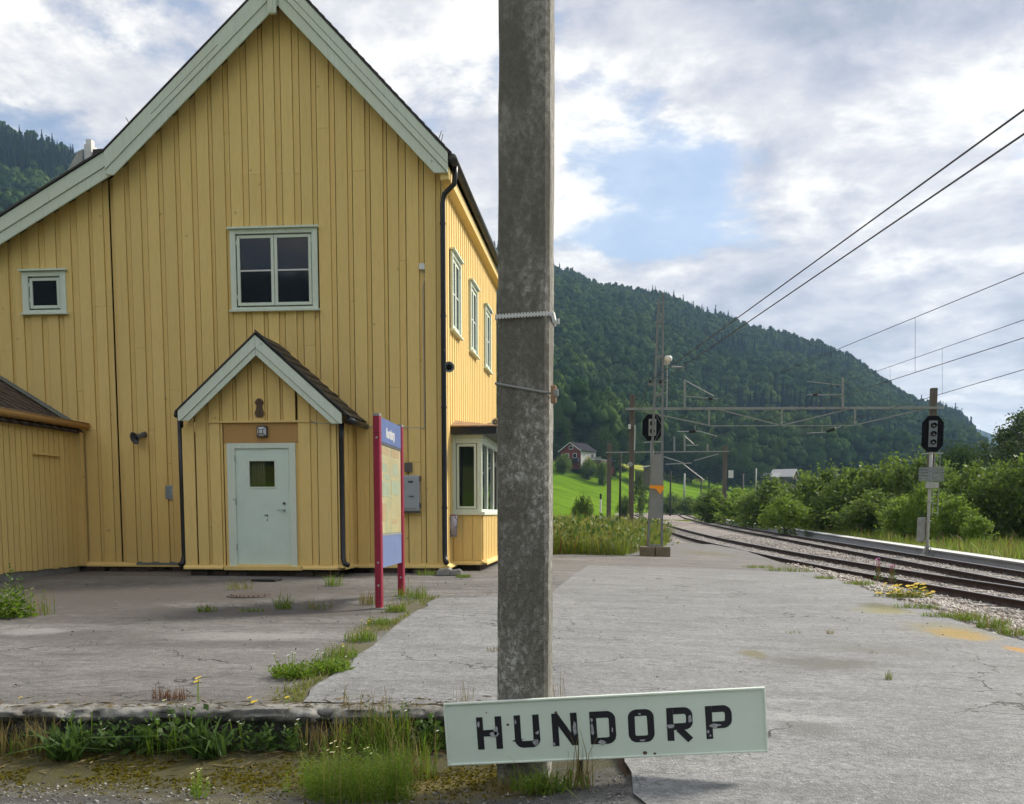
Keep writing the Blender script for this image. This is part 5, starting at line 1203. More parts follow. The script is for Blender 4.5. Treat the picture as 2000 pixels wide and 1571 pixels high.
# ------------------------------------------------------------------ the station name sign
YS = 5.27
c00, c10, c01, c11 = atY(875, 1496, YS), atY(1500, 1468, YS), atY(872, 1374, YS), atY(1498, 1342, YS)
SO = c00.copy(); ex = (c10 - c00); SWd = ex.length; ex.normalize(); ez = Vector((-ex.z, 0, ex.x)); SH = ((c01 - c00).dot(ez) + (c11 - c10).dot(ez)) / 2
def sg(a, z, o): q = SO + ex * a + ez * z; return (q.x, YS - o, q.z)
t = thing('station_name_sign', 'pale green sign reading HUNDORP in worn dark letters fixed to the pole', 'sign', (px_, YS, .2))
b = MB(); lprism(b, lambda a, o, z: sg(a, z, o), [(0.006, .006), (SWd - .006, .006), (SWd - .006, SH - .006), (.006, SH - .006)], -.02, 0); b.build('sign_panel', SIGNF, t)
b = MB()
for (a0, a1, z0, z1) in ((0, SWd, SH - .011, SH), (0, SWd, 0, .010), (0, .012, .010, SH - .011), (SWd - .011, SWd, .010, SH - .011)): lbox(b, lambda a, o, z: sg(a, z, o), a0, a1, -.022, .010, z0, z1)
b.build('sign_frame', SIGNE, t, bevel=.0025)
def ribbon(pts, w, closed=False):
    """flat stroke with mitred joints -> polygon strip of left/right points"""
    pts = [Vector((p[0], p[1])) for p in pts]; n = len(pts); Lp = []; Rp = []
    for i, p in enumerate(pts):
        a = pts[(i - 1) % n] if (closed or i > 0) else None; c = pts[(i + 1) % n] if (closed or i < n - 1) else None
        d0 = (p - a).normalized() if a is not None else None; d1 = (c - p).normalized() if c is not None else None
        d = (d0 + d1).normalized() if d0 is not None and d1 is not None else (d0 or d1)
        nn = Vector((-d.y, d.x)); m = 1.0
        if d0 is not None and d1 is not None: m = 1 / max(.5, nn.dot(Vector((-d0.y, d0.x))))
        Lp.append(p + nn * w / 2 * m); Rp.append(p - nn * w / 2 * m)
    return Lp, Rp
def arc(cx, cy, r, a0, a1, n=7): return [(cx + r * math.cos(R(a0 + (a1 - a0) * i / (n - 1))), cy + r * math.sin(R(a0 + (a1 - a0) * i / (n - 1)))) for i in range(n)]
lw, lh, ls = .133, .173, .0345; hs = ls / 2; rr_ = .026
def lset(ch):
    w, h, o = lw - ls, lh - ls, hs
    if ch == 'H': return [([(o, 0), (o, lh)], 0), ([(o + w, 0), (o + w, lh)], 0), ([(o + hs, lh * .5), (o + w - hs, lh * .5)], 0)]
    if ch == 'U': return [([(o, lh), (o, o + rr_)] + arc(o + rr_, o + rr_, rr_, 180, 270) + arc(o + w - rr_, o + rr_, rr_, 270, 360) + [(o + w, lh)], 0)]
    if ch == 'N': return [([(o, 0), (o, lh)], 0), ([(o + w, 0), (o + w, lh)], 0), ([(o + .002, lh - .012), (o + w - .002, .012)], 0)]
    if ch == 'D': return [([(o, o), (o, o + h)] + arc(o + w - rr_, o + h - rr_, rr_, 90, 0) + arc(o + w - rr_, o + rr_, rr_, 0, -90), 1)]
    if ch == 'O': return [(arc(o + w - rr_, o + h - rr_, rr_, 90, 0) + arc(o + w - rr_, o + rr_, rr_, 0, -90) + arc(o + rr_, o + rr_, rr_, 270, 180) + arc(o + rr_, o + h - rr_, rr_, 180, 90), 1)]
    if ch in 'PR':
        zm_ = lh * .42; s_ = [([(o, 0), (o, lh)], 0), ([(o + hs, o + h)] + arc(o + w - rr_, o + h - rr_, rr_, 90, 0) + arc(o + w - rr_, zm_ + rr_, rr_, 0, -90) + [(o + hs, zm_)], 0)]
        if ch == 'R': s_.append(([(o + w * .42, zm_ - hs * .6), (o + w + .002, .0)], 0))
        return s_
X0 = .168; ZL0 = (SH - lh) / 2 - .002; pitch = .1985
for k, chh in enumerate('HUNDORP'):
    b = MB(); a0 = X0 + k * pitch
    for j, (pl, closed) in enumerate(lset(chh)):
        Lp, Rp = ribbon(pl, ls, closed); n = len(pl); oz = .0015 + .0004 * j
        jit = [(random.random() - .5) * .0016 for _ in range(2 * n)]
        top = [sg(a0 + p.x + jit[i], ZL0 + p.y + jit[i + n], oz) for i, p in enumerate(Lp)] + [sg(a0 + p.x + jit[i + n], ZL0 + p.y + jit[i], oz) for i, p in enumerate(Rp)]
        bot = [(x, YS + .001, z) for x, y, z in top]; m = n if closed else n - 1; fs = []
        for i in range(m):
            i2 = (i + 1) % n; fs += [(i, i2, n + i2, n + i), (i, i2, 2 * n + i2, 2 * n + i), (n + i, n + i2, 3 * n + i2, 3 * n + i)]
        if not closed: fs += [(0, n, 3 * n, 2 * n), (n - 1, 2 * n - 1, 4 * n - 1, 3 * n - 1)]
        b.add(top + bot, fs)
    b.build('letter', NAVY, t)
# flaked-off paint: small bare patches on the letters and dents on the face
rg = random.Random(17)
fl = [(0, .10, .10, .022, .045), (0, .088, .078, .05, .028), (0, .01, .135, .016, .03), (1, .112, .025, .034, .035), (1, .12, .075, .018, .022), (1, .008, .14, .01, .022), (2, .118, .09, .016, .085), (2, .006, .012, .014, .016), (3, .012, .075, .02, .065), (3, .06, .008, .042, .028), (3, .115, .07, .008, .03),
      (3, .01, .13, .012, .02), (4, .06, .15, .018, .01), (4, .07, .01, .03, .01), (5, .018, .075, .036, .026), (5, .12, .11, .018, .04), (6, .045, .07, .055, .022), (6, .01, .04, .012, .02), (6, .02, .018, .01, .014)]
for (k, a, z, w_, h_) in fl:
    pts = [(X0 + k * pitch + a + .5 * w_ * math.cos(an) * (.55 + .8 * rg.random()), ZL0 + z + .5 * h_ * math.sin(an) * (.55 + .8 * rg.random())) for an in np.linspace(0, 5.7, 11)]
    b = MB(); lprism(b, lambda a, o, z: sg(a, z, o), pts, .001, .0034); b.build('paint_flake', FLAKE, t)
for (a, z, s_) in ((.225, .275, .004), (.334, .205, .008), (.59, .258, .008), (1.04, .022, .012), (1.09, .016, .008)):
    b = MB(); lprism(b, lambda a_, o, z_: sg(a_, z_, o), [(a + s_ * math.cos(an), z + .8 * s_ * math.sin(an)) for an in np.linspace(0, 5.5, 7)], .0005, .0016); b.build('paint_chip', CARVE, t)
for z in (.07, .24):
    b = MB(); b.bar((px_, YS + .022, SO.z + z + .05), (px_, py_ - hw0 + .005, SO.z + z + .05), .20, .03); b.build('sign_bracket', GALV, t)
q = onz(1128, 1566, .06); b = MB(); b.tube([(q.x, YS + .08, -.05), (q.x + .005, YS + .06, .42)], .018, 8); b.build('sign_stake', WOODD, t)
# ================================================================== ALONG THE TRACKS
# far platform edge: concrete slabs with a white painted top
pe = struct(MB().box(11.8, 11.9, 40, 41, -.5, -.45).build('far_platform', CONC))
def xpl(y): return np.interp(y, [20, 26, 30, 46, 70, 118, 140], [11.0, 11.0, 11.08, 11.4, 12.0, 12.9, 13.4])
WTOP = simple('white_edge_paint', (.66, .66, .64), .6, .08, 2, dirt=((.3, .3, .28), 3, .62)); CFACE = simple('grey_edge_face', (.27, .285, .31), .8, .12, 2, dirt=((.16, .16, .16), 2, .58))
yy_ = 26.6
def eslab(y0, y1, d0=0., d1=0.):
    b = MB(); x0, x1 = float(xpl(y0)), float(xpl(y1)); z0, z1 = float(zr(y0)) + .10 - d0, float(zr(y1)) + .10 - d1; g_ = .012
    b.add([(x0, y0 + g_, z0 - .42), (x1, y1 - g_, z1 - .42), (x1 + .06, y1 - g_, z1 - .07), (x0 + .06, y0 + g_, z0 - .07), (x0 + .0, y0 + g_, z0 - .055), (x1 + .0, y1 - g_, z1 - .055), (x1 + .0, y1 - g_, z1), (x0 + .0, y0 + g_, z0), (x0 + .55, y0 + g_, z0), (x1 + .55, y1 - g_, z1), (x1 + .55, y1 - g_, z1 - .42), (x0 + .55, y0 + g_, z0 - .42)],
          [(0, 1, 2, 3)], 1); v0 = len(b.v) - 12
    for f, m in (((3, 2, 5, 4), 1), ((4, 5, 6, 7), 1), ((7, 6, 9, 8), 0), ((8, 9, 10, 11), 1), ((0, 3, 4, 7, 8, 11), 1), ((1, 10, 9, 6, 5, 2), 1)): b.f.append(tuple(v0 + i for i in f)); b.m.append(m)
    b.build('edge_slab', [WTOP, CFACE], pe)
eslab(21.6, 26.6, .45, 0.)
while yy_ < 124: eslab(yy_, min(yy_ + 4.0, 124)); yy_ += 4.0

# railway signals
def signal(loc, h, asp, sc, label, facing, extras):
    x, y, z = loc; t = thing('railway_signal', label, 'railway signal', loc, 'railway signals')
    b = MB(); b.tube([(x, y, z), (x, y, z + h - .3)], .065 * sc, 12); b.build('mast', GALVL, t, True)
    bw, bh = .42 * sc, .33 * asp * sc / 2 + .22 * sc; zc = z + h - bh; k = .22 * sc
    oc = [(-bw + k, -bh), (bw - k, -bh), (bw, -bh + k * 1.2), (bw, bh - k * 1.2), (bw - k, bh), (-bw + k, bh), (-bw, bh - k * 1.2), (-bw, -bh + k * 1.2)]
    MB().prism([(x + a, zc + c) for a, c in oc], y - .10, y - .075, 'y').build('backboard', MATTB, t)
    lh_ = .165 * asp * sc
    box = MB().box(x - .16 * sc, x + .16 * sc, y - .16, y - .102, zc - lh_ - .02, zc + lh_ + .02).build('lamp_housing', GALV if asp == 2 else GREYP, t, bevel=.01)
    for i in range(asp):
        zz_ = zc + (i - (asp - 1) / 2) * .33 * sc
        b = MB(); r = .105 * sc; n = 16
        for q in range(n + 1):
            an = math.pi * (-.15) + math.pi * 1.3 * q / n; b.v += [(x + r * math.cos(an), y - .16, zz_ + r * math.sin(an)), (x + r * math.cos(an), y - .27, zz_ + r * math.sin(an) * .98)]
            if q: i0 = len(b.v) - 4; b.f.append((i0, i0 + 1, i0 + 3, i0 + 2)); b.m.append(0)
        lathe(b, [(.0, 0), (r, 0), (r, .02)], (x, y - .165, zz_), (0, -1, 0), 18); b.build('lamp_hood', MATTB, t)
        b = MB(); lathe(b, [(.0, .02), (r * .5, .014), (r * .62, 0)], (x, y - .168, zz_ - .01), (0, -1, 0), 14); b.build('lens', simple('signal_lens', (.10, .11, .12), .08) if 'signal_lens' not in MATS else MATS['signal_lens'], t, True)
        b = MB(); b.box(x + r * .0, x + r * .5, y - .20, y - .19, zz_ - r * .28, zz_ - r * .06); b.build('painted_lens_glint', WHITEP, t)  # white bar painted in as a glint on the lens
    b = MB(); b.tube([(x - .35 * sc, y - .05, z + h - 2 * bh - .06), (x + .45 * sc, y - .05, z + h - 2 * bh - .04)], .022, 6); b.build('cross_arm', GALVL, t)
    if extras:
        for k2, dz in enumerate((0, .10, .20, .30, .40)): MB().box(x - .42, x + .44, y - .12 + .01 * (k2 % 2), y - .09, z + 2.62 + dz, z + 2.70 + dz).build('platform_slat', GREYP, t)
        MB().box(x - .14, x + .26, y - .11, y + .05, z + 2.38, z + 2.58).build('junction_clamp', GALVL, t)
        for s_ in (.22, .42): b = MB(); b.tube([(x + s_ * .9, y + .25, z + 1.4), (x + s_ * .9, y + .2, z + h - 1.3)], .012, 5); b.build('ladder_rail', GALV, t)
        for k2 in range(8): b = MB(); b.tube([(x + .20, y + .25, z + 1.5 + k2 * .33), (x + .38, y + .25, z + 1.5 + k2 * .33)], .010, 5); b.build('ladder_rung', GALV, t)
        for zz_ in (.5, 1.2, 1.9): b = MB(); lathe(b, [(.075, 0), (.085, .01), (.085, .04), (.075, .05)], (x, y, z + zz_), (0, 0, 1), 12); b.build('pipe_collar', GALV, t)
        MB().box(x - .30, x - .06, y + .1, y + .3, z + .5, z + 1.35).build('relay_cabinet', GALV, t, bevel=.01)
        MB().box(x - .22, x + .22, y - .2, y + .2, z - .05, z + .04).build('base_plate', GALV, t)
        for sx in (-1, 1): b = MB(); b.bar((x + sx * .2, y - .1, z + .02), (x + sx * .04, y, z + .4), .03, .03); b.build('base_strut', GALVL, t)
    return t
q = atY(1811, 1074, 37.5); zg = float(zr(37.5)) - .12; hs_ = atY(1822, 813, 37.5).z - zg
signal((q.x, 37.5, zg), hs_, 3, .87, 'three lamp railway signal with black backboard beside the far platform', 1, True)
q = atY(1271, 1060, 40.0); zg = float(zp(1.5, 40)) - .05; hs_ = atY(1270, 810, 40).z - zg
signal((q.x, 40.0, zg), hs_, 2, .90, 'two lamp railway signal with black backboard behind the grey lattice mast', 1, False)

# grey lattice mast
mx_, my_ = atY(1279, 1070, 28.0).x, 28.0; mz_ = .37
t = thing('lattice_mast', 'tall grey tapered steel mast with an orange arrow plate on concrete foot', 'mast', (mx_, my_, mz_))
for s_ in (-1, 1): MB().box(mx_ + (-.40 if s_ < 0 else .01), mx_ + (-.01 if s_ < 0 else .40), my_ - .36, my_ + .36, mz_ - .1, mz_ + .235).build('foot_block', CONCD, t, bevel=.012)
tz = atY(1291, 573, my_).z; tx_ = atY(1291, 573, my_).x; bz_ = mz_ + .235
def leg(sx, sy): return (mx_ + sx * .185, my_ + sy * .185, bz_), (tx_ + sx * .055, my_ + sy * .055, tz - (.0 if sx > 0 else .12))
for sx in (-1, 1):
    for sy in (-1, 1):
        p, q = leg(sx, sy); b = MB(); b.bar(p, q, .055, .012, up=(0, 1, 0)); b.bar(p, q, .012, .055, up=(0, 1, 0)); b.build('leg', GREYP, t)
def lp(sx, sy, f): p, q = leg(sx, sy); p = Vector(p); q = Vector(q); return p + (q - p) * f
for k in range(13):
    f0, f1 = .05 + k * .072, .05 + (k + 1) * .072
    for (s0, s1) in (((-1, 1), (1, 1)), ((-1, -1), (-1, 1)), ((1, -1), (1, 1))):
        b = MB(); a, c = lp(*s0, f0 if k % 2 else f1), lp(*s1, f1 if k % 2 else f0); b.bar(a, c, .03, .008); b.build('lattice_bar', GREYP, t)
for f in (.61, .76, .90): 
    for sy in (-1, 1): b = MB(); b.bar(lp(-1, sy, f), lp(1, sy, f), .04, .05); b.build('batten', GREYP, t)
b = MB(); b.bar(lp(-1, -1, .0) + Vector((0, 0, .03)), lp(1, -1, .0) + Vector((0, 0, .03)), .06, .06); b.build('foot_bar', GREYP, t)
z0, z1 = atY(1279, 1012, my_).z, atY(1279, 886, my_).z; f0, f1 = (z0 - bz_) / (tz - bz_), (z1 - bz_) / (tz - bz_)
b = MB(); c4 = [lp(-1, -1, f0), lp(1, -1, f0), lp(1, -1, f1), lp(-1, -1, f1)]; vs = [p + Vector((0, -.035, 0)) for p in c4] + [p + Vector((0, -.029, 0)) for p in c4]; b.add(vs, [(0, 1, 2, 3), (7, 6, 5, 4), (0, 4, 5, 1), (1, 5, 6, 2), (2, 6, 7, 3), (3, 7, 4, 0)]); b.build('cover_plate', GREYP, t)
za = lambda u, v: P(u, v, my_ - .25); b = MB(); lprism(b, mapY(my_ - .25), [za(1269, 948), za(1297, 949), za(1296, 956), za(1289, 966), za(1281, 955), za(1269, 954)], 0, .006); b.build('arrow_plate', ORANGE, t)
x, z = P(1305, 703, my_); b = MB(); lathe(b, [(.0, .10), (.07, .095), (.10, .06), (.105, 0), (.085, -.05), (.05, -.06), (.04, -.12), (0, -.12)], (x, my_ - .05, z), (0, 0, 1), 16); b.build('white_dome', WHITEP, t, True)
b = MB(); b.bar((x - .12, my_ - .03, z - .08), (x, my_ - .05, z - .08), .05, .06); b.box(x - .14, x - .04, my_ - .09, my_ + .01, z - .14, z - .04); b.build('dome_bracket', GALVL, t)
pl = []
for (u, v) in ((1270, 745), (1290, 746)):
    x, z = P(u, v, my_); b = MB(); lathe(b, [(.0, .05), (.03, .04), (.045, .01), (.03, -.01), (.045, -.03), (.02, -.06), (0, -.06)], (x, my_, z), (0, 0, 1), 12); b.build('insulator', RUBB, t, True); pl.append(Vector((x, my_, z)))
b = MB(); b.bar(pl[0] + Vector((-.05, 0, -.07)), pl[1] + Vector((.12, 0, -.07)), .05, .05); b.build('insulator_arm', GREYP, t)
# feeder cables passing overhead
def wire(label, pts, r, sag=0., n=14, cat='cable', group='overhead wires', drop=None):
    P3 = []
    for a, c in zip(pts[:-1], pts[1:]):
        a = Vector(a); c = Vector(c)
        for i in range(n): f = i / n; P3.append(a.lerp(c, f) + Vector((0, 0, -4 * sag * f * (1 - f))))
    P3.append(Vector(pts[-1])); b = MB(); b.tube(P3, r, 5)
    if not drop: return tag(b.build('overhead_wire', WIRE), label, cat, group)
    t = thing('overhead_wire', label, cat, P3[0], group); b.build('messenger_wire', WIRE, t)
    return t
for k, (u, v) in enumerate(((2000, 215), (2000, 262))):
    nr = atY(u, v, 8.6); far_ = nr + (nr - pl[k]) * .55
    wire(('upper of two thick black cables climbing to the top right', 'lower of two thick black cables climbing to the top right')[k], [pl[k], nr, far_], .009, .0)
q = atY(1236, 835, 52); wire('thin stay wire from lattice mast down to the gantry pole', [pl[0], q], .008, .0)

# overhead line gantries
def gantry(Y, label, uL, uR, vbL, vbR, vtL, vtR, wL, wR, up, far=False):
    xL, zL = P(uL, vbL, Y); xR, zR = P(uR, vbR, Y); t = thing('catenary_gantry', label, 'gantry', (xL, Y, float(zr(Y)) - .3), 'gantries over the tracks')
    g0 = float(terrain(xL, Y)) - .3; g1 = float(terrain(xR, Y)) - .3
    for x, zt, w_, g_ in ((xL, P(uL, vtL, Y)[1], wL, g0), (xR, P(uR, vtR, Y)[1], wR, g1)):
        b = MB(); b.box(x - w_ / 2, x + w_ / 2, Y + .14, Y + .14 + w_, min(g_, .2), zt); b.build('pole', WOODP, t, bevel=.02)
    b = MB(); b.bar((xL - .35, Y, zL), (xR + .4, Y, zR), .09, .10); b.bar((xL - .35, Y + .02, zL + .06), (xR + .4, Y + .02, zR + .06), .05, .02); b.build('beam', GALV, t)
    return t, xL, xR, zL
G1, gxL, gxR, gzb = gantry(52.0, 'nearer wooden pole gantry spanning the tracks behind the lattice mast', 1235, 1826, 799, 797, 770, 757, .26, .30, None)
def gp(u, v, dy=0.): q = atY(u, v, 52.0); return (q.x, 52.0 + dy, q.z)
def gbar(name, a, c, w_=.05, h_=.05, dy=.03, mat=GALV): b = MB(); b.bar(gp(*a, dy), gp(*c, dy), w_, h_); return b.build(name, mat, G1)
for a, c in (((1385, 800), (1385, 832)), ((1527, 798), (1527, 832)), ((1670, 797), (1670, 830))): gbar('dropper_post', a, c, .08, .08, .0)
gbar('lower_chord', (1385, 832), (1670, 831), .04, .04)
for a, c in (((1255, 803), (1385, 831)), ((1405, 800), (1522, 830)), ((1530, 830), (1660, 799)), ((1675, 829), (1805, 799))): gbar('diagonal_brace', a, c, .045, .06, .06)
def cantilever(us, vt, uo, vo, sgn, lo):
    st = gbar('upright_post', (us, vt), (us, 798), .10, .10, -.12)
    for nm, a, c, r in (('top_tube', (us, vt + (16 if sgn < 0 else 2)), (uo - sgn * (8 if sgn > 0 else 0), vo - (26 if sgn < 0 else 5)), .025), ('arm_tube', (us, vo - (5 if sgn > 0 else 0)), (uo, vo), .03)):
        b = MB(); b.tube([gp(*a, -.16), gp(*c, -.16)], r, 6); b.build(nm, GALV, st)
    m0 = (us + (uo - us) * .70, vo - 1); m1 = (us + (uo - us) * .84, vo); b = MB(); pa_, pc_ = Vector(gp(*m0, -.16)), Vector(gp(*m1, -.16)); d = pc_ - pa_
    lathe(b, [(.03, 0)] + [(.085 if i % 2 else .05, (i + .5) / 7 * d.length) for i in range(7)] + [(.03, d.length)], pa_, d, 10); b.build('insulator', RUBB, st)
cantilever(1337, 742, 1402, 780, 1, 0); cantilever(1645, 738, 1575, 772, -1, 0)
for pts, ins in ((((1322, 844), (1365, 843), (1400, 853)), (1345, 1358)), (((1575, 847), (1612, 845), (1640, 834)), (1612, 1628))):
    b = MB(); b.tube([gp(*p, -.2) for p in pts], .025, 6); r_ = b.build('registration_arm', GALVL, G1)
    b = MB(); b.tube([gp(ins[0], 843.5, -.2), gp(ins[1], 843.2 if ins[0] < 1500 else 838.5, -.2)], .08, 8); b.build('insulator', RUBB, r_)
    gbar('arm_hanger', (pts[1][0] - 8, 832), (pts[1][0] - 8, 844), .04, .04, -.2)
b = MB(); b.tube([gp(1302, 797), gp(1303, 712)], .035, 8); b.build('spire_rod', GALV, G1)
b = MB(); pa_, pc_ = Vector(gp(1308, 717)), Vector(gp(1336, 718)); d = pc_ - pa_; lathe(b, [(.015, 0)] + [(.07 if i % 2 else .03, .1 + i / 14 * (d.length - .2)) for i in range(14)] + [(.015, d.length)], pa_, d, 8); b.build('insulator_string', GALV, G1)
q = Vector(gp(1231, 907, -.02)); b = MB(); lathe(b, [(.0, .02), (.05, .02), (.055, -.02), (.12, -.03), (.13, .0)], q, (0, -1, 0), 14); b.build('pole_loudspeaker', GALVL, G1, True)
b = MB(); b.tube([gp(1240, 830, .1), gp(1239, 880, .1)], .035, 6); b.build('pole_conduit', GALVL, G1)
b = MB(); b.box(gp(1227, 834)[0], gp(1232, 834)[0], 51.9, 52.1, gp(1227, 834)[2] - .1, gp(1227, 834)[2] + .12); b.build('pole_lamp', WHITEP, G1)
G2, hxL, hxR, hzb = gantry(104.0, 'farther small gantry spanning the tracks with a notice on its right pole', 1190, 1417, 884, 882, 866, 870, .45, .38, None, True)
def hp_(u, v, dy=0.): q = atY(u, v, 104.0); return (q.x, 104.0 + dy, q.z)
for (us, v0, v1) in ((1337, 850, 884), (1317, 853, 884), (1382, 868, 884)): b = MB(); b.bar(hp_(us, v0, -.1), hp_(us, v1, -.1), .16, .16); b.build('upright_post', GALV, G2)
for a, c in (((1337, 870), (1364, 870)), ((1337, 852), (1355, 868)), ((1290, 890), (1335, 905)), ((1356, 900), (1403, 887)), ((1300, 907), (1350, 905)), ((1332, 905), (1375, 938))): b = MB(); b.tube([hp_(*a), hp_(*c)], .05, 5); b.build('brace_tube', GALV, G2)
x0, _, z0 = hp_(1422, 934); x1, _, z1 = hp_(1432, 919); MB().box(x0, x1, 103.7, 103.8, z0, z1).build('notice_plate', WHITEP, G2)
x0, _, z0 = hp_(1419, 987); x1, _, z1 = hp_(1424, 980); MB().box(x0, x1, 103.8, 103.9, z0, z1).build('small_plate', WHITEP, G2)
# overhead line of each track: carrying wire, contact wire and droppers
def catenary(label, mpts, cpts, r1, r2, drops):
    t = thing('overhead_line', label, 'overhead line', mpts[0], 'overhead lines')
    for pts, r, nm in ((mpts, r1, 'messenger_wire'), (cpts, r2, 'contact_wire')): b = MB(); b.tube(pts, r, 5); b.build(nm, WIRE, t)
    for f in drops:
        a = Vector(mpts[1]).lerp(Vector(mpts[0]), f); c = Vector(cpts[1]).lerp(Vector(cpts[0]), f); b = MB(); b.tube([a, c], .004, 4); b.build('dropper', WIRE, t)
def ext(p, q, f): p = Vector(p); q = Vector(q); return q + (q - p) * f
m1n, c1n = atY(2000, 533, 18.6), atY(2000, 660, 18.6); m1g, c1g = Vector(gp(1402, 779, -.16)), Vector(gp(1400, 852, -.2))
catenary('overhead line above the nearer track', [ext(m1g, m1n, .5), m1g, hp_(1364, 872)], [ext(c1g, c1n, .5), c1g, hp_(1350, 905)], .008, .008, (.25, .42, .56, .70, .84))
m2n, c2n = atY(2000, 625, 24.6), atY(2000, 722, 24.6); m2g, c2g = Vector(gp(1577, 773, -.16)), Vector(gp(1577, 847, -.2))
catenary('overhead line above the farther track by the white platform edge', [ext(m2g, m2n, .5), m2g, hp_(1400, 886)], [ext(c2g, c2n, .5), c2g, hp_(1403, 906)], .008, .009, (.22, .38, .52, .68, .85))

# poles further along the line
def lone(u, vt, Y, r, mat, label, extra=None):
    x, z = P(u, vt, Y); g_ = float(terrain(x, Y)) - .2; t = thing('line_pole', label, 'pole', (x, Y, g_), 'poles along the line')
    b = MB(); b.tube([(x, Y, g_), (x, Y, z)], [r * 1.15, r * .85], 8); b.build('shaft', mat, t, True)
    if extra: b = MB(); b.bar((x - extra, Y, z - .3), (x + extra, Y, z - .3), .1, .1); b.build('cross_arm', mat, t)
lone(1212, 882, 130, .13, WOODD, 'slim black pole between the two gantry poles on the left'); lone(1310, 920, 200, .16, WOODD, 'black pole right of the lattice mast beyond the tracks', .7)
lone(1337, 925, 240, .22, GALV, 'pale grey pole in the distant track curve'); lone(1370, 930, 280, .2, WOODD, 'black pole at the far end of the track curve'); lone(1452, 925, 300, .2, WOODP, 'thin pole on the green strip beyond the bushes', .8); lone(1477, 915, 290, .2, GALV, 'thin grey pole right of the strip of bright field')
q = atY(1173, 985, 75); b = MB(); gz2 = float(terrain(q.x, 75)); b.tube([(q.x, 75, gz2), (q.x, 75, q.z + .35)], .07, 8); b.tube([(q.x, 75, q.z + .36), (q.x, 75, q.z + .75)], .072, 8, 1); tag(b.build('marker_post', [WHITEP, BLACKP]), 'short white marker post with black top in the meadow', 'marker post')

# ------------------------------------------------------------------ houses on the slope
def hmesh(t, rot, org): 
    c, s = math.cos(rot), math.sin(rot); return lambda x, y, z: (org[0] + x * c - y * s, org[1] + x * s + y * c, org[2] + z)
def hbox(name, mat, t, f, x0, x1, y0, y1, z0, z1):
    b = MB(); c = [(x0, y0, z0), (x1, y0, z0), (x1, y1, z0), (x0, y1, z0), (x0, y0, z1), (x1, y0, z1), (x1, y1, z1), (x0, y1, z1)]
    b.add([f(*q) for q in c], [(0, 3, 2, 1), (4, 5, 6, 7), (0, 1, 5, 4), (1, 2, 6, 5), (2, 3, 7, 6), (3, 0, 4, 7)]); return b.build(name, mat, t)
def house(label, u, v, Y, rot, w, l, he, hr, wm, sm_, rm, wins, deck=False, name='farmhouse'):
    q = atY(u, v, Y); g_ = min(q.z, float(terrain(q.x, Y)) + 3); t = thing(name, label, 'house', (q.x, Y, g_)); f = hmesh(t, R(rot), (q.x, Y, g_)); b = MB()
    for y, m in ((-l / 2, 0), (l / 2, 0)): b.add([f(-w / 2, y, -2.5), f(w / 2, y, -2.5), f(w / 2, y, he), f(0, y, hr), f(-w / 2, y, he)], [(0, 1, 2, 3, 4)], 0)
    for x in (-w / 2, w / 2): b.add([f(x, -l / 2, -2.5), f(x, l / 2, -2.5), f(x, l / 2, he), f(x, -l / 2, he)], [(0, 1, 2, 3)], 1)
    b.build('wall', [wm, sm_], t); ov = .5; sl_ = (hr - he) / (w / 2)
    for sx in (-1, 1):
        b = MB(); xe = sx * (w / 2 + ov); ze_ = he - sl_ * ov; pr = [(0, hr + .05), (xe, ze_ + .05), (xe, ze_ + .3), (0, hr + .3)]
        vs = [f(a, y, z) for y in (-l / 2 - ov, l / 2 + ov) for a, z in pr]; b.add(vs, [(0, 1, 2, 3), (7, 6, 5, 4), (0, 4, 5, 1), (1, 5, 6, 2), (2, 6, 7, 3), (3, 7, 4, 0)]); r_ = b.build('roof', rm, t)
        b = MB(); 
        for a0, a1 in (((0, hr + .0), (xe, ze_ + .0)),): p0, p1 = f(a0[0], -l / 2 - ov - .03, a0[1] + .1), f(a1[0], -l / 2 - ov - .03, a1[1] + .1); b.bar(p0, p1, .05, .22)
        b.build('verge_board', WHITEP, r_)
    for (side, a, z, ww, hh) in wins:
        if side == 'f': wd = hbox('window', WHITEP, t, f, a - ww / 2, a + ww / 2, -l / 2 - .08, -l / 2 - .01, z, z + hh); hbox('pane', GLASS, wd, f, a - ww / 2 + .15, a + ww / 2 - .15, -l / 2 - .11, -l / 2 - .085, z + .15, z + hh - .15)
        else: wd = hbox('window', WHITEP, t, f, w / 2 + .01, w / 2 + .08, a - ww / 2, a + ww / 2, z, z + hh); hbox('pane', GLASS, wd, f, w / 2 + .085, w / 2 + .11, a - ww / 2 + .15, a + ww / 2 - .15, z + .15, z + hh - .15)
    return t, f, g_
t, f, g_ = house('red gabled house with pale side wall and dark roof above the green field', 1129, 901, 326, -31, 7.6, 8.6, 3.2, 5.6, HRED, HPALE, ROOFH,
              [('f', -1.3, .9, 1.5, 1.5), ('f', 1.6, .9, 1.5, 1.5), ('f', -3.1, .9, .7, 1.2), ('f', .2, 3.6, 1.5, 1.1), ('s', -2.6, 1.3, .7, 1.0), ('s', 2.2, .8, 1.9, 1.6), ('s', 4.0, .6, .5, 1.8)])
hbox('dark_deck', DARKR, t, f, -1.9, 3.6, -5.6, -4.4, -.4, .8); b = MB(); b.bar(f(4.2, -1.9, .1), f(4.2, -.2, 1.6), .15, .5); b.build('stair', simple('pale_new_wood', (.45, .33, .2), .7), t)
hbox('terrace', BRWOOD, t, f, 3.85, 8.4, .2, 4.4, -.8, .3)
for k in range(10): hbox('railing_board', GALV, t, f, 3.9 + k * .46, 4.2 + k * .46, .05, .12, .3, 1.3)
t2, f2, _ = house('small red shed with white lattice right of the red house', 1181, 904, 330, -20, 4.2, 6.0, 1.7, 2.0, HRED, HRED, ROOFH, [], name='garden_shed')
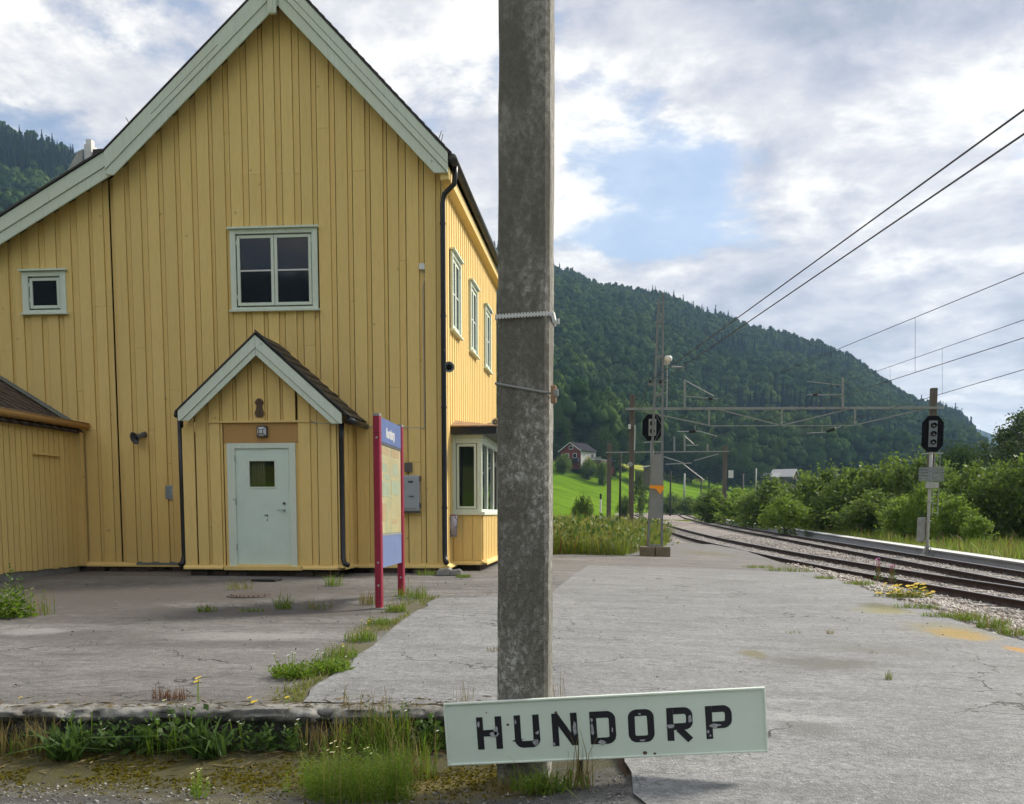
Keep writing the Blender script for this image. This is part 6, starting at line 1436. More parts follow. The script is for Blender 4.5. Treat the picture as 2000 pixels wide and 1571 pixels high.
for k in range(2): b = MB(); b.bar(f2(-1 + k * 1.7, -3.05, .1), f2(-.5 + k * 1.7, -3.05, 1.6), .1, .12); b.build('white_brace', WHITEP, t2)
house('brown slatted barn half hidden behind the lattice mast', 1262, 905, 345, 15, 5.5, 7, 3.4, 4.0, BRWOOD, BRWOOD, ROOFL, [], name='barn')
house('pale roofed brown house below the far forest', 1532, 938, 430, 62, 8, 9, 2.8, 5.6, BRWOOD, BRWOOD, ROOFL, [('s', -2, .9, 1.2, 1.2), ('s', 2, .9, 1.2, 1.2)])
house('low pale roofed outbuilding left of the brown house', 1503, 936, 425, 75, 5, 7, 2.2, 3.6, BRWOOD, BRWOOD, ROOFL, [], name='outbuilding')
house('white roofed house showing above the trackside bushes', 1650, 948, 300, 70, 6, 9, 2.4, 4.4, BRWOOD, BRWOOD, simple('white_sheet_roof', (.62, .64, .62), .5), [], name='roadside_house')
b = MB(); c4 = [atY(1213, 913, 337), atY(1257, 919, 337), atY(1257, 910, 343), atY(1213, 906, 343)]
b.add(c4 + [p - Vector((0, 0, .5)) for p in c4], [(0, 1, 2, 3), (0, 4, 5, 1), (1, 5, 6, 2), (2, 6, 7, 3), (3, 7, 4, 0)]); struct(b.build('yellow_crop_strip', simple('yellow_crop', (.30, .32, .03), 1.0, .2, .4)))
# ================================================================== VEGETATION
def blades(P0, h, w, lean, rg, droop=.35):
    """n curved tapering blades rooted at P0 (n,3): 3 cross rows, 2 quads each"""
    n = len(P0); a = rg.random(n) * 6.283; la = rg.random(n) * 6.283; ln = np.abs(rg.normal(0, lean, n))
    hx = np.stack([np.cos(la), np.sin(la), np.zeros(n)], -1) * (ln * h)[:, None]; up = np.zeros((n, 3)); up[:, 2] = h
    wx = np.stack([np.cos(a), np.sin(a), np.zeros(n)], -1) * w[:, None] / 2
    mid = P0 + up * .55 + hx * .35; tip = P0 + up * (1 - droop * np.minimum(ln, 1))[:, None] + hx * 1.05
    V = np.stack([P0 - wx, P0 + wx, mid + wx * .8, mid - wx * .8, tip + wx * .12, tip - wx * .12], 1)
    k = (np.arange(n) * 6)[:, None]; F = np.concatenate([k + [0, 1, 2, 3], k + [3, 2, 4, 5]])
    return V.reshape(-1, 3), F
def leaves(C, D, size, rg, asp=.5):
    """n pointed leaves (diamonds) at C along directions D"""
    n = len(C); D = D / np.linalg.norm(D, axis=1, keepdims=True); r = rg.normal(0, 1, (n, 3)); S_ = np.cross(D, r); S_ /= np.linalg.norm(S_, axis=1, keepdims=True) + 1e-9
    s = size[:, None]; V = np.stack([C, C + D * s * .5 + S_ * s * asp * .5, C + D * s, C + D * s * .5 - S_ * s * asp * .5], 1)
    return V.reshape(-1, 3), np.arange(n * 4).reshape(-1, 4)
def cat(parts):
    Vs, Fs, o = [], [], 0
    for V, F in parts: Vs.append(V); Fs.append(F + o); o += len(V)
    return np.concatenate(Vs), np.concatenate(Fs)
def plant(label, catg, x, y, z, parts, name='weed', group=None):
    """parts: list of (part name, (V,F) in local coordinates, material)"""
    t = thing(name, label, catg, (x, y, z), group)
    for nm, vf, mt in parts:
        o = link(nm, npmesh(nm, *vf), mt); o.parent = t; o.location = (0, 0, 0)
    return t
def disc(n, r, rg, ry=None):
    a = rg.random(n) * 6.283; q = np.sqrt(rg.random(n)); return np.stack([np.cos(a) * q * r, np.sin(a) * q * (ry or r), np.zeros(n)], -1)
def tuft(rg, n, r, h, w=.006, lean=.45, ry=None): return blades(disc(n, r, rg, ry), h * (.45 + .6 * rg.random(n)), w * (.7 + .6 * rg.random(n)), lean, rg)
def weedf(rg, stems, r, h, leaf, nl=14, lean=.35, ry=None, asp=.42):
    base = disc(stems, r, rg, ry); C = []; D = []; L_ = []; st = []
    for i in range(stems):
        la = rg.random() * 6.28; ln = abs(rg.normal(0, lean)); hh = h * (.5 + .55 * rg.random()); top = base[i] + np.array([math.cos(la) * ln * hh, math.sin(la) * ln * hh, hh])
        st.append(base[i])
        for j in range(nl):
            f = (j + .6) / nl; p = base[i] + (top - base[i]) * f; an = j * 2.4 + rg.random(); C.append(p); D.append([math.cos(an), math.sin(an), .35 + .5 * rg.random() * (1 if f > .3 else -.2)]); L_.append(leaf * (1.15 - .6 * f) * (.7 + .6 * rg.random()))
    return leaves(np.array(C), np.array(D), np.array(L_), rg, asp)
def flowers(rg, n, r, h0, h1, s, ry=None):
    C = disc(n, r, rg, ry); C[:, 2] = h0 + (h1 - h0) * rg.random(n); V = []; F = []; o = 0
    for c in C:
        ss = s * (.7 + .6 * rg.random()); ring = [(c[0] + ss * math.cos(a), c[1] + ss * math.sin(a), c[2] + ss * (.25 + .5 * math.sin(a + 1)) * .6) for a in np.linspace(0, 5.498, 8)]
        for i in range(0, 8, 2): V += [tuple(c), ring[i], ring[(i + 1) % 8], ring[(i + 2) % 8]]; F.append((o, o + 1, o + 2, o + 3)); o += 4
    return np.array(V), np.array(F)
def stalks(rg, C, s=.0025):
    n = len(C); P0 = C.copy(); P0[:, 2] = 0; P0[:, :2] *= .7; V = np.stack([P0 - [s, 0, 0], P0 + [s, 0, 0], C + [s, 0, 0], C - [s, 0, 0]], 1); return V.reshape(-1, 3), np.arange(4 * n).reshape(-1, 4)
def fl_with_stalk(rg, n, r, h0, h1, s, ry=None):
    V, F = flowers(rg, n, r, h0, h1, s, ry); return (V, F), stalks(rg, V[::16].copy())
def G(k): return np.random.default_rng(k)
def low(u, v):
    q = onz(u, v, .0); return q.x, q.y, float(zlow(q.x, q.y))
def plat(u, v, z=.3):
    q = onz(u, v, z); return q.x, q.y, float(zp(q.x, q.y))
# --- along the kerb, left to right
K = 'weeds growing along the kerb'
def kerbplant(u, kind, h, seed, label, r=.16, off=.10):
    h *= .8; q = onz(u, 1470, .0); x = q.x; y = float(ykerb(x)) - off; z = float(zlow(x, y)); rg = G(seed)
    if kind == 'dry': parts = [('blades', tuft(rg, 70, r, h, .006, .35, .1), GR_DRY), ('green_blades', tuft(rg, 30, r, h * .6, .008, .6, .1), GR_GREEN)]
    elif kind == 'leafy': parts = [('leaves', weedf(rg, 12, r, h, .060, 12, .35, .08), GR_DARK)]
    elif kind == 'broad': parts = [('leaves', weedf(rg, 8, r, h, .085, 8, .5, .08, .6), GR_DARK), ('blades', tuft(rg, 30, r, h * .8, .007, .5, .1), GR_GREEN)]
    elif kind == 'thin': parts = [('blades', tuft(rg, 120, r, h, .0055, .4, .12), GR_GREEN), ('seed_heads', tuft(rg, 40, r, h * 1.25, .005, .3, .12), GR_DRY)]
    elif kind == 'rosette': parts = [('leaves', blades(disc(60, r * .5, rg, .06), .16 + .12 * rg.random(60), .022 + .01 * rg.random(60), 1.1, rg), GR_DARK)]
    if kind in ('leafy', 'broad'):
        fl, st = fl_with_stalk(rg, 3, r * .9, h * .5, h * 1.05, .009, .1); parts += [('flower_heads', fl, FL_WHT), ('stalks', st, GR_GREEN)]
    plant(label, 'weed', x, y, z, parts, 'kerb_weed', K)
kerbplant(20, 'dry', .30, 1, 'dry grass clump at the far left of the kerb', .14)
kerbplant(95, 'dry', .34, 2, 'tall dry stalks second from the left along the kerb', .12)
kerbplant(165, 'rosette', .25, 3, 'low dark green leaf rosette at the kerb foot', .2, .22)
kerbplant(185, 'leafy', .30, 4, 'upright leafy weed with white flowers left of the kerb middle', .12)
kerbplant(245, 'leafy', .26, 5, 'bushy green weed beside the leafy upright one on the kerb', .13)
kerbplant(315, 'broad', .30, 6, 'broad leaved dark green weed at the middle of the kerb', .14)
kerbplant(375, 'broad', .40, 7, 'tall broad leaved weed rising above the kerb edge', .15)
kerbplant(430, 'rosette', .25, 8, 'green leaf rosette right of the tall broad leaved weed', .22, .20)
kerbplant(500, 'leafy', .28, 9, 'pale green leafy weed with narrow leaves along the kerb', .15)
kerbplant(560, 'leafy', .24, 10, 'low leafy weed just left of the dry grasses on the kerb', .14)
kerbplant(640, 'dry', .28, 11, 'dry grass fan at the kerb left of the bright green shrub', .16)
kerbplant(720, 'thin', .36, 12, 'thin seeding grass clump at the kerb behind the bright green shrub', .2)
kerbplant(770, 'thin', .40, 13, 'tall thin grasses at the kerb left of the sign', .16)
kerbplant(815, 'leafy', .40, 14, 'tall leafy weed next to the left end of the sign', .16)
kerbplant(860, 'broad', .28, 15, 'broad leaved weed touching the left edge of the sign', .12)
# moss carpet: short cushions below the kerb
rg = G(30); n_ = 9000; mx2 = -4.6 + 4.2 * rg.random(n_); my2 = np.minimum(5.62 + .22 * rg.normal(0, 1, n_), 6.0); kp = vnoise(mx2, my2, .35, 61) + .5 * vnoise(mx2, my2, .1, 62) > .62; mx2, my2 = mx2[kp], my2[kp]; n_ = len(mx2)
V, F = blades(np.stack([mx2, my2, zlow(mx2, my2) - .003], -1), .008 + .014 * rg.random(n_), .010 + .012 * rg.random(n_), 1.2, rg); tag(link('moss_carpet', npmesh('moss_carpet', V, F), leafmat('moss', (.11, .09, .012), (.22, .18, .025), .2, 1.0)), 'olive yellow moss covering the ground below the kerb', 'moss', kind='stuff')
rg = G(31); n_ = 2600; lx_ = -4.6 + 4.6 * rg.random(n_); ly_ = np.where(rg.random(n_) < .7, ykerb(lx_) - .02 - np.abs(rg.normal(0, .28, n_)), ykerb(lx_) + .05 + np.abs(rg.normal(0, .18, n_))); lz_ = np.where(ly_ < ykerb(lx_), zlow(lx_, ly_) + .006, np.maximum(zp(lx_, ly_), .272) + .004); an = rg.random(n_) * 6.28
V, F = leaves(np.stack([lx_, ly_, lz_], -1), np.stack([np.cos(an), np.sin(an), .12 * rg.random(n_)], -1), .02 + .10 * rg.random(n_) ** 2, rg, .10); tag(link('straw_litter', npmesh('straw_litter', V, F), LITTER), 'dead straw and leaf litter strewn along the kerb', 'litter', kind='stuff')
# twigs on the moss
b = MB(); rg = random.Random(9); x, y, z = low(365, 1462)
for k in range(26):
    a = rg.random() * 6.28; l_ = .08 + .28 * rg.random(); p = Vector((x + rg.uniform(-.25, .35), y + rg.uniform(-.12, .1), z + .01 + .05 * rg.random())); d = Vector((math.cos(a), math.sin(a) * .6, rg.uniform(-.05, .25))) * l_; b.tube([p, p + d * .5 + Vector((0, 0, .02)), p + d], [.004, .003, .0015], 4)
tag(b.build('dry_twigs', TWIG), 'loose heap of dry pale twigs on the moss below the kerb', 'twigs')
# bright green shrub in the foreground
x, y, z = low(705, 1562); rg = G(40)
fl, st = fl_with_stalk(rg, 12, .22, .22, .36, .009, .15); fl2 = fl[0].copy(); 
plant('bright green feathery toadflax bush in the foreground left of the pole', 'shrub', x, y, z, [('leaves', cat([weedf(rg, 150, .30, .34, .034, 34, .30, .18, .16), tuft(rg, 260, .30, .30, .004, .4, .18)]), GR_GREEN), ('flower_heads', (fl[0] * [1, 1, 1] + [-.1, 0, 0], fl[1]), FL_CRM), ('dry_stalks', tuft(rg, 50, .34, .44, .004, .35, .2), GR_DRY)], 'toadflax_bush')
x, y, z = low(610, 1548); rg = G(41); plant('smaller green feathery plant at the left of the toadflax bush', 'shrub', x, y, z, [('leaves', weedf(rg, 46, .16, .18, .032, 22, .4, .12, .16), GR_GREEN)], 'feathery_weed')
x, y, z = low(800, 1520); rg = G(42); plant('dry and green grasses right of the toadflax bush', 'grass tuft', x, y, z, [('blades', tuft(rg, 110, .16, .28, .005, .45), GR_GREEN), ('seed_heads', tuft(rg, 60, .16, .34, .004, .35), GR_DRY)], 'grass_tuft')
x, y, z = low(388, 1560); rg = G(43); fl, st = fl_with_stalk(rg, 9, .05, .05, .16, .010); plant('small cream flowered plant low in the foreground gravel', 'weed', x, y, z, [('leaves', weedf(rg, 8, .06, .12, .03, 8), GR_GREEN), ('flower_heads', fl, FL_CRM), ('stalks', st, GR_GREEN)])
# pole foot
x, y, z = low(1060, 1568); rg = G(44)
plant('yellow green grass clump around the foot of the concrete pole', 'grass tuft', x, YS - .10, z, [('blades', tuft(rg, 110, .17, .17, .006, .8, .09), GR_GREEN), ('yellow_blades', tuft(rg, 80, .19, .15, .006, .9, .10), GR_MEAD), ('leaves', weedf(rg, 26, .15, .10, .03, 10, .6, .08), GR_GREEN), ('seed_heads', tuft(rg, 10, .14, .26, .004, .5, .06), GR_DRY)], 'grass_tuft')
x, y, z = low(1135, 1560); rg = G(45)
plant('dry brown grass stalks standing before the middle of the sign', 'grass tuft', x, YS - .10, z, [('blades', tuft(rg, 34, .07, .24, .004, .3, .06), GR_DRY), ('green_blades', tuft(rg, 30, .07, .15, .006, .6, .06), GR_GREEN), ('tall_stalks', tuft(rg, 7, .05, .40, .005, .18, .03), GR_DRY)], 'grass_tuft')
x, y, z = low(985, 1555); rg = G(46); plant('pale dry grass at the left side of the pole foot', 'grass tuft', x, YS - .02, z, [('blades', tuft(rg, 40, .08, .16, .005, .6), GR_DRY)], 'grass_tuft')
# --- on the platform
def pplant(u, v, label, parts, name='weed', z=.3, catg='weed'): x, y, zz_ = plat(u, v, z); plant(label, catg, x, y, zz_ + .005, parts, name, 'weeds in the asphalt joints')
def mixed(rg, r, h, ry=None, fl=None, flm=FL_YEL, dry=30, green=140, leafn=0, w=.008):
    p = [('blades', tuft(rg, green, r, h, w, .95, ry), GR_GREEN)]
    if dry: p.append(('dry_blades', tuft(rg, dry, r, h * 1.4, .005, .4, ry), GR_DRY))
    if leafn: p.append(('leaves', weedf(rg, leafn, r, h * .8, .06, 9, .5, ry, .35), GR_GREEN))
    if fl: f_, s_ = fl_with_stalk(rg, fl, r, h * .8, h * 1.6, .012, ry); p += [('flower_heads', f_, flm), ('stalks', s_, GR_GREEN)]
    return p
rg = G(50); pplant(575, 1316, 'left half of the green dandelion patch on the asphalt seam', mixed(rg, .16, .13, .16, 5, FL_WHT, 20, 160, 30), 'dandelion_patch')
rg = G(51); pplant(645, 1306, 'right half of the green dandelion patch on the asphalt seam', mixed(rg, .14, .12, .18, 4, FL_WHT, 14, 150, 30), 'dandelion_patch')
for k, (u, v, r, h, f_, lab) in enumerate(((665, 1268, .14, .12, 3, 'green tuft with yellow flowers just beyond the dandelion patch'), (705, 1240, .16, .12, 4, 'yellow flowered tuft midway along the asphalt seam'), (745, 1212, .16, .10, 0, 'short grass tuft on the seam before the red post'), (775, 1190, .14, .12, 2, 'green tuft at the foot of the rear red post'),
                                        (805, 1168, .22, .20, 2, 'tall yellow green grass right of the information board'), (835, 1128, .20, .12, 2, 'leafy green clump at the wall near the house corner'), (905, 1132, .14, .08, 0, 'small weed before the bay window foundation'), (720, 1178, .14, .16, 0, 'dry grass left of the front red post'))):
    rg = G(60 + k); pplant(u, v, lab, mixed(rg, r, h, None, f_ or None, FL_YEL, 90 if 'dry' in lab else 30, 20 if 'dry' in lab else 120), 'grass_tuft', .36)
for k, (u, v, r, h, lab) in enumerate(((406, 1185, .12, .10, 'small dark tuft left of the manhole cover'), (490, 1185, .18, .06, 'low mossy tuft in front of the manhole cover'), (553, 1180, .10, .22, 'upright weed right of the manhole cover'), (468, 1148, .20, .14, 'pale grass behind the manhole cover'), (652, 1142, .14, .24, 'tall weed at the right foot of the porch'), (80, 1190, .16, .26, 'dry grass tuft beside the cream flowered plant'), (620, 1180, .2, .12, 'thin dry grass between porch and information board'))):
    rg = G(80 + k); pplant(u, v, lab, mixed(rg, r, h, None, None, FL_YEL, 50 if 'dry' in lab or 'pale' in lab else 12, 26 if 'dry' in lab or 'pale' in lab else 70), 'grass_tuft', .39)
rg = G(95); f_, s_ = fl_with_stalk(rg, 26, .22, .10, .35, .022, .2); pplant(25, 1198, 'cream flowered green plant at the left edge by the annex', [('leaves', weedf(rg, 34, .24, .36, .075, 14, .3, .2), GR_GREEN), ('flower_heads', f_, FL_CRM), ('stalks', s_, GR_GREEN), ('tall_leaves', weedf(rg, 6, .1, .62, .09, 16, .12), GR_DARK)], 'flowering_weed', .37)
# short grass and moss following the asphalt seam
rg = G(97); n_ = 2600; f = rg.random(n_); sy_ = pL0.y + (pL1.y + .4 - pL0.y) * f; sx_ = xl_new(np.minimum(sy_, 13.5)) - .03 - np.abs(rg.normal(0, .10 + .10 * f, n_)); kp = vnoise(sx_ * 2, sy_, .5, 71) > .38; sx_, sy_ = sx_[kp], sy_[kp]; n_ = len(sx_)
V, F = blades(np.stack([sx_, sy_, zp(sx_, sy_) - .004], -1), .015 + .055 * rg.random(n_) ** 2, .006 + .008 * rg.random(n_), 1.0, rg); tag(link('seam_grass', npmesh('seam_grass', V, F), GR_MEAD), 'short grass and moss growing along the asphalt seam', 'grass', kind='stuff')
# flowers along the platform edge
rg = G(96); pplant(330, 1368, 'reddish dry plant on the platform edge', [('stalks', tuft(rg, 130, .12, .10, .004, .6, .06), FL_RED)], 'dock_plant', .26)
for k, (u, v, lab) in enumerate(((388, 1372, 'pair of yellow hawkbit flowers above the tall kerb weed'), (490, 1376, 'two yellow flowers low on the platform edge'), (556, 1374, 'single yellow flower at the kerb near the asphalt patch'), (40, 1368, 'tiny orange flower on the platform edge at far left'), (320, 1372, 'pale yellow flower beside the reddish plant'))):
    rg = G(100 + k); n = 2 if k < 2 else 1; hts = (.10, .17) if k == 0 else (.015, .05); f_, s_ = fl_with_stalk(rg, n, .03, hts[0], hts[1], .02 if k != 3 else .012); pplant(u, v, lab, [('flower_heads', f_, FL_YEL if k != 4 else FL_CRM), ('stalks', s_, GR_GREEN)], 'hawkbit', .27)
for k, (u, v, lab) in enumerate(((690, 1385, 'pale feathery grass at the kerb left of the pole'), (745, 1388, 'second pale feathery grass left of the pole'), (905, 1378, 'feathery grass just above the sign left of the pole'), (1085, 1362, 'dry grass just above the sign right of the pole'))):
    rg = G(110 + k); pplant(u, v, lab, [('stalks', tuft(rg, 16, .08, .20, .0035, .25, .04), GR_DRY)], 'feathery_grass', .26)
for k, (u, v, r, h, lab) in enumerate(((1550, 1243, .10, .05, 'tiny grass tuft in the middle of the right asphalt'), (1622, 1242, .05, .09, 'small reddish sprig on the right asphalt'), (1735, 1326, .03, .10, 'thin green sprig low on the right asphalt'), (1705, 1278, .06, .03, 'small brown tuft on the right asphalt'), (965, 1290, .07, .06, 'withered tuft left of the concrete pole'))):
    rg = G(120 + k); pplant(u, v, lab, [('blades', tuft(rg, 26, r, h, .005, .6), GR_DRY if k in (1, 3, 4) else GR_MEAD)], 'grass_tuft', .22)
# along the track side edge of the platform
E_ = [(1540, 1122, .5, .16, 'long grass strip at the end of the asphalt by the rails', .25), (1480, 1118, .35, .08, 'low green tuft left of the long grass strip', .2), (1680, 1150, .30, .10, 'grass tuft where the asphalt meets the ballast', .2), (1610, 1140, .2, .08, 'small tuft behind the asphalt joint', .2), (1790, 1196, .3, .10, 'mossy grass on the asphalt edge below the yellow flowers', .18), (1850, 1212, .3, .10, 'grass tuft on the asphalt edge right of the moss', .18), (1940, 1232, .2, .16, 'dry tuft on the ballast edge at the right', .17), (1985, 1245, .2, .12, 'rightmost tuft on the ballast edge', .17), (1895, 1218, .2, .14, 'green sprigs growing through the ballast edge', .17)]
for k, (u, v, r, h, lab, z) in enumerate(E_): rg = G(130 + k); pplant(u, v, lab, mixed(rg, r, h, .14, None, FL_YEL, 60, 130, 0, .009), 'grass_tuft', z)
rg = G(145); f_, s_ = fl_with_stalk(rg, 60, .42, .05, .22, .028, .14); pplant(1765, 1176, 'yellow flowering stonecrop clump at the ballast edge', [('leaves', weedf(rg, 60, .42, .14, .05, 8, .4, .16), GR_MEAD), ('flower_heads', f_, FL_YEL), ('stalks', s_, GR_GREEN)], 'stonecrop_clump', .18)
for k, (u, v, lab) in enumerate(((1713, 1148, 'taller pink fireweed beside the nearest rail'), (1742, 1152, 'shorter pink fireweed beside the nearest rail'))):
    rg = G(150 + k); f_, s_ = fl_with_stalk(rg, 14, .05, .25, .42 - .1 * k, .02); pplant(u, v, lab, [('leaves', weedf(rg, 3, .04, .34, .08, 12, .1), GR_DARK), ('flower_heads', f_, FL_PNK), ('stalks', s_, FL_RED)], 'fireweed', .12)

# --- meadows: uncountable grass
def meadow(n, xf, y0, y1, pw, hmin, hmax, w, rg, zf):
    y = y0 + (y1 - y0) * rg.random(n) ** pw; xl, xr = xf(y); x = xl + (xr - xl) * rg.random(n)
    pt = vnoise(x, y, 3.0, 41); h = (hmin + (hmax - hmin) * rg.random(n)) * (.55 + .9 * pt)
    return blades(np.stack([x, y, zf(x, y) - .03], -1), h, w * (.6 + .8 * rg.random(n)) * (1 + y / 60), .55, rg), pt
rg = G(200)
def left_x(y): return -7 + 0 * y, np.minimum(c1(y) - 2.6, np.interp(y, [28, 34, 46, 60, 80], [.35, 1.6, 2.6, 2.4, 2.0]))
def zleft(x, y): return np.where(y < 45.5, zp(x, np.minimum(y, 45)), terrain(x, y) + .2)
for nm, n, mt, lab, h0, h1 in (('meadow_grass', 15000, GR_MEAD, 'tall mixed meadow grass between the station and the field', .35, 1.1), ('green_undergrowth', 11000, GR_GREEN, 'green undergrowth in the meadow by the lattice mast', .25, .85), ('dry_seed_grass', 1500, FL_RED, 'reddish brown seed heads in the meadow', .5, 1.1)):
    (V, F), _ = meadow(n, left_x, 27.6, 92, 1.5, h0, h1, .018, rg, zleft); tag(link(nm, npmesh(nm, V, F), mt), lab, 'grass', kind='stuff')
rg = G(210)
for nm, n, mt, lab in (('meadow_herbs', 9000, GR_DARK, 'dark leafy herbs mixed through the meadow'), ('pale_meadow_herbs', 5000, GR_MEAD, 'pale flowering herbs mixed through the meadow')):
    y = 27.8 + 50 * rg.random(n) ** 1.5; xl, xr = left_x(y); k_ = rg.integers(0, n // 14, n); bx_ = rg.random(n)[k_]; y = y[k_]; x = xl[k_] + (xr - xl)[k_] * bx_; hh_ = (.3 + .75 * rg.random(n)[k_])
    C = np.stack([x + rg.normal(0, .18, n), y + rg.normal(0, .18, n), zleft(x, y) + hh_ * rg.random(n) ** .6], -1); V, F = leaves(C, rg.normal(0, 1, (n, 3)) + [0, 0, .4], (.07 + .09 * rg.random(n)) * (1 + y / 90), rg, .5); tag(link(nm, npmesh(nm, V, F), mt), lab, 'herbs', kind='stuff')
def right_x(y): return xpl(y) + .5, xpl(y) + 5 + 9 * np.clip((y - 20) / 40, 0, 1)
def zright(x, y): return np.maximum(terrain(x, y), zr(y) - .05)
for nm, n, mt, lab, h0, h1 in (('meadow_grass', 17000, GR_MEAD, 'dry meadow grass behind the white platform edge', .2, .55), ('green_undergrowth', 11000, GR_GREEN, 'green grass below the trackside bushes', .15, .6), ('dry_seed_grass', 900, FL_RED, 'reddish seed stalks below the trackside bushes', .35, .8)):
    (V, F), _ = meadow(n, right_x, 22, 120, 1.4, h0, h1, .017, rg, zright); tag(link(nm, npmesh(nm, V, F), mt), lab, 'grass', kind='stuff')
yv = np.linspace(21, 128, 60); tg = np.linspace(0, 1, 12); Tg, Yg = np.meshgrid(tg, yv); Xg = xpl(Yg) + .54 + 16 * Tg; Zg = zr(Yg) + .03 - .5 * np.clip((Tg - .6) / .4, 0, 1) + (vnoise(Xg, Yg, 1.2, 44) - .5) * .12
i = (np.arange(59)[:, None] * 12 + np.arange(11)[None]).ravel(); struct(link('verge', npmesh('verge', np.stack([Xg, Yg, Zg], -1).reshape(-1, 3), np.stack([i, i + 1, i + 13, i + 12], -1)), M_VERGE, None, True))

# --- bushes and trees
def crown(rg, n, w, h, leaf, clumps=40, z0=.0, top=1.0, droop=0., spiky=0.):
    """leaf cloud: clumps spread through an uneven crown, denser towards the outside"""
    cl = []
    while len(cl) < clumps:
        p = rg.normal(0, 1, 3); p /= np.linalg.norm(p); p *= (.35 + .65 * rg.random() ** .5); zf = (p[2] + 1) / 2
        wd = (math.sin(math.pi * min(1, .12 + zf * .88)) ** .6) if top > .5 else (1 - zf) ** .7
        cl.append((p[0] * w / 2 * wd, p[1] * w / 2 * wd, z0 + zf * (h - z0)))
    cl = np.array(cl); k = rg.integers(0, clumps, n); rad = (w / 2) * (.16 + .16 * rg.random(clumps))
    off = rg.normal(0, 1, (n, 3)) * rad[k][:, None] * [.6, .6, .62 + droop]; off[:, 2] -= droop * np.abs(off[:, 2])
    C = cl[k] + off; D = rg.normal(0, 1, (n, 3)) + [0, 0, .25 - droop * 2]
    if spiky:
        m = int(n * spiky); C[:m] = np.stack([rg.uniform(-w / 2, w / 2, m) * .8, rg.uniform(-w / 2, w / 2, m) * .8, np.zeros(m)], -1); sp = rg.integers(0, 26, m); sx = rg.uniform(-w * .42, w * .42, 26); sy = rg.uniform(-w * .42, w * .42, 26); hh = h * (.75 + .38 * rg.random(26)) * (1 - .45 * (np.hypot(sx, sy) / (w * .6)) ** 2)
        f = .35 + .65 * rg.random(m); C[:m] = np.stack([sx[sp] * f + rg.normal(0, .05, m), sy[sp] * f + rg.normal(0, .05, m), hh[sp] * f], -1)
    C[:, 2] = np.maximum(C[:, 2], .02)
    V, F = leaves(C, D, leaf * (.6 + .8 * rg.random(n)), rg, .55)
    return V, F, cl
def woody(mt, cl, h, r, z0, n=9, rg=None):
    b = MB(); b.tube([(0, 0, -.3), (.02 * h, 0, h * .35), (0, .02 * h, h * .8)], [r, r * .75, r * .2], 7)
    for k in range(min(n, len(cl))): c = Vector(cl[k]); b.tube([(0, 0, max(.1, c.z * .35)), c * .6 + Vector((0, 0, c.z * .1)), c], [r * .45, r * .3, r * .1], 5)
    me = bpy.data.meshes.new('stems'); me.from_pydata(b.v, [], b.f); me.materials.append(mt); return me
KIND = {}
def kind(nm, w, h, n, leaf, lm, bm, r, seed, **k):
    V, F, cl = crown(G(seed), n, w, h, leaf, **k); me = npmesh(nm, V, F); me.materials.append(lm); KIND[nm] = (me, woody(bm, cl, h, r, 0), w, h)
for k in range(3): kind(f'bush{k}', 3.0, 3.0, 6500, .17, LF_BUSH, BARK, .05, 300 + k, clumps=46, spiky=.28)
for k in range(2): kind(f'bright{k}', 2.4, 2.4, 4500, .15, LF_BUSHL, BARK, .04, 310 + k, clumps=34, spiky=.35)
kind('reeds', 3.4, 2.8, 5200, .20, LF_BUSHL, BARK, .03, 315, clumps=30, spiky=.8)
for k in range(2): kind(f'birch{k}', 6.0, 11.0, 7000, .30, LF_BIRCH, BARKW, .16, 320 + k, clumps=48, z0=1.6, droop=.5)
for k in range(2): kind(f'round{k}', 9.0, 10.5, 6500, .42, LF_FORL, BARK, .22, 330 + k, clumps=42, z0=1.2)
kind('dark', 9.0, 11.0, 6500, .42, LF_FOR1, BARK, .22, 334, clumps=42, z0=.8)
def stand(kd, u, vt, vb, wpx, Y, label, name, catg, group, zg=None, rot=None):
    me, st, w, h = KIND[kd]; q = atY(u, vb, Y); zt = atY(u, vt, Y).z; g_ = float(zright(q.x, Y) if zg is None else zg); H_ = max(.5, zt - g_) * (.90 if catg == 'bush' else 1.0); W_ = wpx * Y / 2000.0 * 1.12
    t = thing(name, label, catg, (q.x, Y, g_ - .05), group); t.rotation_euler = (0, 0, rot if rot is not None else random.random() * 6.28); t.scale = (W_ / w, W_ / w, H_ / h * 1.0)
    for nm, m in (('crown', me), ('trunk' if catg == 'tree' else 'stems', st)):
        o = bpy.data.objects.new(nm, m); COL.objects.link(o); o.parent = t
BS = 'bushes behind the far platform'
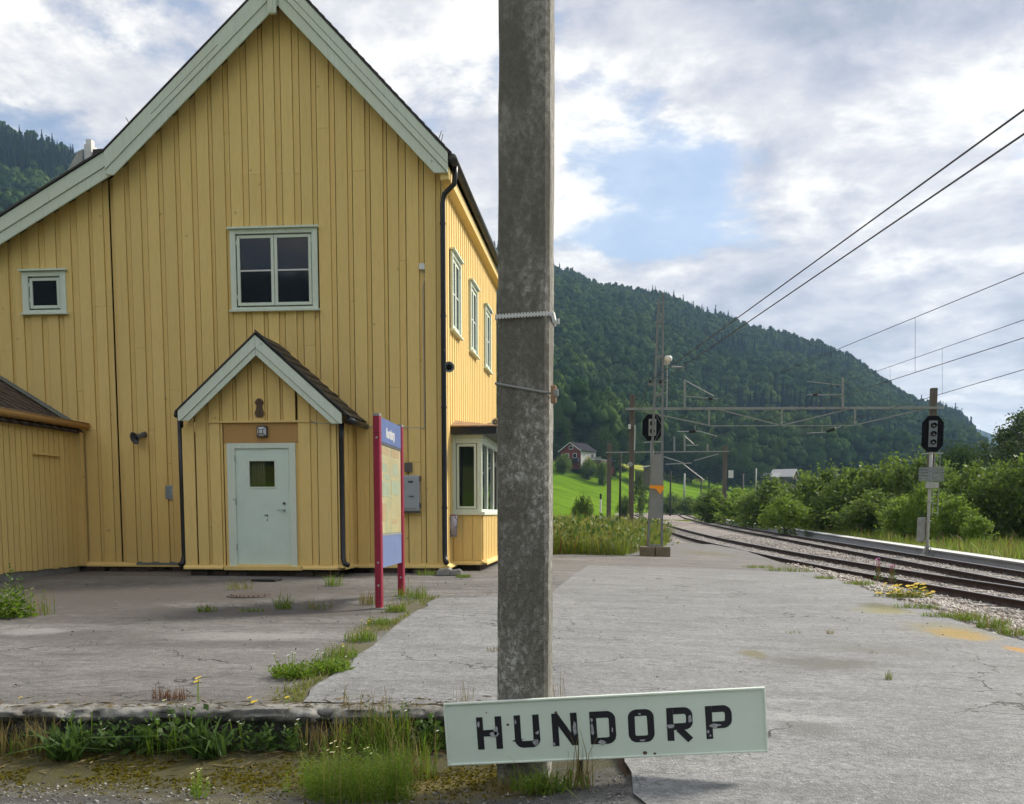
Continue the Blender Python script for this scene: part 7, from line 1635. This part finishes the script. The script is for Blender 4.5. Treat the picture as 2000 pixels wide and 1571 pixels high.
for (kd, u, vt, vb, wp, Y, lab) in (
    ('bush0', 1392, 948, 1010, 80, 112, 'dark willow bush just left of the notice pole'), ('reeds', 1445, 952, 1012, 100, 100, 'pale reedy thicket right of the notice pole'), ('bright1', 1470, 955, 1015, 70, 88, 'light green bush between reeds and taller bushes'),
    ('bush1', 1508, 925, 1022, 110, 84, 'first tall bush right of the reeds'), ('bright0', 1532, 962, 1030, 90, 64, 'rounded bright green bush at the meadow edge left of centre'), ('bush2', 1572, 918, 1026, 110, 76, 'grey green bush in front of the far houses'),
    ('bush0', 1622, 906, 1030, 130, 70, 'broad dark bush left of the white roof'), ('bush1', 1680, 896, 1032, 140, 66, 'dark bush under the white roofed house'), ('bush2', 1735, 884, 1034, 150, 64, 'tall dark bush midway to the three lamp signal'),
    ('bush0', 1790, 882, 1034, 130, 62, 'tall reddish topped bush left of the three lamp signal'), ('bush1', 1705, 948, 1030, 120, 58, 'low dark bush before the tall bushes'), ('bright1', 1770, 960, 1040, 90, 53, 'bright green bush left of the three lamp signal mast'),
    ('bright0', 1805, 925, 1040, 80, 51, 'bright leafy bush directly behind the three lamp signal'), ('bush2', 1852, 905, 1038, 110, 58, 'bush right behind the three lamp signal ladder'), ('bush1', 1895, 895, 1040, 120, 55, 'pale topped bush right of the signal'),
    ('bush0', 1940, 900, 1042, 120, 52, 'dense dark bush near the right edge'), ('bush2', 1985, 885, 1044, 130, 50, 'large dark bush cut by the right edge'), ('bright1', 1908, 1000, 1046, 56, 45, 'small bright sapling in the meadow at right'), ('bush1', 2040, 870, 1044, 130, 49, 'bush just beyond the right edge'), ('bright0', 1865, 960, 1042, 80, 48, 'low green bush right of the signal mast')):
    stand(kd, u, vt, vb, wp, Y, lab, 'trackside_bush', 'bush', BS)
for (kd, u, vt, vb, wp, Y, lab) in (('birch0', 1985, 800, 1000, 120, 78, 'tall drooping birch at the right edge'), ('birch1', 2040, 790, 1000, 140, 74, 'birch partly beyond the right edge'), ('birch1', 1966, 852, 1000, 56, 90, 'slimmer birch left of the tall drooping birch'), ('round0', 1868, 868, 1000, 90, 105, 'olive green tree between signal and birches'), ('round1', 1900, 885, 1000, 80, 110, 'dark tree behind the pale topped bush')):
    stand(kd, u, vt, vb, wp, Y, lab, 'birch_tree' if 'birch' in kd else 'broadleaf_tree', 'tree', 'trees at the right edge')
def tz_(u, Y): q = atY(u, 950, Y); return float(terrain(q.x, Y))
for (kd, u, vt, wp, Y, lab) in (('round0', 1095, 815, 60, 345, 'tall birch left behind the red house'), ('round1', 1128, 848, 55, 350, 'pale round tree behind the red house roof'), ('round0', 1155, 842, 55, 352, 'second pale tree behind the red house'), ('round1', 1178, 838, 50, 348, 'slim tree right of the red house'), ('dark', 1200, 885, 60, 335, 'dark round tree between red shed and black pole'), ('round0', 1222, 835, 55, 362, 'tree rising behind the left gantry pole'), ('dark', 1086, 870, 30, 335, 'dark tree beside the concrete pole'),
    ('birch1', 1250, 925, 26, 150, 'small round crowned tree with thin trunk beside the lattice mast'), ('dark', 1322, 850, 60, 400, 'dark tree right of the lattice mast'), ('dark', 1350, 862, 70, 410, 'broad dark tree below the gantry'), ('round1', 1385, 868, 60, 405, 'grey green tree left of the notice pole'), ('dark', 1420, 885, 70, 400, 'dark tree behind the notice pole'), ('round0', 1450, 890, 60, 405, 'round tree right of the notice pole'), ('dark', 1478, 905, 50, 410, 'small dark tree left of the far houses'), ('dark', 1570, 920, 50, 400, 'dark tree right of the far brown house'), ('round1', 1605, 925, 50, 390, 'pale tree right of the far houses')):
    stand(kd, u, vt, 950, wp, Y, lab, 'broadleaf_tree', 'tree', 'trees below the forest', tz_(u, Y))
for k, (u, v, wp, hp2, Y, lab) in enumerate(((1140, 985, 40, 22, 100, 'dark low bush at the foot of the field'), (1100, 895, 30, 12, 315, 'garden bush before the red house'), (1150, 905, 30, 14, 318, 'hedge bush below the terrace'), (1178, 915, 24, 16, 316, 'small bush below the red shed'), (1345, 992, 50, 26, 215, 'dark bush in the bend of the track'), (1310, 990, 50, 30, 225, 'rounded bush behind the lattice mast'), (1375, 985, 46, 26, 235, 'leafy bush at the end of the track bend'), (1410, 985, 50, 28, 240, 'willow bush behind the reeds'), (1285, 985, 40, 24, 230, 'low bush left in the track bend'), (1220, 985, 30, 20, 180, 'low bush left of the slim black pole'))):
    stand(('bush0', 'bush1', 'bush2')[k % 3], u, v - hp2, v, wp, Y, lab, 'field_bush', 'bush', 'bushes by the field', tz_(u, Y))
# --- the forest on the hillside: thousands of trees, one mass
src = bpy.data.collections.new('forest_tree_kinds')
def srcobj(nm, me): o = bpy.data.objects.new(nm, me); src.objects.link(o)
def spruce(seed, h, w):
    rg = G(seed); C = []; D = []; L_ = []
    for k in range(15):
        f = k / 15; z = h * (.06 + .94 * f); r = w / 2 * (1 - f) ** .8 * (.85 + .3 * rg.random()) + .12
        for j in range(int(11 - 5 * f)): a = rg.random() * 6.28; C.append((0, 0, z)); D.append((math.cos(a), math.sin(a), -.28 + .15 * rg.random())); L_.append(r * (.75 + .4 * rg.random()))
    C.append((0, 0, h * .92)); D.append((0, 0, 1)); L_.append(h * .10)
    C = np.array(C, float); D = np.array(D, float); L_ = np.array(L_); n = len(C); D /= np.linalg.norm(D, axis=1, keepdims=True); S_ = np.cross(D, np.array([[0, 0, 1.]])); S_[-1] = (1, 0, 0); S_ /= np.linalg.norm(S_, axis=1, keepdims=True)
    hw = (L_ * .42)[:, None]; dp = np.array([[0, 0, 1.]]) * (L_ * .16)[:, None]
    V = np.stack([C, C + D * L_[:, None] * .6 + S_ * hw - dp, C + D * L_[:, None] - dp * .4, C + D * L_[:, None] * .6 - S_ * hw - dp], 1).reshape(-1, 3)
    V, F = cat([(V, np.arange(n * 4).reshape(-1, 4)), core(rg, [(w * .34, .6), (w * .3, h * .25), (w * .2, h * .5), (w * .1, h * .75), (.02, h * .96)], 7, .12)])
    return npmesh(f'spruce{seed}', V, F)
def core(rg, prof, seg=9, jit=.16):
    V = []; F = []
    for r, z in prof:
        for k in range(seg): a = 6.283 * k / seg; q = r * (1 + jit * rg.normal()); V.append((q * math.cos(a), q * math.sin(a), z + .3 * rg.normal()))
    for j in range(len(prof) - 1):
        for k in range(seg): F.append((j * seg + k, j * seg + (k + 1) % seg, (j + 1) * seg + (k + 1) % seg, (j + 1) * seg + k))
    return np.array(V), np.array(F)
def blob(rg, c, r, seg=8):
    ph = np.linspace(.12, math.pi - .25, 6); V, F = core(rg, [(r * math.sin(p) * (1 + .10 * rg.normal()), -r * math.cos(p) * .95) for p in ph], seg, .10); return V + np.array(c), F
for k in range(4):
    rg = G(500 + k); V, F, cl = crown(rg, 380, 7.2, 13.5, .85, clumps=11, z0=1.6)
    V, F = cat([(V, F), core(rg, [(.8, .3), (1.9, 2.5), (2.4, 5), (2.2, 8), (1.3, 10.6), (.05, 11.9)])] + [blob(rg, c * [.85, .85, .93], 1.15 + .75 * rg.random()) for c in cl]); me = npmesh(f'a_leafy{k}', V, F); me.materials.append(LF_FORL if k == 3 else LF_FOR1); srcobj(f'a_leafy{k}', me)
for k in range(2): me = spruce(510 + k, 16, 5.5); me.materials.append(LF_FOR2); srcobj(f'b_spruce{k}', me)
rg = G(600); pts = []
N_ = 16500; u = rg.uniform(-250, 2030, N_); hid = (u > 300) & (u < 880); az = np.radians(np.degrees(np.arctan((u - 1000) / 2000)) - 5.57); azd = np.degrees(az)
db = np.interp(azd, TA[:, 0], TA[:, 4]); dr = np.interp(azd, RA[:, 0], RA[:, 1]); r = np.sqrt(rg.random(N_) * ((dr + 25) ** 2 - (db - 10) ** 2) + (db - 10) ** 2)
keep = (~hid | (rg.random(N_) < .2)); az, r, db, dr = az[keep], r[keep], db[keep], dr[keep]; fx, fy = r * np.sin(az), r * np.cos(az)
n_b = 1500; ab = rg.uniform(np.radians(110), np.radians(250), n_b); rb_ = rg.uniform(420, 1150, n_b); fx = np.concatenate([fx, rb_ * np.sin(ab)]); fy = np.concatenate([fy, rb_ * np.cos(ab)]); frac = np.concatenate([(r - db) / (dr - db), np.full(n_b, .5)])
fz = terrain(fx, fy) - .6; nF = len(fx); pn = vnoise(fx, fy, 90, 51) + .35 * frac + .25 * (rg.random(nF) - .5)
isS = pn > .96; idx = np.where(isS, 4 + rg.integers(0, 2, nF), rg.integers(0, 4, nF)).astype(np.int32); sc_ = (.55 + .65 * rg.random(nF)) * np.where(frac > .93, 1.0, 1.12) * np.where(isS, 1.0, .92) * (1.42 - .48 * np.clip(frac, 0, 1)) * (.8 + .5 * vnoise(fx, fy, 60, 57))
me = bpy.data.meshes.new('forest'); me.vertices.add(nF); me.vertices.foreach_set('co', np.stack([fx, fy, fz], -1).astype(np.float32).ravel())
for nm, tp, arr in (('kind', 'INT', idx), ('size', 'FLOAT', sc_.astype(np.float32)), ('turn', 'FLOAT', (rg.random(nF) * 6.28).astype(np.float32))): a = me.attributes.new(nm, tp, 'POINT'); a.data.foreach_set('value', arr)
forest = tag(bpy.data.objects.new('forest', me), 'dense mixed birch and spruce forest covering the hillside', 'forest', kind='stuff'); COL.objects.link(forest)
ng = bpy.data.node_groups.new('forest_trees', 'GeometryNodeTree'); ng.interface.new_socket('Geometry', in_out='INPUT', socket_type='NodeSocketGeometry'); ng.interface.new_socket('Geometry', in_out='OUTPUT', socket_type='NodeSocketGeometry')
gi = ng.nodes.new('NodeGroupInput'); go = ng.nodes.new('NodeGroupOutput'); ip = ng.nodes.new('GeometryNodeInstanceOnPoints'); ci = ng.nodes.new('GeometryNodeCollectionInfo'); ci.inputs['Collection'].default_value = src; ci.inputs['Separate Children'].default_value = True; ci.inputs['Reset Children'].default_value = True
def na(nm, tp): x = ng.nodes.new('GeometryNodeInputNamedAttribute'); x.data_type = tp; x.inputs['Name'].default_value = nm; return x.outputs[0]
mtp = ng.nodes.new('GeometryNodeMeshToPoints'); ng.links.new(gi.outputs[0], mtp.inputs[0]); ng.links.new(mtp.outputs[0], ip.inputs['Points']); ng.links.new(ci.outputs[0], ip.inputs['Instance']); ip.inputs['Pick Instance'].default_value = True
ng.links.new(na('kind', 'INT'), ip.inputs['Instance Index']); cx_ = ng.nodes.new('ShaderNodeCombineXYZ'); ng.links.new(na('turn', 'FLOAT'), cx_.inputs[2]); ng.links.new(cx_.outputs[0], ip.inputs['Rotation']); ng.links.new(na('size', 'FLOAT'), ip.inputs['Scale']); ng.links.new(ip.outputs[0], go.inputs[0])
md = forest.modifiers.new('trees', 'NODES'); md.node_group = ng

# --- valley air
hz = MB().box(-4720, 4720, -4720, 4720, -60, 402).build('haze', NB('valley_haze').m); tag(hz, 'thin bluish haze filling the valley air', 'haze', kind='stuff')
m = MATS['valley_haze']; m.node_tree.nodes.clear(); o_ = m.node_tree.nodes.new('ShaderNodeOutputMaterial'); v_ = m.node_tree.nodes.new('ShaderNodeVolumePrincipled')
v_.inputs['Color'].default_value = (.42, .66, 1.0, 1); v_.inputs['Density'].default_value = .00015; v_.inputs['Anisotropy'].default_value = .2
m.node_tree.links.new(v_.outputs[0], o_.inputs['Volume'])
